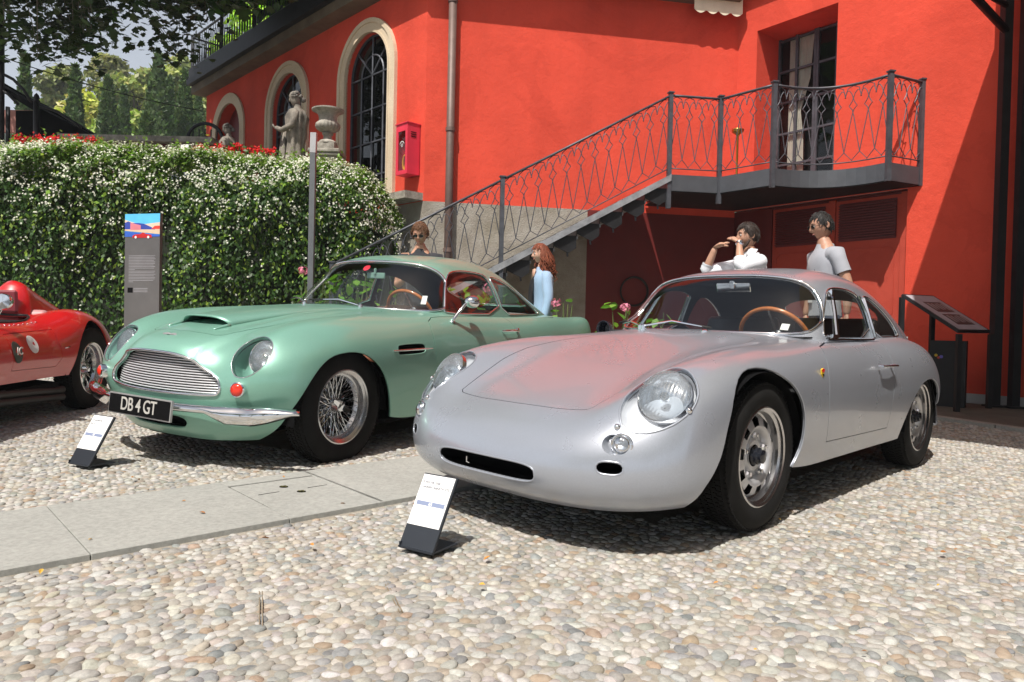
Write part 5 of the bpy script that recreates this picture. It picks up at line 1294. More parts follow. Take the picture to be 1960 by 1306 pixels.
# small steel frame of a cobbled cover in the foreground
fr = [(-.745, 2.19), (-.655, 1.93), (-.30, 2.06), (-.39, 2.31)]; rs_ = simple('rusty_steel', (.26, .21, .15), .8, .2, .3, 20)
fo = empty('drain_frame', 'thin rusty steel frame of a cobbled drain cover sunk in the foreground cobbles', 'drain frame', (-.52, 2.12, gz(-.52, 2.12)))
for i in (0, 2):
    a = Vector(fr[i]); b = Vector(fr[(i + 1) % 4]); c = (a + b) / 2; d = b - a
    for off in (-.004, .004):
        w = Vector((-d.y, d.x)).normalized() * off; m = MB()
        m.box((c.x + w.x + .52, c.y + w.y - 2.12, -.0005 - .003 * (i > 0)), (d.length, .003, .018), Matrix.Rotation(math.atan2(d.y, d.x), 3, 'Z')); m.build('steel_strip', rs_, fo)
# ------------------------------------------------------------------ red building
from mathutils.geometry import tessellate_polygon
C0 = Vector((-1.255, 10.02, 0)); TW = Vector((.982, .189, 0)); NW = Vector((.189, -.982, 0))
PB = Vector((3.27, 10.89, 0)); TB = Vector((.607, -.794, 0)); NB = Vector((-.794, -.607, 0))
TL = Vector((-.692, .722, 0)); NL = Vector((-.722, -.692, 0))
Zv = Vector((0, 0, 1))
class Wl:
    def __init__(s, o, t, n): s.o = o; s.t = t; s.n = n
    def __call__(s, a, z, off=0.0): return s.o + s.t * a + s.n * off + Zv * z
WW = Wl(C0, TW, NW); WB = Wl(PB, TB, NB); WL = Wl(C0, TL, NL)
def wall_mesh(name, W, outline, holes, mat, parent, depth=.3, back=False):
    loops = [[Vector((p[0], p[1], 0)) for p in outline]] + [[Vector((p[0], p[1], 0)) for p in h] for h in holes]
    tri = tessellate_polygon(loops); flat = [p for l in loops for p in l]
    m = MB(); V = [W(p.x, p.y) for p in flat]
    F = []
    for t in tri:
        a, b, c = (V[i] for i in t)
        F.append(tuple(t) if (b - a).cross(c - a).dot(W.n) > 0 else tuple(t[::-1]))
    m.add(V, F)
    for h in holes:
        n = len(h); P = [W(*p) for p in h] + [W(p[0], p[1], -depth) for p in h]
        m.add(P, [(i, (i + 1) % n, n + (i + 1) % n, n + i) for i in range(n)])
    return m.build(name, mat, parent)
def arch(c, w, z0, zs, n=20):
    """arched opening, centre c, half width w, from z0, springing at zs"""
    return [(c - w, z0), (c + w, z0)] + [(c + w * cos(a), zs + w * 1.0 * sin(a)) for a in [pi * i / n for i in range(n + 1)]]

bld = empty('building', 'red stuccoed villa with cream arched windows, roof terrace and grey roughcast base', 'building')
H = 5.82; ZG = 2.57
# left wing: three arched windows
WIN = [(1.49, 2.62), (4.07, 2.62), (6.63, 2.62)]          # centre along the wall, sill height
AW = .60
holes = []
for k, (c, z0) in enumerate(WIN): holes.append(arch(c, AW, z0, 5.26 - AW))
wall_mesh('wall', WL, [(0, ZG), (7.78, ZG), (7.78, H), (0, H)], holes, M_REDWALL, bld, .22)
wall_mesh('plinth', WL, [(0, -.5), (7.78, -.5), (7.78, ZG), (0, ZG)], [], M_GREYWALL, bld)
m = MB(); m.prism([WL(7.78, 0), WL(7.78, H), WL(7.78, H, -6), WL(7.78, 0, -6)], TL * .02); m.build('end_wall', M_REDWALL, bld)
# centre wing
wall_mesh('wall', WW, [(0, ZG), (4.62, ZG), (4.62, H + 3), (0, H + 3)], [], M_REDWALL, bld)
wall_mesh('plinth', WW, [(0, -.5), (2.34, -.5), (2.34, ZG), (0, ZG)], [], M_GREYWALL, bld)
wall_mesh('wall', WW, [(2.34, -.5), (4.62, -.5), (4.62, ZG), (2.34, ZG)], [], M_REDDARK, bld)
# right wing with the balcony door
DL, DR, DT, FL = .32, 1.54, 5.24, 2.87
wall_mesh('wall', WB, [(0, 2.66), (4.1, 2.66), (4.1, H + 3), (0, H + 3)], [[(DL, FL), (DR, FL), (DR, DT), (DL, DT)]], M_REDWALL, bld, .62)
wall_mesh('wall', WB, [(2.50, -.5), (4.1, -.5), (4.1, 2.66), (2.50, 2.66)], [], M_REDWALL, bld)
wall_mesh('shade_coloured_wall', WB, [(4.1, -.5), (9, -.5), (9, H + 3), (4.1, H + 3)], [], simple('shade_brown', (.09, .035, .025), .9, 0, .2, 2), bld)  # wall carries on, coloured dark for its shade and to cut red reflections
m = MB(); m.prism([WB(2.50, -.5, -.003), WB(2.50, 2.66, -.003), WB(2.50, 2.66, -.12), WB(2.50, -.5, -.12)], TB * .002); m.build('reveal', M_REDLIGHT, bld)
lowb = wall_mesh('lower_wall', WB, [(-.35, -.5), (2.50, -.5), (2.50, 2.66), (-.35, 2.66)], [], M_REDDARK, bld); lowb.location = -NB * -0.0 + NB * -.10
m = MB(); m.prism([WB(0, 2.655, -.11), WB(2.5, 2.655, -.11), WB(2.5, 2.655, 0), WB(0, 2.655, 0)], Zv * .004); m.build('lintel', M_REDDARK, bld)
# skirting
m = MB(); m.prism([WB(2.52, -.2, .0), WB(9, -.2, .0), WB(9, -.2, .025), WB(2.52, -.2, .025)], Zv * .42); m.build('skirting', simple('grey_skirting', (.42, .42, .42), .8), bld)
# lower folding doors: frames, panels and louvres
def on(W, a0, a1, z0, z1, off, th): 
    m = MB(); m.prism([W(a0, z0, off), W(a1, z0, off), W(a1, z1, off), W(a0, z1, off)], W.n * th); return m
for a0, a1 in ((.62, 1.46), (1.56, 2.40)):
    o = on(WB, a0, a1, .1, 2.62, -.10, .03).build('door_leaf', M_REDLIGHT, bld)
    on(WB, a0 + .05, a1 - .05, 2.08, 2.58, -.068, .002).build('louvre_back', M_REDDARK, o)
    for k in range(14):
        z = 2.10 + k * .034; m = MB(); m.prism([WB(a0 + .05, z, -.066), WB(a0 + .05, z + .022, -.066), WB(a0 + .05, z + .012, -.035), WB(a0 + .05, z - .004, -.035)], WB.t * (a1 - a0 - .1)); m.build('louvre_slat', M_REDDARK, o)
    for z0, z1 in ((.30, .98), (1.08, 1.98)):
        c = .06; P = [(a0 + .07 + c, z0), (a1 - .07 - c, z0), (a1 - .07, z0 + c), (a1 - .07, z1 - c), (a1 - .07 - c, z1), (a0 + .07 + c, z1), (a0 + .07, z1 - c), (a0 + .07, z0 + c)]
        m = MB(); m.tube([WB(a, z, -.067) for a, z in P], .006, 4, closed=True); m.build('panel_moulding', M_REDLIGHT, o)
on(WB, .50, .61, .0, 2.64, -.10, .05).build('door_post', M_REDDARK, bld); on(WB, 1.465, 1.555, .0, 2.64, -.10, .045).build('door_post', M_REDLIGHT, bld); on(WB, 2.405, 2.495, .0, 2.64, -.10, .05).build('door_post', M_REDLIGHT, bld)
# eaves and roof terrace slab
EV = .385
def slab_poly(off): 
    a = WL(7.90, 0, off); 
    # outer corner where left and centre eaves meet
    # solve C0 + TL*u + NL*off = C0 + TW*v + NW*off
    A = np.array([[TL.x, -TW.x], [TL.y, -TW.y]]); b = np.array([(NW - NL).x * off, (NW - NL).y * off]); u, v = np.linalg.solve(A, b)
    c = C0 + TL * u + NL * off; d = WW(4.5, 0, off)
    return [a, c, d, WW(4.5, 0, -3), WL(7.90, 0, -6)]
for off, z0, th, mt, nm in ((EV - .10, H - .16, .16, simple('brown_soffit', (.13, .10, .065), .8, 0, .25, 3), 'cornice'), (EV, H, .12, M_IRONBLACK, 'gutter'), (EV - .04, H + .12, .22, M_IRONBLACK, 'terrace_slab')):
    m = MB(); m.prism([p + Zv * z0 for p in slab_poly(off)], Zv * th); m.build(nm, mt, bld)
m = MB(); m.prism([WB(0, H + .4, 0), WB(9, H + .4, 0), WB(9, H + .4, .35), WB(-.4, H + .4, .35)], Zv * .15); m.build('cornice', M_REDWALL, bld)

# arched windows: cream surround, iron frame, glazing bars, panes
M_PANE = glass_mat('arched_glass', (.10, .11, .11), 1.75)
def arched_window(c, z0, W, dark, detail):
    w = AW; zs = 5.26 - w
    wo = MB()
    out = arch(c, w + .17, z0 - .08, zs); inn = arch(c, w, z0 - .08, zs)
    # surround as a band of blocks with a raised moulding
    def band(r0, r1, off, th):
        A_ = arch(c, w + r0, z0 - .10, zs)[1:]; B_ = arch(c, w + r1, z0 - .10, zs)[1:]
        A_.append((c - w - r0, z0 - .10)); B_.append((c - w - r1, z0 - .10))
        for i in range(len(A_) - 1):
            wo.prism([W(*A_[i], off), W(*A_[i + 1], off), W(*B_[i + 1], off), W(*B_[i], off)], W.n * th)
    band(0, .20, -.02, .055); band(.135, .20, .035, .020); band(.0, .035, .035, .010)
    win = wo.build('window', M_CREAM, bld)
    fr = MB(); A_ = arch(c, w, z0, zs); fr.tube([W(*p, -.10) for p in A_], .022, 4, closed=True); fr.build('frame', M_IRON, win)
    back = MB(); A2 = arch(c, w - .005, z0, zs); back.add([W(*p, -.215) for p in A2], [tuple(range(len(A2)))]); back.build('curtain', simple_cached('curtain_dark' if dark else 'curtain_rose', (.05, .045, .04) if dark else (.20, .10, .09), .9), win)
    cols = 4; rows = detail; r = .016 if not dark else .014
    zb = z0; zt = zs - .0
    def bar(p, q, rr=r): m = MB(); m.tube([W(*p, -.095), W(*q, -.095)], rr, 4); m.build('glazing_bar', M_IRON, win)
    for k in range(1, cols): bar((c - w + 2 * w * k / cols, zb), (c - w + 2 * w * k / cols, zt))
    for k in range(0, rows + 1): bar((c - w, zb + (zt - zb) * k / rows), (c + w, zb + (zt - zb) * k / rows))
    for a in (pi * .25, pi * .5, pi * .75): bar((c, zt), (c + w * cos(a) * .98, zt + w * sin(a) * .98))
    m = MB(); m.tube([W(c + w * .5 * cos(a), zt + w * .5 * sin(a), -.095) for a in [pi * i / 16 for i in range(17)]], r, 4); m.build('glazing_bar', M_IRON, win)
    for i in range(cols):
        for j in range(rows):
            x0 = c - w + 2 * w * i / cols; x1 = x0 + 2 * w / cols; a = zb + (zt - zb) * j / rows; b = a + (zt - zb) / rows
            m = MB(); t = random.uniform(-.004, .004); m.add([W(x0, a, -.115 + t), W(x1, a, -.115 - t), W(x1, b, -.115 - t), W(x0, b, -.115 + t)], [(0, 1, 2, 3)]); m.build('pane', M_PANE, win)
    for i in range(4):
        a0, a1 = pi * i / 4, pi * (i + 1) / 4; P = [(c, zt)] + [(c + w * cos(a0 + (a1 - a0) * k / 5), zt + w * sin(a0 + (a1 - a0) * k / 5)) for k in range(6)]
        m = MB(); m.add([W(*p, -.115) for p in P], [tuple(range(len(P)))]); m.build('pane', M_PANE, win)
    return win
arched_window(WIN[0][0], WIN[0][1], WL, True, 4)
arched_window(WIN[1][0], WIN[1][1], WL, True, 5)
# third opening is an open niche with a draped curtain
c, z0 = WIN[2]; wo = MB()
A_ = arch(c, AW, z0 - .1, 5.26 - AW)[1:]; B_ = arch(c, AW + .20, z0 - .1, 5.26 - AW)[1:]
A_.append((c - AW, z0 - .1)); B_.append((c - AW - .20, z0 - .1))
for i in range(len(A_) - 1): wo.prism([WL(*A_[i], -.02), WL(*A_[i + 1], -.02), WL(*B_[i + 1], -.02), WL(*B_[i], -.02)], NL * .055)
n3 = wo.build('window', M_CREAM, bld)
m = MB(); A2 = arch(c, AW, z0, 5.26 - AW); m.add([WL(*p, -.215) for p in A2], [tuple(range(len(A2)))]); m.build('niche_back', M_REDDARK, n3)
m = MB(); m.prism([WL(c - AW + .02, z0, -.18), WL(c - AW + .22, z0, -.16), WL(c - AW + .16, z0 + 1.6, -.16), WL(c - AW + .02, z0 + 1.9, -.18)], NL * .03); m.build('curtain', simple('mauve_curtain', (.30, .20, .22), .9), n3)
M_DOORGLASS = glass_mat('door_glass', (.72, .73, .71))
# balcony door: frame, bars, panes, curtains deep in the reveal
dw = .62; bo = MB(); bo.prism([WB(DL, FL, -dw), WB(DR, FL, -dw), WB(DR, DT, -dw), WB(DL, DT, -dw)], NB * -.01); bd_ = bo.build('balcony_door', M_BLACK, bld)
for a0 in (DL, (DL + DR) / 2):
    a1 = a0 + (DR - DL) / 2
    for k in range(5):
        z0 = FL + .06 + k * .46; m = MB(); m.add([WB(a0 + .02, z0, -dw + .05), WB(a1 - .02, z0, -dw + .05), WB(a1 - .02, z0 + .43, -dw + .05), WB(a0 + .02, z0 + .43, -dw + .05)], [(0, 1, 2, 3)]); m.build('pane', M_DOORGLASS, bd_)
    for k in range(6):
        m = MB(); m.prism([WB(a0, FL + .02 + k * .46, -dw + .04), WB(a1, FL + .02 + k * .46, -dw + .04), WB(a1, FL + .05 + k * .46, -dw + .04), WB(a0, FL + .05 + k * .46, -dw + .04)], NB * .035); m.build('glazing_bar', M_IRON, bd_)
for a in (DL + .02, (DL + DR) / 2 - .02, (DL + DR) / 2 + .02, DR - .02, DL + .30, DR - .30):
    m = MB(); m.prism([WB(a - .018, FL, -dw + .04), WB(a + .018, FL, -dw + .04), WB(a + .018, DT, -dw + .04), WB(a - .018, DT, -dw + .04)], NB * .04); m.build('glazing_bar', M_IRON, bd_)
for a0, wd in ((DL + .16, .34), (DR - .34, .20)):
    m = MB(); n = 28; V = []
    for z, k in ((FL, .8), (FL + .9, .75), (FL + 1.25, .6), (FL + 1.7, 1.0), (DT, 1.15)):
        for i in range(n): u = i / (n - 1); V.append(WB(a0 + u * wd * k, z, -dw + .022 + .010 * math.sin(i * 1.9)))
    m.add(V, [(j * n + i, j * n + i + 1, (j + 1) * n + i + 1, (j + 1) * n + i) for j in range(4) for i in range(n - 1)]); m.build('curtain', simple_cached('cream_curtain', (.66, .62, .55), .85), bd_, True)
# stone ledge by the corner
ld = MB(); ld.prism([WL(.02, 2.58, .0), WL(.62, 2.58, .0), WL(.62, 2.58, .30), WL(.02, 2.58, .30)], Zv * .10); ld.build('stone_ledge', M_OLDSTONE, bld)

# ------------------------------------------------------------------ drainpipe
dp = MB(); base = WW(.338, 0, .085)
dp.tube([base + Zv * -.1, base + Zv * 6.0], .055, 16)
d_o = dp.build('drainpipe', M_PIPE, None, True); tag(d_o, 'brown metal drainpipe running down the corner of the red villa', 'drainpipe')
for z in (1.9, 3.55, 5.3):
    m = MB(); m.lathe([(.056, -.03), (.066, -.026), (.066, .026), (.056, .03)], c=base + Zv * z, n=16); m.box(base + Zv * z - NW * .05, (.02, .09, .03)); m.build('bracket', M_PIPE, d_o, 40)
# red hose cabinet
hb = empty('hose_cabinet', 'pinkish red glazed fire hose cabinet mounted beside the tall arched window', 'cabinet')
M_PINKRED = simple('pink_red_enamel', (.70, .035, .07), .45, 0, .1, 4)
a0, a1, z0, z1, dd = .10, .37, 2.93, 3.62, .22
cab = MB(); cab.prism([WL(a0, z0, 0), WL(a1, z0, 0), WL(a1, z1, 0), WL(a0, z1, 0)], NL * .02)
for p in (([WL(a0, z0), WL(a0, z1), WL(a0, z1, dd), WL(a0, z0, dd)], TL * .012), ([WL(a1, z0), WL(a1, z1), WL(a1, z1, dd), WL(a1, z0, dd)], -TL * .012), ([WL(a0 + .012, z0), WL(a1 - .012, z0), WL(a1 - .012, z0, dd), WL(a0 + .012, z0, dd)], Zv * .012), ([WL(a0 - .01, z1), WL(a1 + .01, z1), WL(a1 + .01, z1 + .0, dd + .015), WL(a0 - .01, z1, dd + .015)], Zv * .012)): cab.prism(*p)
cab.build('case', M_PINKRED, hb)
fr = MB()
for b in ((a0 + .013, a1 - .013, z0 + .013, z0 + .055), (a0 + .013, a1 - .013, z1 - .10, z1 - .002), (a0 + .013, a0 + .05, z0 + .055, z1 - .10), (a1 - .05, a1 - .013, z0 + .055, z1 - .10)): fr.prism([WL(b[0], b[2], dd - .012), WL(b[1], b[2], dd - .012), WL(b[1], b[3], dd - .012), WL(b[0], b[3], dd - .012)], NL * .012)
fr.build('door_frame', M_PINKRED, hb)
m = MB(); m.add([WL(a0 + .05, z0 + .055, dd - .008), WL(a1 - .05, z0 + .055, dd - .008), WL(a1 - .05, z1 - .1, dd - .008), WL(a0 + .05, z1 - .1, dd - .008)], [(0, 1, 2, 3)]); m.build('pane', glass_mat('cabinet_glass', (.9, .8, .6)), hb)
m = MB(); m.prism([WL(a0 + .02, z0 + .02, .03), WL(a1 - .02, z0 + .02, .03), WL(a1 - .02, z1 - .03, .03), WL(a0 + .02, z1 - .03, .03)], NL * .004); m.build('back_panel', simple('amber_back', (.38, .13, .03), .7), hb)
m = MB(); 
for k in range(7): m.tube([WL((a0 + a1) / 2 + (.05 + .008 * (k % 2)) * cos(t), z0 + .17 + .10 * sin(t), .05 + .018 * k) for t in [2 * pi * i / 20 for i in range(20)]], .014, 6, closed=True)
m.build('hose', simple('yellow_hose', (.62, .36, .04), .7), hb, True)
m = MB(); cc = ((a0 + a1) / 2, z0 + .40)
for k in range(6):
    a = k * pi / 3; m.prism([WL(cc[0] + .012 * cos(a - .5), cc[1] + .012 * sin(a - .5), dd - .006), WL(cc[0] + .032 * cos(a), cc[1] + .032 * sin(a), dd - .006), WL(cc[0] + .012 * cos(a + .5), cc[1] + .012 * sin(a + .5), dd - .006)], NL * .001)
for k in range(9):
    a = pi * .15 + pi * .7 * k / 8; m.prism([WL(cc[0] + .052 * cos(a) + .005 * u, cc[1] + .052 * sin(a) + .007 * v, dd - .006) for u, v in ((-1, -1), (1, -1), (1, 1), (-1, 1))], NL * .001)
m.build('lettering', simple_cached('white_paint', (.75, .75, .72), .5), hb)
m = MB()
for k in range(3): m.prism([WL(a0, z1 - .12 - .03 * k, dd * .35), WL(a0, z1 - .112 - .03 * k, dd * .35), WL(a0, z1 - .112 - .03 * k, dd * .75), WL(a0, z1 - .12 - .03 * k, dd * .75)], -TL * .006)
m.build('vent_slots', M_BLACK, hb)
m = MB(); m.prism([(8.4, 4.25, -.5), (8.4, -3.5, -.5), (8.4, -3.5, 7), (8.4, 4.25, 7)], (.25, 0, 0)); m.build('added_sky_block', simple_cached('blocker_brown', (.09, .04, .03), .9), bld)  # unseen wall added to block skylight from the right
# retracted cream awning on the centre wall
aw = empty('awning', 'retracted cream awning with scalloped valance above the balcony', 'awning')
M_CANVAS = simple('cream_canvas', (.72, .66, .50), .85, 0, .08, 6)
cas = MB(); cas.prism([WW(3.80, 5.70, .08), WW(4.55, 5.70, .08), WW(4.55, 5.80, .08), WW(3.80, 5.80, .08)], NW * .12); cas.build('cassette', M_CANVAS, aw)
v = MB(); n = 30; P = [(3.80 + .75 * i / n, 5.50 - .05 * abs(math.sin(pi * 4 * i / n))) for i in range(n + 1)]
v.add([WW(a, z, .21) for a, z in P] + [WW(a, 5.73, .21) for a, z in P], [(i, i + 1, n + 2 + i, n + 1 + i) for i in range(n)]); vo = v.build('valance', M_CANVAS, aw); md = vo.modifiers.new('s', 'SOLIDIFY'); md.thickness = .006
# big awning over the right-hand side: outside the frame, it shades the wall and the pavement
ba = empty('awning', 'large cream awning on black arms shading the right end of the wall', 'awning')
m = MB(); m.prism([(5.18, 7.63, 5.28), (3.91, 6.85, 4.73), (2.12, 3.05, 4.75), (6.5, -1.7, 4.9), (13, -1.7, 5.4), (13, 9, 5.5)], (0, 0, .02)); m.build('canopy', M_CANVAS, ba)
m = MB(); m.tube([(5.27, 7.92, 4.18), (4.51, 7.3, 4.27), (3.85, 6.8, 4.55)], .042, 8); m.build('arm', M_IRONBLACK, ba, True)
m = MB(); m.tube([(5.27, 7.92, 4.45), (4.95, 7.65, 4.40), (4.75, 7.45, 4.5), (4.72, 7.42, 4.7)], .03, 8); m.build('arm', M_IRONBLACK, ba, True)
for x, y, r in ((5.27, 7.92, .09), (5.43, 7.84, .085), (5.60, 7.75, .11)):
    m = MB(); m.box((x, y, 2.55), (r, r, 5.3)); m.box((x, y, gz(x, y) + .04), (.16, .16, .02)); m.build('post', M_IRONBLACK, ba)

# ------------------------------------------------------------------ balcony and stair
ZF = 2.87; ZR = 3.91
P5 = [Vector((1.99, 9.48)), Vector((2.67, 9.58)), Vector((3.16, 8.99)), Vector((4.36, 8.55)), Vector((4.87, 8.79))]
def seg_pts(a, b, sag, n):
    d = b - a; w = Vector((-d.y, d.x)).normalized()
    return [a + d * (i / n) + w * sag * 4 * (i / n) * (1 - i / n) for i in range(n + 1)]
segs = [seg_pts(P5[0], P5[1], 0, 4), seg_pts(P5[1], P5[2], 0, 4), seg_pts(P5[2], P5[3], .30, 12), seg_pts(P5[3], P5[4], 0, 4)]
edge = []
for s_ in segs: edge += s_[:-1]
edge.append(P5[4])
bal = empty('balcony', 'grey steel balcony platform projecting from the red wall above the stair', 'balcony')
wallp = [WB(2.0, 0, .02), WB(0, 0, .02), WW(3.2, 0, .02)]
P = [(p.x, p.y, ZF - .03) for p in edge] + [(p.x, p.y, ZF - .03) for p in wallp]
m = MB(); m.prism(P, (0, 0, .03)); m.build('floor_plate', M_IRON, bal)
m = MB(); m.prism([(p[0], p[1], ZF - .20) for p in P], (0, 0, .015)); m.build('underside', M_IRONBLACK, bal)
m = MB(); V = []
for i, p in enumerate(edge):
    a = edge[max(0, i - 1)]; b = edge[min(len(edge) - 1, i + 1)]; d = (b - a).normalized(); no = Vector((d.y, -d.x))
    for z, o_ in ((ZF + .02, .012), (ZF - .19, .012), (ZF - .19, .004), (ZF + .02, .004)): V.append((p.x + no.x * o_, p.y + no.y * o_, z))
n = len(edge); m.add(V, [(i * 4 + k, (i + 1) * 4 + k, (i + 1) * 4 + (k + 1) % 4, i * 4 + (k + 1) % 4) for i in range(n - 1) for k in range(4)]); m.build('fascia', simple_cached('fascia_grey', (.075, .08, .092), .55, .2), bal)
rail = empty('railing', 'ornate grey wrought iron railing round the balcony with pointed loop balusters', 'railing')
def post(parent, x, y, z0, z1, r=.026):
    m = MB(); m.box((x, y, (z0 + z1) / 2), (r * 2, r * 2, z1 - z0), Matrix.Rotation(.2, 3, 'Z')); m.box((x, y, z1 + .008), (r * 2.9, r * 2.9, .016), Matrix.Rotation(.2, 3, 'Z')); m.build('post', M_IRON, parent)
for (p, z0) in zip(P5, (ZF - .42, ZF - .33, ZF - .22, ZF - .20, ZF - .20)): post(rail, p.x, p.y, z0, ZR + .03)
def panel(parent, fn, length, hgt, unit=.185):
    """fn(u, v) -> 3d point, u along in metres, v up in metres above the bottom rail"""
    n = max(1, round(length / unit)); w = length / n; k = hgt / .92
    for i in range(n):
        m = MB(); c = (i + .5) * w; r = .0058
        L = lambda pts, rr=r: m.tube([fn(min(max(c + a * w, 0), length), b * k) for a, b in pts], rr, 5, cap=False)
        L([(-.5, .12), (0, .02), (.5, .12)])
        L([(-.5, .12), (-.06, .56), (0, .60)]); L([(.5, .12), (.06, .56), (0, .60)])
        L([(0, .60), (-.05, .635), (-.26, .68), (-.07, .735), (0, .775)]); L([(0, .60), (.05, .635), (.26, .68), (.07, .735), (0, .775)])
        L([(0, .775), (-.10, .83), (-.26, .87), (-.42, .86), (-.5, .80)]); L([(0, .775), (.10, .83), (.26, .87), (.42, .86), (.5, .80)])
        L([(-.5, .80), (-.35, .90), (0, .925)]); L([(.5, .80), (.35, .90), (0, .925)])
        p = fn(min(c + .5 * w, length), .79 * k); m.lathe([(0, -.012), (.011, 0), (0, .012)], c=p, n=6)
        p = fn(c, .02 * k); m.lathe([(0, -.010), (.010, 0), (0, .010)], c=p, n=6)
        m.build('baluster', M_IRON, parent)
def curve_fn(pts, zb):
    d = [0]
    for i in range(1, len(pts)): d.append(d[-1] + (pts[i] - pts[i - 1]).length)
    def fn(u, v):
        u = min(max(u, 0), d[-1]); i = 0
        while i < len(d) - 2 and d[i + 1] < u: i += 1
        t = (u - d[i]) / (d[i + 1] - d[i]); p = pts[i].lerp(pts[i + 1], t); return Vector((p.x, p.y, zb + v))
    return fn, d[-1]
ZB = ZF + .10
for s_ in segs:
    fn, Ln = curve_fn(s_, ZB); panel(rail, fn, Ln, ZR - ZB - .02)
    for z, rr, nm in ((ZR, .021, 'handrail'), (ZB, .010, 'bottom_rail')):
        m = MB(); m.tube([(p.x, p.y, z) for p in s_], rr, 8, flat=.75); m.build(nm, M_IRON, rail, True)
# stair
st = empty('stair', 'black and grey steel stair rising along the roughcast wall to the balcony', 'staircase')
OFF = 1.14; SL = .556; tA = 3.085
def sp(t, off, z): return WW(t, 0, off) + Zv * z
zr = lambda t: ZR - (tA - t) * SL
nst = 17
for k in range(nst):
    t1 = tA - .02 - k * .30; zt = ZF - (k + 1) * .1668
    if zt < .15: break
    m = MB(); m.prism([sp(t1 - .30, .06, zt), sp(t1 + .02, .06, zt), sp(t1 + .02, OFF - .02, zt), sp(t1 - .30, OFF - .02, zt)], Zv * -.035); to = m.build('tread', M_IRONLIGHT, st)
    m = MB(); m.prism([sp(t1 + .015, .06, zt - .02), sp(t1 + .015, OFF - .03, zt - .02), sp(t1 + .015, OFF - .03, zt + .120), sp(t1 + .015, .06, zt + .120)], TW * -.010); m.build('riser', M_IRONBLACK, st)
    m = MB(); m.prism([sp(t1 - .30, OFF - .022, zt + .004), sp(t1 + .0, OFF - .022, zt + .004), sp(t1 + .0, OFF - .022, zt - .15), sp(t1 - .10, OFF - .022, zt - .22), sp(t1 - .30, OFF - .022, zt - .13)], NW * .014); m.build('side_plate', M_IRONBLACK, st)
    if k < 12:
        m = MB(); q = sp(t1 - .13, OFF - .05, zt - .04); m.tube([q, q + Vector((.03, 0, -.22))], .012, 6); m.build('bracket', M_IRON, st)
m = MB(); t0, t1 = tA + .02, -1.9
for za, zb_, of, th in ((.0, -.075, OFF - .005, .05),):
    z0 = ZF + .02; z1 = z0 - (t0 - t1) * SL
    m.prism([sp(t0, of, z0), sp(t1, of, z1), sp(t1, of, z1 - .085), sp(t0, of, z0 - .085)], NW * th)
m.build('stringer', M_IRONLIGHT, st)
m = MB(); m.prism([sp(t0, .04, z0), sp(t1, .04, z1), sp(t1, .04, z1 - .16), sp(t0, .04, z0 - .16)], NW * .02); m.build('stringer', M_IRONBLACK, st)
sr = empty('railing', 'sloping wrought iron stair railing in front of the grey wall', 'railing')
def sfn(ta, tb):
    def fn(u, v):
        t = ta + (tb - ta) * u / (tb - ta); t = ta + u
        return sp(t, OFF, zr(t) - (ZR - ZB) + v)
    return fn
tM = .895; tE = -1.15
for ta, tb in ((tM, tA), (tE, tM)):
    panel(sr, sfn(ta, tb), tb - ta, ZR - ZB - .02)
    for dz, rr, nm in ((0, .021, 'handrail'), (-(ZR - ZB), .010, 'bottom_rail')):
        m = MB(); m.tube([sp(ta, OFF, zr(ta) + dz), sp(tb, OFF, zr(tb) + dz)], rr, 8, flat=.75); m.build(nm, M_IRON, sr, True)
q = sp(tM, OFF, 0); post(sr, q.x, q.y, .1, zr(tM) + .03)
q = sp(tE, OFF, 0); post(sr, q.x, q.y, .0, zr(tE) + .03)
# terrace railing on the roof of the left wing
tr = empty('railing', 'dark iron railing along the roof terrace edge above the arched windows', 'railing')
zt = H + .34; of = EV - .09
def tfn(u, v): return WL(7.82 - u, zt + .05 + v, of)
n_u = 46; w = .115; hgt = .60
for i in range(int(7.6 / w)):
    m = MB(); c = (i + .5) * w
    for pts in ([(-.3, 0), (-.12, .25), (-.3, .42), (0, .52), (.3, .42), (.12, .25), (.3, 0)], [(0, .52), (0, hgt)], [(0, 0), (0, .3)]):
        m.tube([tfn(c + a * w, b) for a, b in pts], .006, 4, cap=False)
    m.build('baluster', M_IRONBLACK, tr)
for z, rr in ((zt + .66, .022), (zt + .04, .014)):
    m = MB(); m.tube([WL(7.82, z, of), WL(.2, z, of)], rr, 6); m.build('handrail' if rr > .02 else 'bottom_rail', M_IRON, tr)
for a in (7.82, 6.3, 4.8, 3.3, 1.8): q = WL(a, 0, of); post(tr, q.x, q.y, zt - .05, zt + .70, .03)
m = MB()
for z in (zt + .66, zt + .04): m.tube([WL(7.82, z, of), WL(7.82, z, -3)], .02, 6)
for i in range(24): m.tube([WL(7.82, zt + .04, of - .13 * i), WL(7.82, zt + .66, of - .13 * i)], .006, 4)
tag(m.build('return_bars', M_IRONBLACK, tr), kind='stuff')
# grey blank walls closing the block behind (seen from the side only)
m = MB(); m.prism([WL(7.78, 0, -6), WL(7.78, H, -6), WL(0, H, -6), WL(0, 0, -6)], NL * .02); m.build('back_wall', M_REDWALL, bld)
# ------------------------------------------------------------------ placing helper: a sight line from the photographer's spot, cut at a given depth
_R3 = Matrix((_r2, _u2, _f))
def at(px, py, Y):
    d = _R3.transposed() @ Vector(((px - 980) / FPX, -(py - 653) / FPX, 1)); return Vector((0, 0, HCAM)) + d * (Y / d.y)

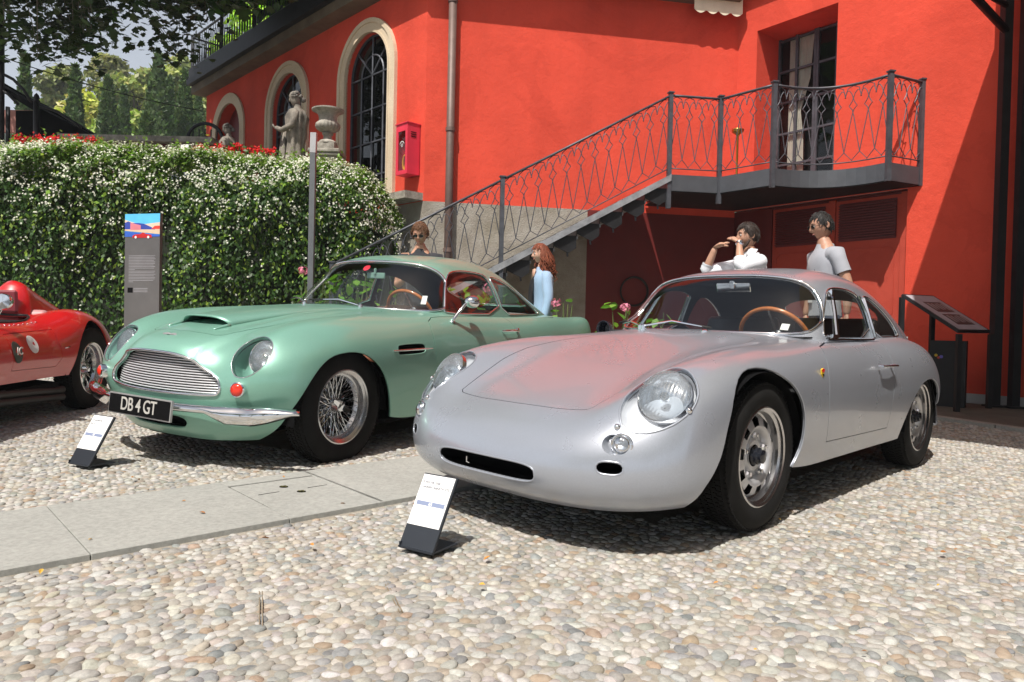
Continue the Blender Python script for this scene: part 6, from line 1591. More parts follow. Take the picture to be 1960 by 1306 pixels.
def text_mesh(body, size, mat, name, parent, M, extrude=.0004, bold=0.0, align='LEFT'):
    cu = bpy.data.curves.new(name, 'FONT'); cu.body = body; cu.size = size; cu.extrude = extrude; cu.align_x = align; cu.offset = bold; cu.resolution_u = 2
    to = bpy.data.objects.new(name, cu); COL.objects.link(to); dg = bpy.context.evaluated_depsgraph_get()
    me = bpy.data.meshes.new_from_object(to.evaluated_get(dg)); bpy.data.objects.remove(to)
    o = link(name, me, mat, parent); o.matrix_local = M; return o
M_PRINTBLUE = simple_cached('print_blue', (.20, .24, .36), .6)
M_PRINTGREY = simple_cached('print_grey', (.16, .17, .19), .7)
M_WHITE = simple_cached('white_card', (.80, .80, .80), .5)
M_SLATE = simple_cached('slate_grey_steel', (.022, .027, .036), .5, .2)
def car_sign(BL, BR, lines, num, label):
    BL = Vector((*BL, gz(*BL) + .022)); BR = Vector((*BR, gz(*BR) + .022))
    w = (BR - BL); W_ = w.length; w.normalize(); back = Vector((-w.y, w.x, 0)).normalized(); up = (Vector((0, 0, 1)) * .245 + back * .14).normalized(); n = w.cross(up).normalized()
    root = empty('car_sign', label, 'sign', tuple(BL), group='small sloping signs in front of the cars')
    M_ = Matrix(((w.x, up.x, n.x, 0), (w.y, up.y, n.y, 0), (w.z, up.z, n.z, 0), (0, 0, 0, 1)))
    H_ = .283
    m = MB(); m.box((W_ / 2, H_ / 2, -.006), (W_, H_, .012)); o = m.build('plate', M_SLATE, root); o.matrix_local = M_; b = o.modifiers.new('b', 'BEVEL'); b.width = .002
    m = MB(); m.box((W_ / 2 - .001, H_ * .645, .0015), (W_ - .010, H_ * .67, .002)); c = m.build('card', M_WHITE, root); c.matrix_local = M_
    z = .0028
    for k, t in enumerate(lines): text_mesh(t, .0122, M_PRINTGREY, 'lettering', c, Matrix.Translation((.009, H_ * .865 - k * .0185, z)), .0003, .00035)
    for q in range(3): m = MB(); m.box((.035 + .045 * q, H_ * .855 - len(lines) * .0215 + .006, z), (.036, .0016, .0004)); m.build('small_print', M_PRINTGREY, c)
    m = MB(); m.box((W_ / 2, H_ * .60, z), (W_ - .028, .0155, .0008)); m.build('number_band', M_PRINTBLUE, c)
    text_mesh(num, .0150, M_WHITE, 'number', c, Matrix.Translation((W_ / 2, H_ * .60 - .0052, z + .0006)), .0003, .0006, align='CENTER')
    m = MB(); m.prism([BL - BL, w * W_, w * W_ + back * .15, back * .15], Vector((0, 0, .006))); m.build('foot', M_SLATE, root)
    m = MB(); m.prism([w * .004, w * .010, w * .010 + back * .15, w * .004 + back * .15], Vector((0, 0, .02))); m.build('gusset', M_SLATE, root)
    return root
car_sign((-.392, 2.59), (-.262, 2.508), ['PORSCHE 356B', 'CARRERA ABARTH GTL'], '64', 'small sloping white sign on a slate stand in front of the silver coupe')
car_sign((-2.315, 3.80), (-2.165, 3.72), ['ASTON MARTIN', 'DB4 GT'], '40', 'small sloping white sign on a slate stand in front of the green coupe')

# information stele
ip = empty('information_stele', 'tall narrow metal information panel with a colourful car picture at its top', 'information panel')
a = at(240, 612, 7.9); b = at(306.5, 612, 7.78); zt = at(273, 410, 7.84).z; w = (b - a); w.z = 0; W_ = w.length; w.normalize(); n = Vector((w.y, -w.x, 0))
z0 = gz(a.x, a.y)
def P2(u, z, o=0): return Vector((a.x, a.y, 0)) + w * (u * W_) + n * o + Zv * z
m = MB(); m.prism([P2(0, z0, -.02), P2(1, z0, -.02), P2(1, zt, -.02), P2(0, zt, -.02)], n * .04); m.build('panel', simple('brushed_steel', (.20, .19, .18), .42, .75, .1, 3), ip)
hp = .245
def print_poly(name, pts, mat, o=.0215): m = MB(); m.prism([P2(u, zt - hp * (1 - v), o) for u, v in pts], n * .0008); return m.build(name, mat, pic)
pic = MB().prism([P2(.0, zt - hp, .0205), P2(1, zt - hp, .0205), P2(1, zt, .0205), P2(0, zt, .0205)], n * .001).build('picture', simple_cached('print_sky', (.10, .50, .80), .4), ip)
print_poly('print_glow', [(0, .28), (1, .28), (1, .62), (.6, .55), (.3, .60), (0, .75)], simple_cached('print_cream', (.70, .55, .42), .5), .0216)
print_poly('print_hill', [(0, .28), (.9, .28), (.75, .42), (.55, .56), (.4, .60), (.2, .60), (.1, .68), (0, .62)], simple_cached('print_navy', (.03, .06, .35), .5), .0222)
print_poly('print_building', [(.16, .30), (.46, .30), (.46, .50), (.2, .60), (.16, .60)], simple_cached('print_pink', (.62, .20, .24), .5), .0230)
print_poly('print_hill', [(.76, .33), (1, .33), (1, .47), (.86, .46)], simple_cached('print_red', (.75, .05, .03), .5), .0230)
print_poly('print_shadow', [(0, .0), (1, .0), (1, .08), (.45, .17), (0, .25)], simple_cached('print_blue2', (.03, .12, .55), .5), .0230)
print_poly('print_road', [(.0, .27), (1, .10), (1, .30), (.3, .32), (0, .33)], simple_cached('print_sand', (.72, .52, .36), .5), .0226)
m = MB(); m.prism([P2(u, zt - hp + v, .021) for u, v in ((.23, -.012), (.78, -.012), (.77, .020), (.62, .028), (.52, .045), (.44, .028), (.28, .024), (.22, .008))], n * .0030); m.build('print_car', simple_cached('print_carred', (.50, .01, .01), .5), pic)
for u in (.32, .68): m = MB(); m.disc(P2(u, zt - hp - .006, .0245), .014, n, 14, thick=.001); m.build('print_wheel', M_WHITE, pic)
for k in range(18): m = MB(); u1 = (.88, .86, .89, .84, .88, .87, .83, .88, .85, .3)[k % 10] if k < 17 else .25; m.box(P2((.12 + u1) / 2, zt - .45 - .0165 * k, .0206), (W_ * (u1 - .12), .0008, .0045), Matrix.Rotation(math.atan2(w.y, w.x), 3, 'Z')); m.build('text_line', simple_cached('print_pale', (.34, .34, .36), .6), ip)
m = MB(); 
for k in range(3): m = MB(); m.box(P2(.47, zt - .80 - .018 * k, .0206), (W_ * .40, .0008, .005), Matrix.Rotation(math.atan2(w.y, w.x), 3, 'Z')); m.build('text_line', simple_cached('print_pale', (.34, .34, .36), .6), ip)
m = MB(); m.box(P2(.17, zt - .82, .0206), (W_ * .15, .001, .055), Matrix.Rotation(math.atan2(w.y, w.x), 3, 'Z')); m.build('dark_square', M_BLACK, ip)

# slim steel lamp post
lp = empty('lamp_post', 'slim square grey steel lamp post rising in front of the jasmine hedge', 'lamp post')
t = at(601, 255, 7.7); q = at(603, 262, 7.7); q0 = Vector((at(594, 560, 7.7).x, 7.7, gz(-2, 7.7)))
m = MB(); m.tube([q0, Vector((t.x - .004, t.y, t.z - .21))], .040, 4, cap=True); m.build('post', simple('post_grey', (.14, .15, .16), .5, .4), lp)
m = MB(); m.tube([Vector((t.x - .004, t.y, t.z - .21)), t], .043, 4); m.build('lamp_head', simple('lamp_grey', (.42, .42, .43), .4, .2), lp)
m = MB(); m.lathe([(0, 0), (.09, 0), (.09, .012), (0, .012)], c=q0, n=4); m.build('base_plate', M_IRON, lp)

# lectern board on the right
le = empty('lectern', 'black framed sloping display board standing in the shade by the red wall', 'display board')
A, Bq, Cq, Dq = at(1727, 563, 7.75), at(1786, 566, 8.15), at(1897, 634, 7.75), at(1836, 633, 7.35)
nn = (Dq - A).cross(Bq - A).normalized()
if nn.z < 0: nn = -nn
m = MB(); m.prism([A, Bq, Cq, Dq], -nn * .03); m.build('board', M_IRONBLACK, le)
def lq(u, v, o=.001): return A.lerp(Dq, v).lerp(Bq.lerp(Cq, v), u) + nn * o
m = MB(); m.prism([lq(.05, .03), lq(.95, .03), lq(.95, .97), lq(.05, .97)], nn * .002); m.build('poster', simple_cached('poster_grey', (.42, .39, .43), .5), le)
for v0, v1 in ((.22, .50), (.56, .84)):
    m = MB(); m.prism([lq(.25, v0, .0035), lq(.80, v0, .0035), lq(.80, v1, .0035), lq(.25, v1, .0035)], nn * .001); ph = m.build('photograph', simple_cached('photo_dark', (.06, .05, .05), .4), le)
    for k in range(5): m = MB(); u = .3 + .1 * k; m.prism([lq(u, v0 + .03 * (k % 3 + 1), .005), lq(u + .07, v0 + .03, .005), lq(u + .06, v1 - .05 * (k % 2 + 1), .005), lq(u, v1 - .06, .005)], nn * .0006); m.build('print_shape', simple_cached('photo_mid', (.28, .26, .26), .4), ph)
for p in (A, Bq, Cq, Dq):
    m = MB(); g_ = gz(p.x, p.y) + .03; m.box((p.x, p.y, (p.z + g_) / 2 - .02), (.045, .045, p.z - g_ - .03)); m.build('leg', M_IRONBLACK, le)
bx = at(1815, 700, 7.85); m = MB(); m.box((bx.x, bx.y, .42), (.34, .10, .80), Matrix.Rotation(-.7, 3, 'Z')); bo_ = m.build('side_panel', M_IRONBLACK, le)
f_ = Vector((-.64, -.77, 0)); s_ = Vector((.77, -.64, 0)); c0_ = Vector((bx.x, bx.y, 0)) + f_ * .055
for k, (u, z, r, col) in enumerate(((-.11, .66, .016, (.6, .4, .02)), (-.085, .635, .014, (.5, .05, .03)), (-.06, .645, .018, (.15, .12, .5)), (.09, .74, .006, (.7, .7, .7)))):
    m = MB(); m.disc(c0_ + s_ * u + Zv * z, r, f_, 8, thick=.002); m.build('coloured_mark', simple_cached('mark%d' % k, col, .5), bo_)

# brass stand on the balcony
bs = empty('ashtray_stand', 'small brass ashtray stand on the balcony floor behind the railing', 'ashtray')
q = Vector((2.95, 9.75, ZF)); m = MB(); m.lathe([(.0, 0), (.10, 0), (.10, .015), (.02, .03), (.014, .06), (.014, .60), (.03, .63), (.075, .66), (.08, .69), (.07, .69), (.02, .66), (0, .66)], c=q, n=20); m.build('stand', simple('brass', (.55, .36, .08), .3, 1.0, .1), bs, 40)
m = MB(); m.tube([q + Vector((.075 * cos(a_), .075 * sin(a_), .69)) for a_ in [2 * pi * i / 20 for i in range(20)]], .008, 6, closed=True); m.build('rim', simple_cached('brass_light', (.7, .5, .15), .3, 1.0), bs, True)
# hose ring on the dark wall, handle rods under the stair
hr = MB(); cq = WW(3.05, 1.42, .06); n_ = NW
for k in range(2):
    u = TW; hr.tube([cq + u * (.20 + .012 * k) * cos(a_) + Zv * (.20 + .012 * k) * sin(a_) + NW * .012 * (k % 3) for a_ in [2 * pi * i / 28 for i in range(28)]], .010, 6, closed=True)
tag(hr.build('hose_coil', simple_cached('black_rubber', (.008, .008, .008), .6), None, True), 'coil of black hose hanging on the dark red wall below the stair', 'hose')

# ------------------------------------------------------------------ statues, urn, parapet, veranda
def clumpy(o, strength, size, seed=0):
    tx = bpy.data.textures.new('n%d' % seed, 'CLOUDS'); tx.noise_scale = size; tx.noise_depth = 3
    d = o.modifiers.new('d', 'DISPLACE'); d.texture = tx; d.strength = strength; d.mid_level = .5; d.texture_coords = 'GLOBAL'
M_STATUE = _stone('statue_stone', (.09, .082, .07), (.33, .29, .24), 6, .8, 30)
def statue(x, y, zb, h, face, label, arm=True):
    root = empty('statue', label, 'statue', (x, y, zb)); root.rotation_euler = (0, 0, face)
    s = h / 1.65
    m = MB()
    # draped body: lathe with folds
    prof = [(.24, 0), (.23, .25), (.20, .6), (.17, .85), (.20, .98), (.19, 1.12), (.215, 1.28), (.16, 1.38), (.07, 1.42), (.065, 1.47)]
    V = []; n = 48; F = []
    for j, (r, z) in enumerate(prof):
        for i in range(n):
            a_ = 2 * pi * i / n; f = 1 + (.09 * math.sin(9 * a_ + j * .35) + .05 * math.sin(17 * a_)) * (1 if z < 1.3 else .2)
            V.append((r * f * cos(a_) * .80 + .02 * math.sin(z * 2.4), r * f * sin(a_), z))
    F = [(j * n + i, j * n + (i + 1) % n, (j + 1) * n + (i + 1) % n, (j + 1) * n + i) for j in range(len(prof) - 1) for i in range(n)]
    m.add([(a_ * s, b_ * s, c_ * s) for a_, b_, c_ in V], F); m.build('drapery', M_STATUE, root, True)
    m = MB()
    m.lathe([(.01, -.12), (.055, -.10), (.075, -.05), (.085, .02), (.078, .08), (.05, .115), (0, .125)], c=(.03 * s, 0, 1.56 * s), n=24, M=Matrix.Scale(s, 3) @ Matrix.Rotation(.25, 3, 'Y')); 
    m.prism([(.10 * s, -.012 * s, 1.53 * s), (.10 * s, .012 * s, 1.53 * s), (.095 * s, .006 * s, 1.585 * s), (.095 * s, -.006 * s, 1.585 * s)], (.028 * s, 0, -.01 * s))
    m.build('head', M_STATUE, root, True)
    m = MB(); rng = random.Random(4)
    for k in range(46):
        a_ = rng.uniform(0, 2 * pi); e = rng.uniform(-.1, 1.5); d_ = Vector((cos(a_) * cos(e), sin(a_) * cos(e), sin(e)))
        if d_.x > .55 and d_.z < .5: continue
        p = Vector((.02, 0, 1.58)) + Vector((d_.x * .09, d_.y * .088, d_.z * .10)); m.lathe([(0, -.024), (.022, -.008), (.024, .008), (0, .026)], c=p * s, n=7, M=Matrix.Scale(s, 3))
    m.lathe([(0, -.05), (.045, -.02), (.045, .02), (0, .05)], c=Vector((-.09, 0, 1.56)) * s, n=10, M=Matrix.Scale(s, 3))
    m.build('hair', simple_cached('stained_stone', (.13, .12, .105), .9, 0, bumps=.6), root, True)
    if arm:
        m = MB(); m.tube([Vector(p) * s for p in ((0, .19, 1.33), (.04, .25, 1.10), (.20, .18, 1.02), (.30, .08, 1.07))], [.06 * s, .052 * s, .042 * s, .034 * s], 10)
        m.tube([Vector(p) * s for p in ((0, -.19, 1.33), (.05, -.24, 1.12), (.20, -.14, 1.08), (.31, -.02, 1.10))], [.06 * s, .052 * s, .042 * s, .034 * s], 10)
        for q in range(4): m.tube([Vector((.29, .07 - .03 * q, 1.07)) * s, Vector((.35, .06 - .03 * q, 1.10)) * s, Vector((.36, .05 - .025 * q, 1.135)) * s], .012 * s, 6)
        m.build('arms', M_STATUE, root, True)
        m = MB()
        for q in range(5): m.tube([Vector((.24 - .02 * q, -.16 + .05 * q, 1.06)) * s, Vector((.27 - .02 * q, -.12 + .05 * q, .6)) * s, Vector((.25 - .02 * q, -.13 + .05 * q, 0)) * s], [.018 * s, .03 * s, .035 * s], 7)
        m.build('hanging_cloth', M_STATUE, root, True)
    m = MB(); m.box((0, 0, -.10), (.5, .5, .2)); m.build('plinth_block', M_STATUE, root)
    return root
p = at(567, 300, 9.75); statue(p.x, p.y, p.z - .55, 1.38, radians(190), 'weathered stone statue of a draped woman beside the stone urn')
p = at(437, 290, 11.3); statue(p.x, p.y, p.z - .82, 1.22, radians(185), 'smaller draped stone statue in front of the leftmost arched window', False)
def urn():
    p = at(627, 276, 9.75); u = empty('urn', 'large weathered stone garden urn on a square pedestal', 'urn', (p.x, p.y, p.z))
    m = MB(); m.lathe([(.0, 0), (.125, 0), (.125, .015), (.10, .04), (.06, .055), (.055, .11), (.075, .125), (.07, .145), (.06, .155)], n=40); m.build('foot', M_OLDSTONE, u, 40)
    V = []; n = 120
    for j, (r, z) in enumerate(((.06, .155), (.10, .165), (.145, .195), (.158, .235), (.150, .265), (.125, .285), (.12, .30))):
        for i in range(n):
            a_ = 2 * pi * i / n; f = 1 + .055 * abs(math.sin(10 * a_)) * (1 if 0 < j < 6 else 0); V.append((r * f * cos(a_), r * f * sin(a_), z))
    m = MB(); m.add(V, [(j * n + i, j * n + (i + 1) % n, (j + 1) * n + (i + 1) % n, (j + 1) * n + i) for j in range(6) for i in range(n)]); m.build('fluted_bowl', M_OLDSTONE, u, True)
    m = MB(); m.lathe([(.12, .295), (.118, .33), (.125, .37), (.15, .405), (.19, .425), (.212, .435), (.213, .452), (.195, .458), (.17, .445), (.13, .42), (0, .40)], n=48); m.build('rim', M_OLDSTONE, u, 40)
    m = MB(); m.box((0, 0, -.05), (.23, .23, .10)); m.build('block', M_OLDSTONE, u)
    m = MB(); m.box((0, 0, -.125), (.42, .42, .05)); m.box((0, 0, -.17), (.38, .38, .04)); m.box((0, 0, -.205), (.32, .32, .03)); o = m.build('capital', M_OLDSTONE, u); o.modifiers.new('b', 'BEVEL').width = .012
    m = MB(); m.box((0, 0, -.92), (.27, .27, 1.4)); m.build('pedestal', M_OLDSTONE, u)
urn()
ter = tag(MB().prism([(-14, 9.9, 0), (-1.95, 9.9, 0), (-1.3, 10.1, 0), (-6.9, 15.7, 0), (-14, 15.7, 0)], (0, 0, 1.5)).build('terrace', M_MORTAR), kind='structure')
# parapet
pp = empty('parapet', 'low dark stone parapet with moulded coping behind the hedge', 'parapet')
a = at(120, 262, 11.9); b = at(412, 262, 11.9)
m = MB(); m.box(((a.x + b.x) / 2, 11.9, a.z - .03), (b.x - a.x, .30, .09)); m.build('coping', M_OLDSTONE, pp)
m = MB(); m.box(((a.x + b.x) / 2, 11.98, (a.z + 1.5) / 2), (b.x - a.x, .12, a.z - 1.6)); m.build('panel', M_REDDARK, pp)
for k in range(6): x = a.x + (b.x - a.x) * (k + .4) / 6; m = MB(); m.lathe([(.06, 0), (.05, .05), (.03, .12), (.075, .38), (.035, .62), (.06, .72)], c=(x, 11.85, a.z - .80), n=14); m.build('baluster', M_OLDSTONE, pp, True)
# black arched iron gate beside the far wall
ga = empty('arched_gate', 'black arched iron gate between the parapet and the far arched window', 'gate')
p = at(392, 300, 12.2); A_ = arch(0, .30, -.6, .25, 14)
m = MB(); m.tube([Vector((p.x + x_, p.y, p.z + z_)) for x_, z_ in A_], .03, 6, closed=True); m.build('frame', M_IRONBLACK, ga)
m = MB(); m.add([Vector((p.x + x_, p.y + .02, p.z + z_)) for x_, z_ in arch(0, .30, -.6, .05, 14)], [tuple(range(17))]); m.build('sheet', M_IRONBLACK, ga)
for k in range(5): x_ = -.2 + .1 * k; m = MB(); m.tube([Vector((p.x + x_, p.y, p.z)), Vector((p.x + x_, p.y, p.z + .45))], .012, 5); m.build('bar', M_IRONBLACK, ga)
# veranda roof on the far left
ve = empty('veranda', 'dark iron veranda with curved brackets at the left edge behind the hedge', 'veranda')
Yv = 12.6
def vp(px, py, dy=0): return at(px, py, Yv + dy)
def strip(name, pts, th, mat=M_BLACK, dep=1.8):
    m = MB(); P = [vp(*q) for q in pts]; 
    for i in range(len(P) - 1): m.prism([P[i], P[i + 1], P[i + 1] + Zv * -th, P[i] + Zv * -th], (0, dep, 0))
    return m.build(name, mat, ve)
strip('roof', [(-40, 140), (0, 163), (36, 183), (72, 205), (125, 232), (182, 262)], .10)
strip('gutter', [(-40, 132), (0, 155), (36, 176), (72, 198), (125, 226), (186, 260)], .03, dep=.1)
for pts in ([(0, 139), (25, 152), (45, 172), (60, 196)], [(72, 200), (110, 214), (135, 230), (155, 245)], [(-10, 165), (15, 180), (35, 200)]):
    m = MB(); P = [vp(*q, -.1) for q in pts]; m.tube(P, .025, 6); m.build('bracket', M_IRONBLACK, ve, True)
for px, y0, y1, r in ((70, 192, 268, .05), (15, 205, 268, .035), (1, -10, 268, .06)):
    m = MB(); m.tube([vp(px, y0, -.1), vp(px, y1 + 60, -.1)], r, 8); m.build('post', M_IRONBLACK, ve, True)
m = MB(); m.lathe([(0, .09), (.035, .05), (.05, .0), (.03, -.03), (.06, -.05), (.03, -.09)], c=vp(70, 188, -.1), n=12); m.build('finial', M_IRONBLACK, ve, True)
m = MB(); p = vp(-30, 205, .6); q = vp(62, 250, .6); m.box(((p.x + q.x) / 2, Yv + .8, (p.z + q.z) / 2), (q.x - p.x, .1, p.z - q.z)); m.build('pink_wall', simple('pink_render', (.42, .20, .17), .9), ve)
m = MB(); P = [vp(30, 212, .3), vp(72, 212, .3), vp(185, 263, .3), vp(185, 330, .3), vp(30, 330, .3)]; m.prism(P, (0, .15, 0)); m.build('trellis', M_BLACK, ve)
# overhead wire
m = MB(); P = []
for i in range(15): t_ = i / 14; P.append(at(-30, 97, 13).lerp(at(384, 212, 14.9), t_) - Zv * .10 * 4 * t_ * (1 - t_))
m.tube(P, .010, 4); tag(m.build('overhead_wire', M_IRONBLACK), 'thin black cable strung across the sky to the far corner of the villa', 'cable')
# ------------------------------------------------------------------ vegetation
def leaf_material(name, trans=.25, rough=.45):
    m = bpy.data.materials.new(name); m.use_nodes = True; nt = m.node_tree; b = nt.nodes['Principled BSDF']
    at_ = nt.nodes.new('ShaderNodeAttribute'); at_.attribute_name = 'col'
    v = ramp(nt, tex(nt, 9, 4), [(.3, (.75, .75, .75)), (.7, (1.2, 1.2, 1.2))])
    c = mixcol(nt, 1.0, at_.outputs['Color'], v, 'MULTIPLY'); nt.links.new(c, b.inputs['Base Color']); setp(b, rough=rough, spec=.35)
    tl = nt.nodes.new('ShaderNodeBsdfTranslucent'); nt.links.new(mixcol(nt, 1.0, c, (1.3, 1.5, .5), 'MULTIPLY'), tl.inputs[0])
    mx = nt.nodes.new('ShaderNodeMixShader'); mx.inputs[0].default_value = trans
    out = nt.nodes['Material Output']; nt.links.new(b.outputs[0], mx.inputs[1]); nt.links.new(tl.outputs[0], mx.inputs[2]); nt.links.new(mx.outputs[0], out.inputs[0])
    return m
M_LEAF = leaf_material('foliage'); M_LEAF_THIN = leaf_material('thin_leaf', .4)
M_LEAF_DARK = leaf_material('plane_leaf', .14)
M_PETAL = leaf_material('petals', .15, .6)
LEAFQ = (np.array([(0, 0, 0), (.5, .27, .06), (1, 0, 0), (.5, -.27, .06)]), np.array([(0, 1, 2, 3)]))
LEAFP = (np.array([(0, 0, 0), (.25, .22, .03), (.65, .24, .03), (1, 0, -.05), (.65, -.24, .03), (.25, -.22, .03), (.5, 0, -.03), (.2, 0, -.01)]), np.array([(0, 1, 2, 7), (7, 2, 6, 6), (2, 3, 6, 6), (3, 4, 6, 6), (6, 4, 7, 7), (7, 4, 5, 0)]))
def star(nt_, r0=.45, cup=.1):
    V = [(0, 0, 0)]; 
    for k in range(nt_ * 2): a_ = pi * k / nt_; r = .5 if k % 2 == 0 else .5 * r0; V.append((r * cos(a_), r * sin(a_), cup if k % 2 == 0 else 0))
    F = [(0, 1 + k, 1 + (k + 1) % (nt_ * 2), 0) for k in range(nt_ * 2)]
    F = [(0, 1 + (2 * k - 1) % (nt_ * 2), 1 + 2 * k, 1 + (2 * k + 1) % (nt_ * 2)) for k in range(nt_)]
    return np.array(V, float), np.array(F)
def plane_leaf():
    pts = [(0, 0), (.12, .30), (-.02, .42), (.25, .40), (.42, .55), (.50, .28), (.78, .34), (.74, .14), (1.0, 0)]
    full = pts + [(x, -y) for x, y in pts[1:-1][::-1]]; V = [(x, y, -.10 * abs(y)) for x, y in full]; c = len(V); V.append((.45, 0, .02))
    n = len(full); F = []
    for i in range(0, n, 2): F.append((c, i, (i + 1) % n, (i + 2) % n))
    return np.array(V), np.array(F)
def scatter(name, P, N, size, shape, cols, mat, parent=None, rs=None, spin=None, kind=None, tilt=.6):
    """one mesh of many leaves: P (n,3), N (n,3) facing, size (n,), cols (n,3)"""
    rs = rs or np.random.RandomState(1); n = len(P); V0, F0 = shape
    N = N + rs.normal(0, tilt, (n, 3)); N /= np.linalg.norm(N, axis=1)[:, None] + 1e-9
    r = rs.normal(0, 1, (n, 3)); 
    if spin is not None: r = r * .5 + np.array(spin)
    T = r - N * (r * N).sum(1)[:, None]; T /= np.linalg.norm(T, axis=1)[:, None] + 1e-9; B_ = np.cross(N, T)
    size = np.broadcast_to(np.asarray(size, float), (n,))
    V = (T[:, None] * V0[None, :, 0, None] + B_[:, None] * V0[None, :, 1, None] + N[:, None] * V0[None, :, 2, None]) * size[:, None, None] + P[:, None]
    F = F0[None] + (np.arange(n) * len(V0))[:, None, None]
    V = V.reshape(-1, 3); F = F.reshape(-1, F0.shape[1]); C = np.repeat(cols, len(V0), 0)
    # quads given with a repeated corner become triangles
    bad = np.array([len(set(f)) < 4 for f in F0]) if F0.shape[1] == 4 else np.zeros(len(F0), bool)
    if bad.any():
        me = bpy.data.meshes.new(name); Fl = [tuple(dict.fromkeys(f)) for f in F.tolist()]; me.from_pydata(V.tolist(), [], Fl)
        ca = me.color_attributes.new('col', 'FLOAT_COLOR', 'POINT'); c4 = np.ones((len(V), 4), np.float32); c4[:, :3] = C; ca.data.foreach_set('color', c4.ravel()); o = link(name, me, mat, parent)
    else: o = np_mesh(name, V, F, mat, parent, False, C)
    if kind: tag(o, kind=kind)
    return o
def gcol(rs, n, base, var=.25, hue=.12):
    c = np.array(base) * rs.uniform(1 - var, 1 + var, (n, 1)); c = c * rs.uniform(1 - hue, 1 + hue, (n, 3)); return np.clip(c, 0, 1)

# jasmine hedge ------------------------------------------------------
def hedge():
    rs = np.random.RandomState(11); hd = empty('hedge', 'tall dense climbing jasmine hedge covered in small white flowers', 'hedge')
    L = [(-8.2, 8.35), (-6.2, 8.6), (-4.2, 8.82), (-2.6, 9.0), (-1.62, 9.25)]; top = [2.88, 2.90, 2.93, 2.90, 2.70]
    seg = np.array(L); d = np.r_[0, np.cumsum(np.linalg.norm(np.diff(seg, axis=0), axis=1))]
    def surf(u, v):
        """u along (m), v around: 0 bottom front .. 1 top front .. 1.35 top back"""
        x = np.interp(u, d, seg[:, 0]); y = np.interp(u, d, seg[:, 1]); h = np.interp(u, d, top)
        end = np.clip((u - (d[-1] - .55)) / .55, 0, 1); h = h - .45 * end ** 3 
        bulge = np.array([noise.noise(Vector((a_ * .9, b_ * 2.2, 3.1))) for a_, b_ in zip(u, v)]) * .34 + np.array([noise.noise(Vector((a_ * 3.1, b_ * 7, 9.1))) for a_, b_ in zip(u, v)]) * .13
        vf = np.clip(v, 0, 1); z = .1 + (h - .1) * np.sin(vf * pi / 2 * .98) ** .80 + bulge * .35 * (v > .6)
        yy = y + .38 * np.clip((v - .70) / .30, 0, 1) ** 2 + .75 * np.clip(v - 1, 0, 1) - bulge + .55 * end ** 2
        zz = z + 0; nx = .15 + .9 * end; ny = -1 + 1.0 * np.clip((v - .72) / .3, 0, 1); nz = .25 + 1.1 * np.clip((v - .62) / .35, 0, 1)
        return np.stack([x + .05 * end, yy, zz], 1), np.stack([nx + 0 * v, ny, nz], 1)
    n = 52000; u = rs.uniform(0, d[-1], n); v = rs.uniform(0.05, 1.28, n) ** .85
    P, N = surf(u, v); N /= np.linalg.norm(N, axis=1)[:, None]; P = P - N * rs.exponential(.045, (n, 1)) + N * rs.uniform(-.01, .05, (n, 1))
    dens = np.array([noise.noise(Vector((a_ * 2.4, b_ * 5, 20))) for a_, b_ in zip(u, v)]); P = P - N * np.clip(-dens, 0, 1)[:, None] * .16
    top_l = np.clip((v - .6) / .4, 0, 1)[:, None]; base = np.array([(.034, .080, .015)]) * (1 - top_l) + np.array([(.14, .25, .03)]) * top_l  # paler towards the top: sunlit crown and shaded foot put into the leaf colour
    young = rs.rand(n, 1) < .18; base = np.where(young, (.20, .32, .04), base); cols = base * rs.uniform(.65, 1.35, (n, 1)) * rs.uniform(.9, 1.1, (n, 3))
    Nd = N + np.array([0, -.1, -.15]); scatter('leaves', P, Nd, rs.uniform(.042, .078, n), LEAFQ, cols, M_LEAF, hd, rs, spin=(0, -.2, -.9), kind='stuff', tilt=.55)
    # white star flowers in clusters
    nc = 6600; uc = rs.uniform(0, d[-1], nc); vc = np.clip(rs.beta(2.2, 1.15, nc) * 1.25, .08, 1.25); rep = rs.randint(2, 6, nc)
    keep = rs.rand(nc) < np.clip(.28 + .9 * (vc - .42), .16, 1); uc, vc, rep = uc[keep], vc[keep], rep[keep]
    ui = np.repeat(uc, rep); vi = np.repeat(vc, rep); Pc, Nc = surf(ui, vi); Nc /= np.linalg.norm(Nc, axis=1)[:, None]; m_ = len(ui); Pc = Pc + rs.normal(0, .022, (m_, 3)) + Nc * rs.uniform(.02, .07, (m_, 1))
    fc = np.clip(np.array([(.74, .75, .64)]) * rs.uniform(.85, 1.1, (m_, 1)), 0, .85); scatter('flowers', Pc, Nc, rs.uniform(.025, .038, m_), star(5, .38, .03), fc, M_PETAL, hd, rs, kind='stuff', tilt=.5)
    # dark woody core
    m = MB(); K = len(L)
    for i in range(K - 1):
        a_, b_ = L[i], L[i + 1]; h0, h1 = top[i] - .32, top[i + 1] - (.32 if i < K - 2 else .75)
        m.add([(a_[0], a_[1] + .16, 0), (b_[0], b_[1] + .20, 0), (b_[0], b_[1] + .24, h1), (a_[0], a_[1] + .24, h0), (a_[0], a_[1] + 1.0, h0), (b_[0], b_[1] + 1.0, h1), (a_[0], a_[1] + 1.0, 0), (b_[0], b_[1] + 1.0, 0)], [(0, 1, 2, 3), (3, 2, 5, 4), (1, 7, 5, 2), (0, 3, 4, 6)])
    m.build('stems', simple('dark_twigs', (.012, .018, .008), .9), hd)
    # loose shoots that break the outline
    ns = 220; us = rs.uniform(0, d[-1], ns); vs = rs.uniform(.82, 1.1, ns); Ps, Ns = surf(us, vs); PP = []; NN = []
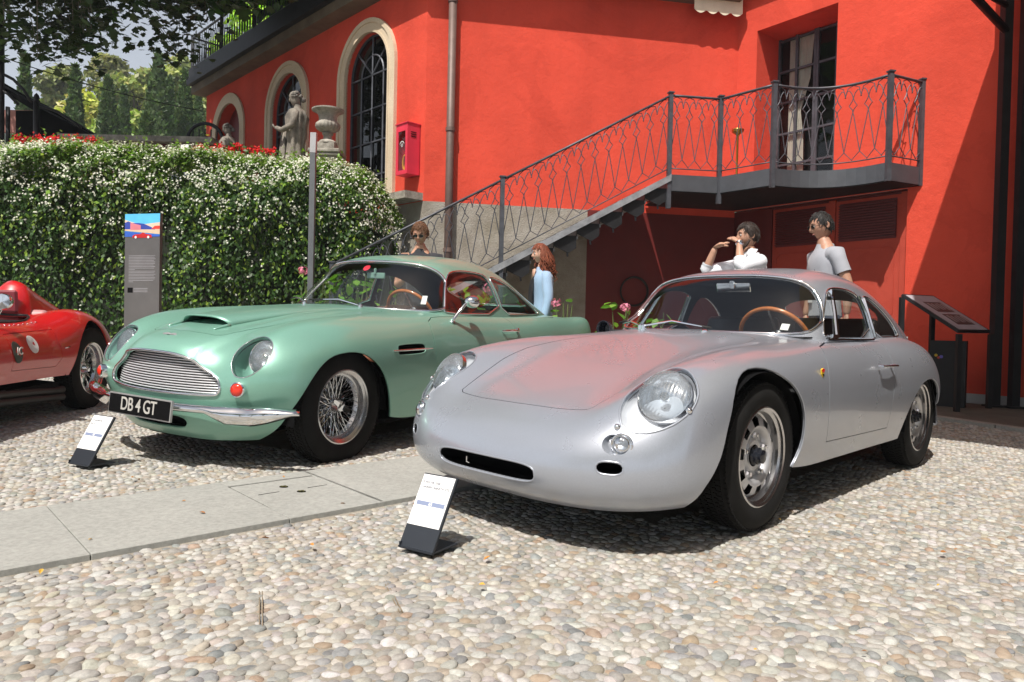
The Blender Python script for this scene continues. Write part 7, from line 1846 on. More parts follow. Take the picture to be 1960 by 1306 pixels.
    for p_, q_ in zip(Ps, Ns):
        k = rs.randint(4, 9); dr = np.array([rs.normal(0, .5), rs.normal(-.2, .4), 1.0]); dr /= np.linalg.norm(dr)
        for j in range(k): PP.append(p_ + dr * .028 * j * rs.uniform(.8, 1.2) + rs.normal(0, .008, 3)); NN.append(rs.normal(0, 1, 3) + np.array([0, -.3, .5]))
    PP = np.array(PP); scatter('shoots', PP, np.array(NN), .055, LEAFQ, gcol(rs, len(PP), (.16, .28, .04)), M_LEAF_THIN, hd, rs, kind='stuff')
hedge()

def flower_patch(label, px0, px1, py0, py1, Y, n, cat='flowers'):
    rs = np.random.RandomState(int(px0) + 5); r = empty('geranium_bed', label, cat)
    px = rs.uniform(px0, px1, n); P = []; 
    hs = rs.rand(n)
    for a_, h_ in zip(px, hs): P.append(at(a_, py1 + (py0 - py1) * (h_ ** .6) * (1 - .35 * abs(math.sin(a_ * .09))), Y + rs.uniform(-.12, .12)))
    P = np.array([tuple(p) for p in P]); P = np.repeat(P, 9, 0) + rs.normal(0, .020, (n * 9, 3)); m_ = len(P)
    scatter('petals', P, rs.normal(0, 1, (m_, 3)) + np.array([0, -.8, .8]), .034, star(5, .6, .05), np.clip(np.array([(.62, .012, .010)]) * rs.uniform(.7, 1.2, (m_, 1)), 0, 1), M_PETAL, r, rs, kind='stuff')
    k = n * 5; Q = np.array([tuple(at(rs.uniform(px0 - 6, px1 + 6), rs.uniform(py0 + 8, py1 + 16), Y + rs.uniform(-.15, .2))) for _ in range(k)])
    scatter('leaves', Q, rs.normal(0, 1, (k, 3)) + np.array([0, -1, .6]), .065, LEAFQ, gcol(rs, k, (.05, .12, .025)), M_LEAF, r, rs, kind='stuff')
flower_patch('long bed of bright red geraniums above the hedge at the far left', 26, 195, 259, 280, 9.6, 110)
flower_patch('bright red geraniums above the hedge below the smaller statue', 368, 470, 277, 298, 9.7, 90)
flower_patch('short run of red geraniums beside the larger draped statue', 482, 524, 284, 298, 9.7, 30)

def blobs_tree(name, label, cat, Y, px, base_py, top_py, w_px, base_col, n, leaf, seed, group=None, shape='round', trunk=True):
    rs = np.random.RandomState(seed); t0 = at(px, base_py, Y); t1 = at(px, top_py, Y); H_ = t1.z - t0.z; R_ = w_px / FPX * Y / 2
    g_ = gz(t0.x, Y); root = empty(name, label, cat, (t0.x, Y, g_), group)
    C = []; 
    for _ in range(26 if shape == 'round' else 60):
        a_ = rs.uniform(0, 2 * pi); zz = rs.uniform(0, 1)
        if shape == 'round': rr = R_ * math.sqrt(max(0, 1 - (zz * 1.5 - .5) ** 2 * .9)) * rs.uniform(.3, .95) if zz > .0 else R_; s_ = R_ * rs.uniform(.22, .42)
        else: rr = R_ * (1 - zz) * .2; s_ = .1
        C.append((rr * cos(a_), rr * sin(a_), t0.z - g_ + H_ * zz * .94, s_))
    if shape == 'round':
        C = np.array(C); w = C[:, 3] ** 2; idx = rs.choice(len(C), n, p=w / w.sum()); D = rs.normal(0, 1, (n, 3)); D /= np.linalg.norm(D, axis=1)[:, None]; D[:, 2] = np.where(rs.rand(n) < .6, np.abs(D[:, 2]), D[:, 2])
        rad = C[idx, 3][:, None] * rs.uniform(.72, 1.05, (n, 1)); P = C[idx, :3] + D * rad * np.array([1, 1, .72]); N = D + np.array([0, 0, .3]); clump = rs.uniform(.7, 1.3, len(C))[idx][:, None]
        cols = gcol(rs, n, base_col) * clump * 2.2
    else:
        z = rs.beta(1.0, 1.5, n); a_ = rs.uniform(0, 2 * pi, n); f = np.array([noise.noise(Vector((cos(q) * 1.6, sin(q) * 1.6, w_ * 9 + seed))) for q, w_ in zip(a_, z)])
        rr = R_ * (1 - z) ** .72 * (.92 + .22 * f) * rs.uniform(.86, 1.04, n); P = np.stack([rr * np.cos(a_), rr * np.sin(a_), (t0.z - g_ - .3) + (H_ + .3) * z], 1); N = np.stack([np.cos(a_), np.sin(a_), 0 * a_ + .25], 1); cols = gcol(rs, n, base_col, .35)
    scatter('crown', P, N, leaf * rs.uniform(.7, 1.3, n), LEAFQ, cols, M_LEAF, root, rs, spin=(0, 0, 1.0) if shape != 'round' else None, tilt=.45)
    m = MB(); hz_ = (t0.z - g_) + H_ * (.5 if shape == 'round' else .3); m.tube([(0, 0, -.1), (.1, 0, hz_ * .5), (0, 0, hz_)], [max(.08, H_ * .035), max(.07, H_ * .03), .05], 8); m.build('trunk', simple_cached('bark', (.10, .075, .05), .9, bumps=.5, bscale=12), root, True)
    if shape == 'round':
        for k in range(6): m = MB(); c = C[k]; m.tube([(0, 0, hz_ * .75), (c[0] * .5, c[1] * .5, (c[2] + hz_) / 2), (c[0], c[1], c[2])], [.12, .08, .03], 6); m.build('limb', simple_cached('bark', (.1, .075, .05)), root, True)
    return root
CY = (.075, .125, .042)
for k, (px, ty, w, Yd, lab) in enumerate(((46, 106, 32, 34, 'tall clipped conical cypress farthest to the left behind the veranda'), (143, 128, 34, 36, 'conical cypress with its tip lost in the plane leaves, right of the veranda post'), (206, 150, 40, 38, 'conical cypress above the middle of the parapet, left of the planted vase'), (236, 166, 28, 42, 'small slim cypress directly behind the planted vase'), (302, 102, 64, 36, 'tallest and broadest clipped cypress, near the middle of the row'), (324, 148, 20, 44, 'very thin cypress touching the right side of the tallest one'), (353, 136, 40, 38, 'conical cypress just left of the villa corner'), (279, 222, 22, 33, 'lowest young cypress at the foot of the tallest one'), (379, 182, 22, 42, 'narrow cypress half hidden by the villa corner'))):
    blobs_tree('cypress', lab, 'cypress', Yd, px, 268, ty, w, CY, 5200 if w > 30 else 2600, .26, 30 + k, 'clipped cypresses in a row behind the parapet', 'cone')
OL = (.16, .17, .045)
for k, (px, by, ty, w, Yd, c, lab) in enumerate(((120, 262, 130, 100, 60, (.12, .13, .05), 'bushy olive green tree at the left behind the second cypress'), (170, 268, 186, 110, 52, (.24, .24, .05), 'low yellow green tree behind the gap between the first cypresses'), (205, 262, 104, 100, 66, (.15, .15, .055), 'tall rounded brownish green tree rising behind the third cypress'), (262, 266, 130, 110, 60, (.17, .19, .06), 'broad pine like tree between the vase and the tallest cypress'), (345, 268, 118, 130, 62, (.19, .21, .065), 'wide pale green pine behind the tallest cypress'), (385, 262, 128, 90, 58, (.19, .22, .07), 'pale green pine right beside the villa corner'), (262, 275, 228, 150, 46, (.15, .19, .05), 'low leafy shrub mass at the foot of the cypresses'))):
    blobs_tree('tree', lab, 'tree', Yd, px, by, ty, w, c, 4600, .55, 60 + k, 'rounded trees in the park behind the cypresses')
blobs_tree('tree', 'sunlit bright green tree behind the roof terrace railing', 'tree', 24, 560, 140, -60, 300, (.22, .32, .05), 9000, .26, 91)

# unseen trees added behind the camera to hold back light and fill reflections
def added_tree_behind(x, y, h, r, seed, label):
    rs = np.random.RandomState(seed); root = empty('tree', label, 'tree', (x, y, gz(x, y)), 'trees added behind the photographer to hold back light'); n = 2600
    C = np.stack([rs.normal(0, r * .5, 30), rs.normal(0, r * .5, 30), rs.uniform(h * .38, h * .95, 30)], 1); idx = rs.randint(0, 30, n); P = C[idx] + rs.normal(0, r * .22, (n, 3))
    scatter('crown', P, rs.normal(0, 1, (n, 3)) + np.array([0, 0, .7]), .34, LEAFQ, gcol(rs, n, (.055, .10, .02)), M_LEAF, root, rs)
    m = MB(); m.tube([(0, 0, -.1), (.1, 0, h * .4), (0, .1, h * .7)], [.25, .2, .08], 8); m.build('trunk', simple_cached('bark', (.10, .075, .05), .9), root, True)
for k, x in enumerate((-13, -8.5, -3.8, 1.2, 6.0, 11)): added_tree_behind(x, -9.5 - (k % 2) * 1.5, 8.5 + (k % 3), 2.6, 200 + k, 'added unseen leafy tree behind the camera, number %s from the left as one looks back' % ('one', 'two', 'three', 'four', 'five', 'six')[k])
# plane tree overhanging from the upper left ------------------------
def plane_tree():
    rs = np.random.RandomState(21); root = empty('plane_tree', 'dark overhanging plane tree branches with lobed leaves across the upper left sky', 'tree', (-12.6, 11.5, gz(-12.6, 11.5)))
    o = Vector(root.location); bark = simple('plane_bark', (.16, .14, .10), .9, 0, .4, 5)
    m = MB(); tr = [Vector((-12.6, 11.5, 0)), Vector((-12.3, 11.5, 3)), Vector((-12.0, 11.4, 6.0)), Vector((-11.5, 11.5, 9.5))]; m.tube([p - o for p in tr], [.5, .44, .36, .2], 14); m.build('trunk', bark, root, True)
    bound = lambda px: np.interp(px, [-80, 0, 30, 75, 110, 150, 185, 205, 235, 262, 300, 318, 345, 372, 395, 420, 460, 520], [95, 78, 92, 122, 96, 130, 122, 60, 96, 60, 45, 92, 118, 122, 60, 30, 18, 4])
    C = []
    while len(C) < 460:
        px = rs.uniform(-90, 520); py = rs.uniform(-190, 135); b_ = bound(px)
        if py > b_ - 8: continue
        edge = b_ - py
        if px > 200 and rs.rand() < .45 and edge < 80: continue
        if rs.rand() > .42 + .58 * np.clip(edge / 130, 0, 1): continue
        C.append((px, py, rs.uniform(10.4, 13.2)))
    P = []; N = []; S = []; twigs = MB()
    mains = [[Vector(p) for p in q] for q in ([(-12, 11.4, 6.0), (-10, 11.4, 7.0), (-7.5, 11.2, 7.4), (-5.4, 11.0, 7.3), (-3.8, 10.8, 6.9)], [(-12, 11.4, 5.4), (-10, 10.9, 6.3), (-8, 10.6, 6.6), (-6, 10.6, 6.5)], [(-11.8, 11.5, 7.5), (-9.8, 12.6, 8.4), (-6.9, 12.8, 8.2), (-4.6, 12.6, 7.8)])]
    nodes = []
    for mm in mains:
        mb = MB(); mb.tube([p - o for p in mm], [.14, .10, .06, .035, .02][:len(mm)], 8); mb.build('branch', bark, root, True)
        for i in range(len(mm) - 1):
            for t in (0, .25, .5, .75): nodes.append(mm[i].lerp(mm[i + 1], t))
    for px, py, Y in C:
        c = at(px, py, Y); nd = min(nodes, key=lambda q: (q - c).length); mid = (c + nd) / 2 + Vector((0, 0, .12)); twigs.tube([nd - o, mid - o, c - o], [.012, .008, .004], 4, cap=False)
        k = rs.randint(14, 30); D = rs.normal(0, 1, (k, 3)) * np.array([.22, .22, .15]); 
        for d_ in D: P.append(np.array(c - o) + d_); N.append(rs.normal(0, .45, 3) + np.array([-.05, -.25, .9])); S.append(rs.uniform(.085, .16))
    tag(twigs.build('twigs', bark, root), kind='stuff')
    P = np.array(P); n = len(P); scatter('leaves', P, np.array(N), np.array(S), plane_leaf(), gcol(rs, n, (.034, .070, .014)), M_LEAF_DARK, root, rs, kind='stuff', tilt=.15)
    # high crown over the terrace
    n = 7000; Cc = np.stack([rs.uniform(-8.2, -3.5, 70), rs.uniform(9.2, 13.2, 70), rs.uniform(7.0, 9.2, 70)], 1); idx = rs.randint(0, 70, n)
    P = Cc[idx] + rs.normal(0, .36, (n, 3)) - np.array(o); scatter('high_leaves', P, rs.normal(0, .5, (n, 3)) + np.array([0, 0, 1]), .29, plane_leaf(), gcol(rs, n, (.055, .115, .018)), M_LEAF_THIN, root, rs, kind='stuff')
    mb = MB(); mb.tube([Vector((-11.5, 11.5, 9.3)) - o, Vector((-8, 11, 8.6)) - o, Vector((-5.2, 11.5, 8.1)) - o, Vector((-3.6, 12.5, 8.2)) - o], [.15, .11, .07, .03], 8); mb.build('branch', bark, root, True)
plane_tree()

# hydrangeas behind the green car -------------------------------------
def hydrangea(x, y, h, r, nl, nf, seed, label):
    rs = random.Random(seed); root = empty('hydrangea', label, 'shrub', (x, y, gz(x, y)), 'hydrangeas along the foot of the stair')
    V, F = LEAFP; vs = []
    for c in ((.10, .24, .03), (.14, .32, .045), (.07, .17, .03), (.20, .38, .06)):
        me = bpy.data.meshes.new('leaf'); Fl = [tuple(dict.fromkeys(int(q) for q in f)) for f in F]; me.from_pydata([tuple(v) for v in V], [], Fl)
        ca = me.color_attributes.new('col', 'FLOAT_COLOR', 'POINT'); ca.data.foreach_set('color', np.tile([*c, 1.0], len(V)).astype(np.float32)); me.materials.append(M_LEAF_THIN); me.shade_smooth(); vs.append(me)
    m = MB()
    for k in range(7):
        a_ = rs.uniform(0, 6.28); m.tube([(0, 0, 0), (r * .3 * cos(a_), r * .3 * sin(a_), h * .5), (r * .65 * cos(a_), r * .65 * sin(a_), h * rs.uniform(.75, .95))], [.012, .009, .005], 5)
    tag(m.build('stems', simple_cached('green_stem', (.10, .13, .04), .7), root), kind='stuff')
    for k in range(nl):
        a_ = rs.uniform(0, 2 * pi); z = h * rs.uniform(.35, .97); rr = r * math.sqrt(rs.uniform(.15, 1)) * (1.1 - .45 * (z / h) ** 3); o = bpy.data.objects.new('leaf', rs.choice(vs)); COL.objects.link(o); o.parent = root
        o.location = (rr * cos(a_) * .8, rr * sin(a_) * .8, z); s_ = rs.uniform(.10, .17); o.scale = (s_, s_ * 1.15, s_); o.rotation_euler = (rs.uniform(-.5, .5), rs.uniform(.1, .9), a_ + rs.uniform(-.5, .5))
    for k in range(nf):
        a_ = rs.uniform(pi, 2 * pi); p = Vector((r * .6 * cos(a_), r * .6 * sin(a_), h * rs.uniform(.85, 1.02))); n = 46; D = np.random.RandomState(seed + k).normal(0, 1, (n, 3)); D /= np.linalg.norm(D, axis=1)[:, None]
        scatter('flower_head', np.array(p) + D * np.array([.055, .055, .042]), D, .034, star(4, .6, .02), np.clip(np.array([(.62, .20, .30)]) * np.random.uniform(.8, 1.2, (n, 1)), 0, 1), M_PETAL, root, tilt=.2)
for px, py, Y, r, nl, nf, lab in ((603, 497, 8.0, .22, 26, 1, 'hydrangea with one pink head left of the green car windscreen'), (668, 512, 7.75, .42, 54, 0, 'leafy hydrangea seen through the green car windscreen'), (735, 535, 7.7, .30, 30, 0, 'hydrangea behind the steering wheel of the green car'), (905, 540, 7.6, .40, 50, 2, 'hydrangea with dusty pink heads seen through the green car door window'), (965, 545, 7.7, .28, 26, 0, 'hydrangea at the rear side window of the green car'), (1082, 566, 7.75, .16, 16, 1, 'small bright hydrangea behind the woman in denim'), (1183, 572, 7.9, .22, 20, 1, 'hydrangea with a pink head beside the silver car windscreen pillar'), (1262, 590, 7.9, .30, 26, 0, 'hydrangea seen low through the silver car windscreen')):
    p = at(px, py, Y); hydrangea(p.x, Y, p.z - gz(p.x, Y), r, nl, nf, int(px), lab)

# fallen leaves on the yard: single dry leaves
_lv = []
for c in ((.45, .20, .04), (.55, .33, .05), (.30, .12, .03)):
    V, F = LEAFP; me = bpy.data.meshes.new('leaf'); me.from_pydata([tuple(v * np.array([1, 1, 2.5])) for v in V], [], [tuple(dict.fromkeys(int(q) for q in f)) for f in F]); me.materials.append(simple_cached('dry_leaf_%d' % int(c[0] * 100), c, .8)); _lv.append(me)
_rg = random.Random(17)
for k in range(44):
    Y = _rg.uniform(1.8, 6.0) if k % 3 else _rg.uniform(2.2, 3.6); X = _rg.uniform(-.68, .68) * Y; o = bpy.data.objects.new('fallen_leaf', _rg.choice(_lv)); COL.objects.link(o); o.location = (X, Y, gz(X, Y) + .026); s_ = _rg.uniform(.012, .030); o.scale = (s_, s_, s_); o.rotation_euler = (_rg.uniform(-.4, .4), _rg.uniform(-.3, .3), _rg.uniform(0, 6.3))
    tag(o, 'tiny dry fallen leaf lying on the cobbled yard or the stone path', 'leaf', 'fallen leaves scattered over the yard')
# distant wooded hill and haze ----------------------------------------
def hill():
    xs = np.linspace(-380, 160, 90); ys = np.linspace(180, 560, 26); X, Y = np.meshgrid(xs, ys)
    ridge = np.interp(X, [-380, -300, -262, -240, -200, -165, -120, -60, 160], [45, 62, 92, 120, 132, 138, 148, 155, 130])
    t = np.clip((Y - 180) / 230, 0, 1); Z = ridge * t ** .8 + np.array([noise.noise(Vector((a_ * .02, b_ * .02, 0))) * 7 + noise.noise(Vector((a_ * .08, b_ * .08, 5))) * 3.5 for a_, b_ in zip(X.ravel(), Y.ravel())]).reshape(X.shape) * t
    V = np.stack([X, Y, Z], -1).reshape(-1, 3); w = 90; F = np.array([(j * w + i, j * w + i + 1, (j + 1) * w + i + 1, (j + 1) * w + i) for j in range(25) for i in range(w - 1)])
    m, nt, b = nmat('wooded_hillside'); nt.links.new(ramp(nt, tex(nt, .09, 8, .7), [(.35, (.025, .05, .02)), (.65, (.08, .11, .04))]), b.inputs['Base Color']); setp(b, rough=.95); bump(nt, b, tex(nt, .12, 8, .7), 1.0, 6)
    tag(np_mesh('hill', V, F, m, None, True), kind='structure')
hill()
# ------------------------------------------------------------------ people
def skin_mat(name, c):
    m, nt, b = nmat(name); nt.links.new(ramp(nt, tex(nt, 14, 5), [(.3, tuple(k * .88 for k in c)), (.7, c)]), b.inputs['Base Color']); setp(b, rough=.5, sub=.12); 
    b.inputs['Subsurface Radius'].default_value = (.02, .008, .004); return m
def skinned(J, E, rad, sub=2):
    """skeleton -> evaluated mesh data"""
    names = list(J); ix = {k: i for i, k in enumerate(names)}
    me = bpy.data.meshes.new('sk'); me.from_pydata([J[k] for k in names], [(ix[a], ix[b]) for a, b in E], []); o = bpy.data.objects.new('sk', me); COL.objects.link(o)
    o.modifiers.new('skin', 'SKIN').use_smooth_shade = True; sd = o.modifiers.new('s', 'SUBSURF'); sd.levels = sub; sd.render_levels = sub
    if not me.skin_vertices: 
        bpy.context.view_layer.objects.active = o
    lay = me.skin_vertices[0].data
    for k in names:
        r = rad[k]; r = (r, r) if not isinstance(r, tuple) else r; lay[ix[k]].radius = r
    lay[0].use_root = True
    dg = bpy.context.evaluated_depsgraph_get(); dg.update(); ev = bpy.data.meshes.new_from_object(o.evaluated_get(dg))
    V = [tuple(v.co) for v in ev.vertices]; F = [tuple(p.vertices) for p in ev.polygons]
    bpy.data.objects.remove(o); return V, F
def head_geo(c, R, s=1.0, fem=False):
    """sculpted head: x forward, z up, centre between the ears"""
    V = []; F = []; nu, nv = 44, 34
    g = lambda a, b, sa, sb, p, q: math.exp(-((p - a) / sa) ** 2 - ((q - b) / sb) ** 2)
    for j in range(nv + 1):
        ph = -pi / 2 + pi * j / nv
        for i in range(nu):
            th = -pi + 2 * pi * i / nu; d = Vector((cos(ph) * cos(th), cos(ph) * sin(th), sin(ph)))
            x, y, z = d.x * .098, d.y * .076, d.z * .118
            if d.z < 0: k = 1 - .26 * (-d.z) ** 1.2; y *= k; x *= (1 - .30 * (-d.z) ** 1.3) if d.x < 0 else (1 - .06 * -d.z)
            az, el = th, ph; r = 0
            r += .026 * g(0, -.16, .13, .17, az, el) + .008 * g(0, .05, .09, .2, az, el)            # nose, bridge
            r -= .011 * (g(.36, .06, .17, .13, az, el) + g(-.36, .06, .17, .13, az, el))            # eye sockets
            r += .006 * (g(.33, .26, .28, .10, az, el) + g(-.33, .26, .28, .10, az, el)) * (1 if not fem else .4)
            r += .008 * g(0, -.47, .25, .07, az, el) - .004 * g(0, -.535, .25, .03, az, el) + .006 * g(0, -.60, .2, .06, az, el)   # lips
            r += .013 * g(0, -.88, .35, .17, az, el)                                                   # chin
            r += .005 * (g(.75, -.2, .3, .25, az, el) + g(-.75, -.2, .3, .25, az, el))               # cheekbones
            p = Vector((x, y, z)) + d * r; V.append(tuple(R @ (p * s) + c))
    for j in range(nv):
        for i in range(nu): F.append((j * nu + i, j * nu + (i + 1) % nu, (j + 1) * nu + (i + 1) % nu, (j + 1) * nu + i))
    n0 = len(V)
    for sy in (1, -1):                                                                                 # ears
        k = len(V); n = 12; rings = [(.0, .002), (.018, .010), (.030, .008), (.033, -.002), (.026, -.010)]
        for r_, o_ in rings:
            for i in range(n): a = 2 * pi * i / n; V.append(tuple(R @ (Vector((-.006 + r_ * .62 * cos(a) - .004, sy * (.075 + o_ + .004 * cos(a) * -1), -.004 + r_ * sin(a))) * s) + c))
        for j in range(len(rings) - 1):
            for i in range(n): F.append((k + j * n + i, k + j * n + (i + 1) % n, k + (j + 1) * n + (i + 1) % n, k + (j + 1) * n + i))
    return V, F
def hand_geo(w, d, palm_n, side, s=1.0, curl=.5):
    """palm and five bent fingers from wrist w along d"""
    d = Vector(d).normalized(); pn = Vector(palm_n); pn = (pn - d * pn.dot(d)).normalized(); sd = d.cross(pn) * side; mb = MB(); w = Vector(w)
    mb.tube([w - d * .01, w + d * .03, w + d * .07, w + d * .088], [.024 * s, .034 * s, .038 * s, .030 * s], 12, flat=.55)
    for k, (o_, L) in enumerate(((-.030, .070), (-.010, .080), (.011, .075), (.030, .060))):
        a = w + d * .080 + sd * o_ * s; p = [a]; ang = 0
        for q, f in enumerate((.45, .32, .23)): ang += curl * (.5 + .3 * q); p.append(p[-1] + (d * cos(ang) + pn * sin(ang)) * L * f * s)
        mb.tube(p, [.0098 * s, .0092 * s, .0082 * s, .0066 * s], 8)
    a = w + d * .028 - sd * .028 * s; t1 = (d * .6 - sd * .7 + pn * .35).normalized(); t2 = (d * .85 - sd * .2 + pn * .5).normalized()
    mb.tube([a, a + t1 * .036 * s, a + t1 * .036 * s + t2 * .030 * s, a + t1 * .036 * s + t2 * .052 * s], [.014 * s, .012 * s, .0105 * s, .008 * s], 8)
    return mb.v, mb.f
def R_head(yaw, pitch, roll=0): return (Matrix.Rotation(yaw, 3, 'Z') @ Matrix.Rotation(pitch, 3, 'Y') @ Matrix.Rotation(roll, 3, 'X'))
def person(label, pos, face, H_, skin_c, arms, head_yaw=0, head_pitch=0, fem=False, lean=0.0, sleeve='short', top=(.6, .6, .62), legs=(.05, .06, .09), hair=(.05, .03, .02), hair_long=False, hair_vol=.014, curl=(.5, .5)):
    """arms: {+1: (elbow, wrist, hand_dir, palm_normal), -1: ...} in body coordinates (x forward, y left)"""
    root = empty('person', label, 'person', (pos[0], pos[1], gz(*pos[:2]) + (pos[2] if len(pos) > 2 else .02))); root.rotation_euler = (0, 0, face)
    s = H_ / 1.78; sk = skin_mat('skin', skin_c); wsh = .185 if not fem else .155; hp = .10
    ln = lambda z: lean * max(0, z - .95)
    J = dict(pelvis=(0, 0, .96), waist=(ln(1.12), 0, 1.12), chest=(ln(1.32) + .005, 0, 1.32), collar=(ln(1.45), 0, 1.46), neck=(ln(1.53) + .012, 0, 1.535), throat=(ln(1.58) + .03, 0, 1.585))
    rad = dict(pelvis=(.135, .105), waist=(.12, .085) if not fem else (.105, .08), chest=(.135, .09) if not fem else (.13, .10), collar=(.085, .06), neck=.056 if not fem else .047, throat=.055 if not fem else .045)
    E_ = [('pelvis', 'waist'), ('waist', 'chest'), ('chest', 'collar'), ('collar', 'neck'), ('neck', 'throat')]
    for sd, n in ((1, 'l'), (-1, 'r')):
        el, wr, hd_, pn = arms[sd]
        J[n + 'sh'] = (ln(1.43), sd * wsh, 1.43); J[n + 'el'] = el; J[n + 'wr'] = wr; e = Vector(el); w = Vector(wr); J[n + 'mid'] = tuple(e.lerp(w, .3))
        J[n + 'hip'] = (0, sd * hp, .90); J[n + 'kn'] = (.02, sd * (hp + .01), .49); J[n + 'an'] = (-.02, sd * (hp + .02), .09); J[n + 'toe'] = (.13, sd * (hp + .035), .04)
        k = 1 if not fem else .82
        rad.update({n + 'sh': .050 * k, n + 'el': .042 * k, n + 'mid': .043 * k, n + 'wr': (.030 * k, .024 * k), n + 'hip': .088, n + 'kn': .055, n + 'an': .038, n + 'toe': .03})
        J[n + 'cl'] = (ln(1.42), sd * wsh * .55, 1.42); rad[n + 'cl'] = .055 * (1 if not fem else .85); E_ += [('collar', n + 'cl'), (n + 'cl', n + 'sh'), (n + 'sh', n + 'el'), (n + 'el', n + 'mid'), (n + 'mid', n + 'wr'), ('pelvis', n + 'hip'), (n + 'hip', n + 'kn'), (n + 'kn', n + 'an'), (n + 'an', n + 'toe')]
    V, F = skinned(J, E_, rad); mb = MB(); mb.add(V, F)
    hc = Vector((ln(1.66) + .035, 0, 1.672)); R_ = R_head(head_yaw, head_pitch); hs = .97 if not fem else .93
    V, F = head_geo(hc, R_, hs, fem); mb.add(V, F)
    for sd, n in ((1, 'l'), (-1, 'r')):
        el, wr, hd_, pn = arms[sd]; V, F = hand_geo(wr, hd_, pn, sd, .95 if not fem else .85, curl[0 if sd > 0 else 1]); mb.add(V, F)
    mb.v = [tuple(Vector(p) * s) for p in mb.v]; mb.build('body', sk, root, True)
    def garment(name, keys, edges, grow, mat):
        r2 = {k: (tuple(q + grow for q in rad[k]) if isinstance(rad[k], tuple) else rad[k] + grow) for k in keys}
        V, F = skinned({k: J[k] for k in keys}, edges, r2); m = MB(); m.add([tuple(Vector(p) * s) for p in V], F); return m.build(name, mat, root, True)
    mt = simple('cloth_%d' % int(H_ * 1000), top, .85, 0, .06, 7, .35, 120, sheen=.2)
    m = MB(); n_ = 44; k = 1 if not fem else .84; V = []; loose = 1.0 if sleeve == 'short' else 1.10 if not fem else 1.26
    prof = [(.90, .172, .128), (.98, .170, .122), (1.10, .150, .108), (1.20, .160, .115), (1.31, .182, .128), (1.38, .190, .122), (1.425, .178, .105), (1.455, .135, .088), (1.480, .098, .078), (1.505, .078, .072), (1.515, .074, .069)]
    for z, a_, b_ in prof:
        for i in range(n_):
            t_ = 2 * pi * i / n_; wr_ = 1 + (.022 * math.sin(5 * t_ + z * 31) + .016 * math.sin(9 * t_ - z * 47) + .02 * noise.noise(Vector((cos(t_) * 3, sin(t_) * 3, z * 12)))) * (1 if z < 1.44 else .2)
            V.append(Vector((ln(z) + b_ * k * loose * wr_ * cos(t_) * (1.0 if cos(t_) > 0 else .92), a_ * k * loose * wr_ * sin(t_), z)) * s)
    m.add(V, [(j * n_ + i, j * n_ + (i + 1) % n_, (j + 1) * n_ + (i + 1) % n_, (j + 1) * n_ + i) for j in range(len(prof) - 1) for i in range(n_)])
    if sleeve == 'rolled':
        for sy in (1, -1): m.prism([Vector(p) * s for p in ((.062, .012 * sy, 1.525), (.03, .078 * sy, 1.545), (-.03, .082 * sy, 1.54), (.0, .088 * sy, 1.49), (.07, .075 * sy, 1.46))], (.006, 0, .004))
    to_ = m.build('top', mt, root, True)
    for sd, n in ((1, 'l'), (-1, 'r')):
        sh = Vector(J[n + 'sh']) + Vector((0, 0, -.012)); el = Vector(J[n + 'el']); wr = Vector(J[n + 'wr']); a0 = Vector((ln(1.38), sd * .10, 1.385)); P = [a0, a0.lerp(sh, .6) + Vector((0, 0, .008)), sh]; r_ = [.075 * k, .078 * k, .070 * k]
        end = .60 if sleeve == 'short' else 1.0
        for q in (.2, .4, .6, .8, 1.0):
            if q <= end + .01: P.append(sh.lerp(el, q)); r_.append((.066 - .012 * q) * k * loose + .003 * math.sin(q * 25))
        if sleeve != 'short':
            e2 = .25 if sleeve == 'rolled' else .93
            for q in (.25, .5, .75, 1): P.append(el.lerp(wr, q * e2)); r_.append((.053 - .014 * q * e2) * k * loose + .003 * math.sin(q * 9 + 1))
            if sleeve == 'rolled': P += [el.lerp(wr, .27), el.lerp(wr, .33)]; r_ += [.057, .056]
        m = MB(); m.tube([p * s for p in P], [q * s for q in r_], 16, cap=False); m.build('sleeve', mt, to_, True)
    for sd, n in ((1, 'l'), (-1, 'r')): garment('trouser_leg', ['pelvis', n + 'hip', n + 'kn', n + 'an'], [('pelvis', n + 'hip'), (n + 'hip', n + 'kn'), (n + 'kn', n + 'an')], .014, simple_cached('trousers_%d' % int(legs[0] * 1000), legs, .85))
    for sd in (1, -1): m = MB(); m.tube([(-.07 * s, sd * .12 * s, .045 * s), (.02 * s, sd * .125 * s, .06 * s), (.12 * s, sd * .135 * s, .035 * s), (.17 * s, sd * .138 * s, .028 * s)], [.04 * s, .05 * s, .042 * s, .025 * s], 10); m.build('shoe', simple_cached('shoe_dark', (.03, .028, .03), .5), root, True)
    # hair: shell over the skull broken into locks
    m = MB(); rng = random.Random(int(H_ * 1000)); 
    def hp_(th, ph, r): d = Vector((cos(ph) * cos(th), cos(ph) * sin(th), sin(ph))); return (R_ @ (Vector((d.x * (.098 + r), d.y * (.078 + r), d.z * (.118 + r))) * hs) + hc) * s
    nu, nv = 40, 20; V = []; line = lambda th: (.66 - .10 * cos(2 * th)) if abs(th) < .9 else (.50 - 1.05 * min(1, (abs(th) - .9) / .9) if not hair_long else .5 - 1.2 * max(0, min(1, (abs(th) - 1.25) / .6)))
    for j in range(nv + 1):
        for i in range(nu):
            th = -pi + 2 * pi * i / nu; lo_ = line(th); ph = lo_ + (pi / 2 - lo_) * j / nv; nz = noise.noise(Vector((th * 2.5, ph * 3, H_ * 9))); V.append(tuple(hp_(th, ph, (hair_vol * (.15 + .85 * min(1, j / 7)) + .005 * nz))))
    m.add(V, [(j * nu + i, j * nu + (i + 1) % nu, (j + 1) * nu + (i + 1) % nu, (j + 1) * nu + i) for j in range(nv) for i in range(nu)])
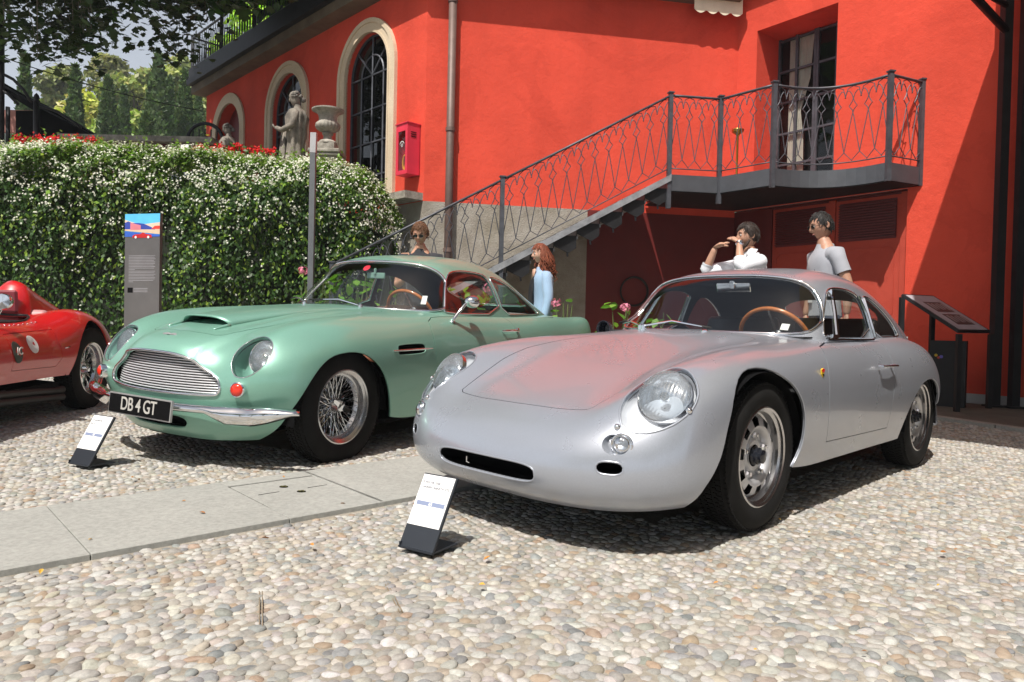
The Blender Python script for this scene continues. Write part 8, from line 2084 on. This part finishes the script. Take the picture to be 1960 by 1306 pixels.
    for k in range(320):
        th = rng.uniform(-pi, pi); ph = rng.uniform(line(th) + .05, 1.5); p = hp_(th, ph, hair_vol * .7); q = hp_(th + rng.uniform(-.3, .1), ph - rng.uniform(.15, .4), hair_vol + rng.uniform(.0, .006)); m.tube([p, (p + q) / 2 + (p - hc * s).normalized() * .006, q], [.0035, .003, .001], 4, cap=False)
    if hair_long:
        for k in range(300):
            th = rng.choice((1, -1)) * rng.uniform(1.62, pi); ph = rng.uniform(.0, .9); p = hp_(th, ph, hair_vol); L = rng.uniform(.26, .42); out = (p - hc * s); out.z = 0; out.normalize(); w1 = rng.uniform(-.045, .045)
            pts = [p, p + out * .028 + Vector((w1, 0, -L * .35)), p + out * (.020 + rng.uniform(0, .03)) + Vector((-w1, w1, -L * .7)), p + out * .010 + Vector((w1 + .02, -w1, -L))]; m.tube(pts, [.008, .008, .006, .0015], 5, cap=False)
    m.build('hair', simple('hair_%d' % int(H_ * 1000), hair, .62, 0, .3, 30), root, True)
    # eyes, lips
    for sy in (1, -1):
        c = (R_ @ (Vector((.083, .031 * sy, .008)) * hs) + hc) * s; e = MB(); e.lathe([(.0, .011), (.006, .0092), (.0105, .004), (.011, -.004)], c=c, axis='x', n=12, M=R_); o = e.build('eye', simple_cached('eye_white', (.34, .31, .29), .2), root, True)
        e = MB(); e.lathe([(0, .0118), (.0042, .0108)], c=c, axis='x', n=10, M=R_); e.build('iris', simple_cached('eye_dark', (.03, .02, .015), .2), o)
        b0 = (R_ @ (Vector((.098, .016 * sy, .030)) * hs) + hc) * s; b1 = (R_ @ (Vector((.093, .034 * sy, .036)) * hs) + hc) * s; b2 = (R_ @ (Vector((.080, .050 * sy, .031)) * hs) + hc) * s; e = MB(); e.tube([b0, b1, b2], [.003, .0035, .002], 5); e.build('eyebrow', simple_cached('brow', (.04, .025, .018), .7), root, True)
    e = MB(); f_ = lambda y, z, x=.1: (R_ @ (Vector((x, y, z)) * hs) + hc) * s; e.tube([f_(-.022, -.059, .091), f_(0, -.056, .101), f_(.022, -.059, .091)], [.002, .0042, .002], 6); e.build('lips', simple_cached('lips', (.45, .16, .13), .5), root, True)
    return root, R_, hc, hs, s
def glasses(root, R_, hc, hs, s, dark=True):
    f_ = lambda x, y, z: (R_ @ (Vector((x, y, z)) * hs) + hc) * s; m = MB()
    for sy in (1, -1):
        m.tube([f_(.106 - .006 * abs(cos(a)), sy * (.031 + .023 * cos(a)), .006 + .017 * sin(a)) for a in [2 * pi * i / 18 for i in range(18)]], .0017, 5, closed=True); m.tube([f_(.098, sy * .055, .010), f_(.04, sy * .082, .012), f_(-.012, sy * .084, .008)], .0018, 5)
    m.tube([f_(.108, -.010, .010), f_(.112, 0, .013), f_(.108, .010, .010)], .0018, 5); g = m.build('glasses', simple_cached('frame_dark', (.02, .018, .016), .3), root, True)
    for sy in (1, -1): m = MB(); P = [f_(.105 - .006 * abs(cos(a)), sy * (.031 + .022 * cos(a)), .006 + .016 * sin(a)) for a in [2 * pi * i / 18 for i in range(18)]]; m.add(P, [tuple(range(18))]); m.build('lens', simple_cached('dark_lens', (.01, .008, .008), .08) if dark else M_CLEAR, g)
def lanyard(root, s, lean, col=(.01, .01, .012)):
    m = MB()
    for sy in (1, -1): m.tube([Vector(p) * s for p in ((-.045, .055 * sy, 1.50), (.04, .085 * sy, 1.49), (.125, .050 * sy, 1.33), (.135, .010 * sy, 1.12))], .006, 5, flat=.4)
    m.build('lanyard', simple_cached('lanyard', col, .6), root, True); m = MB(); m.box(Vector((.14, 0, 1.06)) * s, (.004, .07, .10)); m.build('pass', M_WHITE, root)
down = lambda sd, f=.03, b=.02: ((-.03 + f, sd * .235, 1.14), (.03 + f, sd * .25, .89), (.12, 0, -1), (0, -sd, 0))
# man behind the green car, looking down at his phone
x_, y_ = -.985, 7.75
pr = person('man in dark clothes and sunglasses looking down behind the roof of the green car', (x_, y_), radians(-95), 1.79, (.55, .30, .20), {1: ((.06, .24, 1.13), (.27, .10, 1.20), (.6, -.5, .5), (-.5, 0, .8)), -1: ((.06, -.24, 1.13), (.27, -.12, 1.18), (.6, .5, .5), (-.5, 0, .8))}, 0, .42, lean=.06, top=(.02, .022, .028), hair=(.13, .055, .022), hair_vol=.016)
glasses(*pr)
# woman in denim
x_, y_ = .325, 8.05
pw = person('woman with long auburn hair in an open pale denim jacket facing left', (x_, y_), radians(193), 1.64, (.62, .36, .26), {1: down(1, .02), -1: down(-1, .04)}, .0, .12, fem=True, sleeve='long', top=(.28, .40, .56), hair=(.20, .05, .02), hair_long=True, hair_vol=.020)
m = MB(); s = pw[4]; m.prism([Vector(p) * s for p in ((.118, -.06, 1.40), (.128, 0, 1.36), (.118, .06, 1.40), (.142, .085, 1.22), (.140, .06, 1.0), (.140, -.06, 1.0), (.142, -.085, 1.22))], (.012, 0, 0)); m.build('black_vest', simple_cached('vest_black', (.015, .015, .018), .8), pw[0])
m = MB(); m.prism([Vector(p) * s for p in ((.10, -.055, 1.49), (.10, .055, 1.49), (.118, .06, 1.40), (.130, 0, 1.365), (.118, -.06, 1.40))], (.013, 0, 0)); o = m.build('neckline', skin_mat('skin', (.62, .36, .26)), pw[0], True)
# man in a white shirt shading his eyes
pc = person('man in a rolled sleeve white shirt with both hands raised to his forehead', (2.155, 6.62), radians(186), 1.74, (.50, .28, .19), {1: ((.20, .23, 1.36), (.16, .10, 1.60), (.25, -.65, .35), (-.2, -.2, -.9)), -1: ((.36, -.20, 1.34), (.30, -.11, 1.57), (-.35, .75, .25), (-.3, 0, -.9))}, 0, .10, sleeve='rolled', top=(.74, .75, .80), legs=(.06, .08, .13), hair=(.022, .012, .008), hair_vol=.014, curl=(.25, .25))
m = MB(); w = Vector((.16, .10, 1.60)) * pc[4]; e = (Vector((.16, .10, 1.60)) - Vector((.20, .23, 1.36))).normalized(); q = Vector((0, 0, 1)).rotation_difference(e).to_matrix(); m.lathe([(.030, -.009), (.033, -.009), (.033, .009), (.030, .009)], c=w - e * .012, n=18, M=q); m.lathe([(0, .0), (.017, 0), (.017, .006), (0, .007)], c=w - e * .012 + Vector((.0, .034, 0)), axis='y', n=16); m.build('wrist_watch', M_CHROME, pc[0], 40)
m = MB(); m.tube([(R_ @ Vector(p) if False else (pc[1] @ (Vector(p) * pc[3]) + pc[2]) * pc[4]) for p in ((.02, .079, -.045), (.05, .068, -.085), (.085, .035, -.115), (.098, 0, -.118), (.085, -.035, -.115), (.05, -.068, -.085), (.02, -.079, -.045))], [.010, .016, .018, .018, .018, .016, .010], 8); m.build('beard', simple_cached('beard', (.03, .016, .01), .8), pc[0], True)
# man in a grey T-shirt
pd = person('man in a tight grey T-shirt with lanyard and glasses looking down to the left', (2.76, 6.42), radians(184), 1.83, (.46, .25, .17), {1: ((-.06, .255, 1.15), (-.04, .27, .90), (.1, 0, -1), (0, -1, 0)), -1: ((.0, -.25, 1.15), (.05, -.26, .90), (.1, 0, -1), (0, 1, 0))}, .0, .30, lean=.03, top=(.34, .35, .39), legs=(.05, .06, .09), hair=(.012, .010, .009), hair_vol=.005)
glasses(*pd, dark=True); lanyard(pd[0], pd[4], .03)
# white hat behind the hedge
q = at(360, 300, 10.4); ph = person('person in a white brimmed hat mostly hidden behind the jasmine hedge', (q.x, q.y, q.z - 1.66 - gz(q.x, q.y)), radians(-100), 1.74, (.45, .26, .18), {1: down(1), -1: down(-1)}, 0, .05, top=(.10, .12, .18))
m = MB(); m.lathe([(.0, .115), (.045, .125), (.075, .112), (.088, .06), (.092, .0), (.165, -.012), (.175, -.004), (.165, -.002), (.092, .012)], c=(ph[2] + Vector((0, 0, .055))) * ph[4], n=32); ho = m.build('hat', simple_cached('white_hat', (.76, .75, .72), .8), ph[0], 50)
m = MB(); m.lathe([(.0945, .0), (.093, .028)], c=(ph[2] + Vector((0, 0, .06))) * ph[4], n=32); m.build('hat_band', simple_cached('navy_band', (.02, .025, .06), .7), ho, True)
for dc, M_ in text_mesh_late: text_mesh('IC', .075, simple_cached('decal_white', (.72, .72, .70), .4), 'lettering', dc, M_, .0012, .001)
# ------------------------------------------------------------------ summer haze: one closed box of thin air round everything
hm = bpy.data.materials.new('haze'); hm.use_nodes = True; hm.node_tree.nodes.clear(); _o = hm.node_tree.nodes.new('ShaderNodeOutputMaterial'); _v = hm.node_tree.nodes.new('ShaderNodeVolumePrincipled')
_v.inputs['Color'].default_value = (.86, .92, 1.0, 1); _v.inputs['Density'].default_value = .0009; hm.node_tree.links.new(_v.outputs[0], _o.inputs['Volume'])
m = MB(); m.box((0, 312, 82), (970, 664, 184)); tag(m.build('haze', hm), kind='stuff')
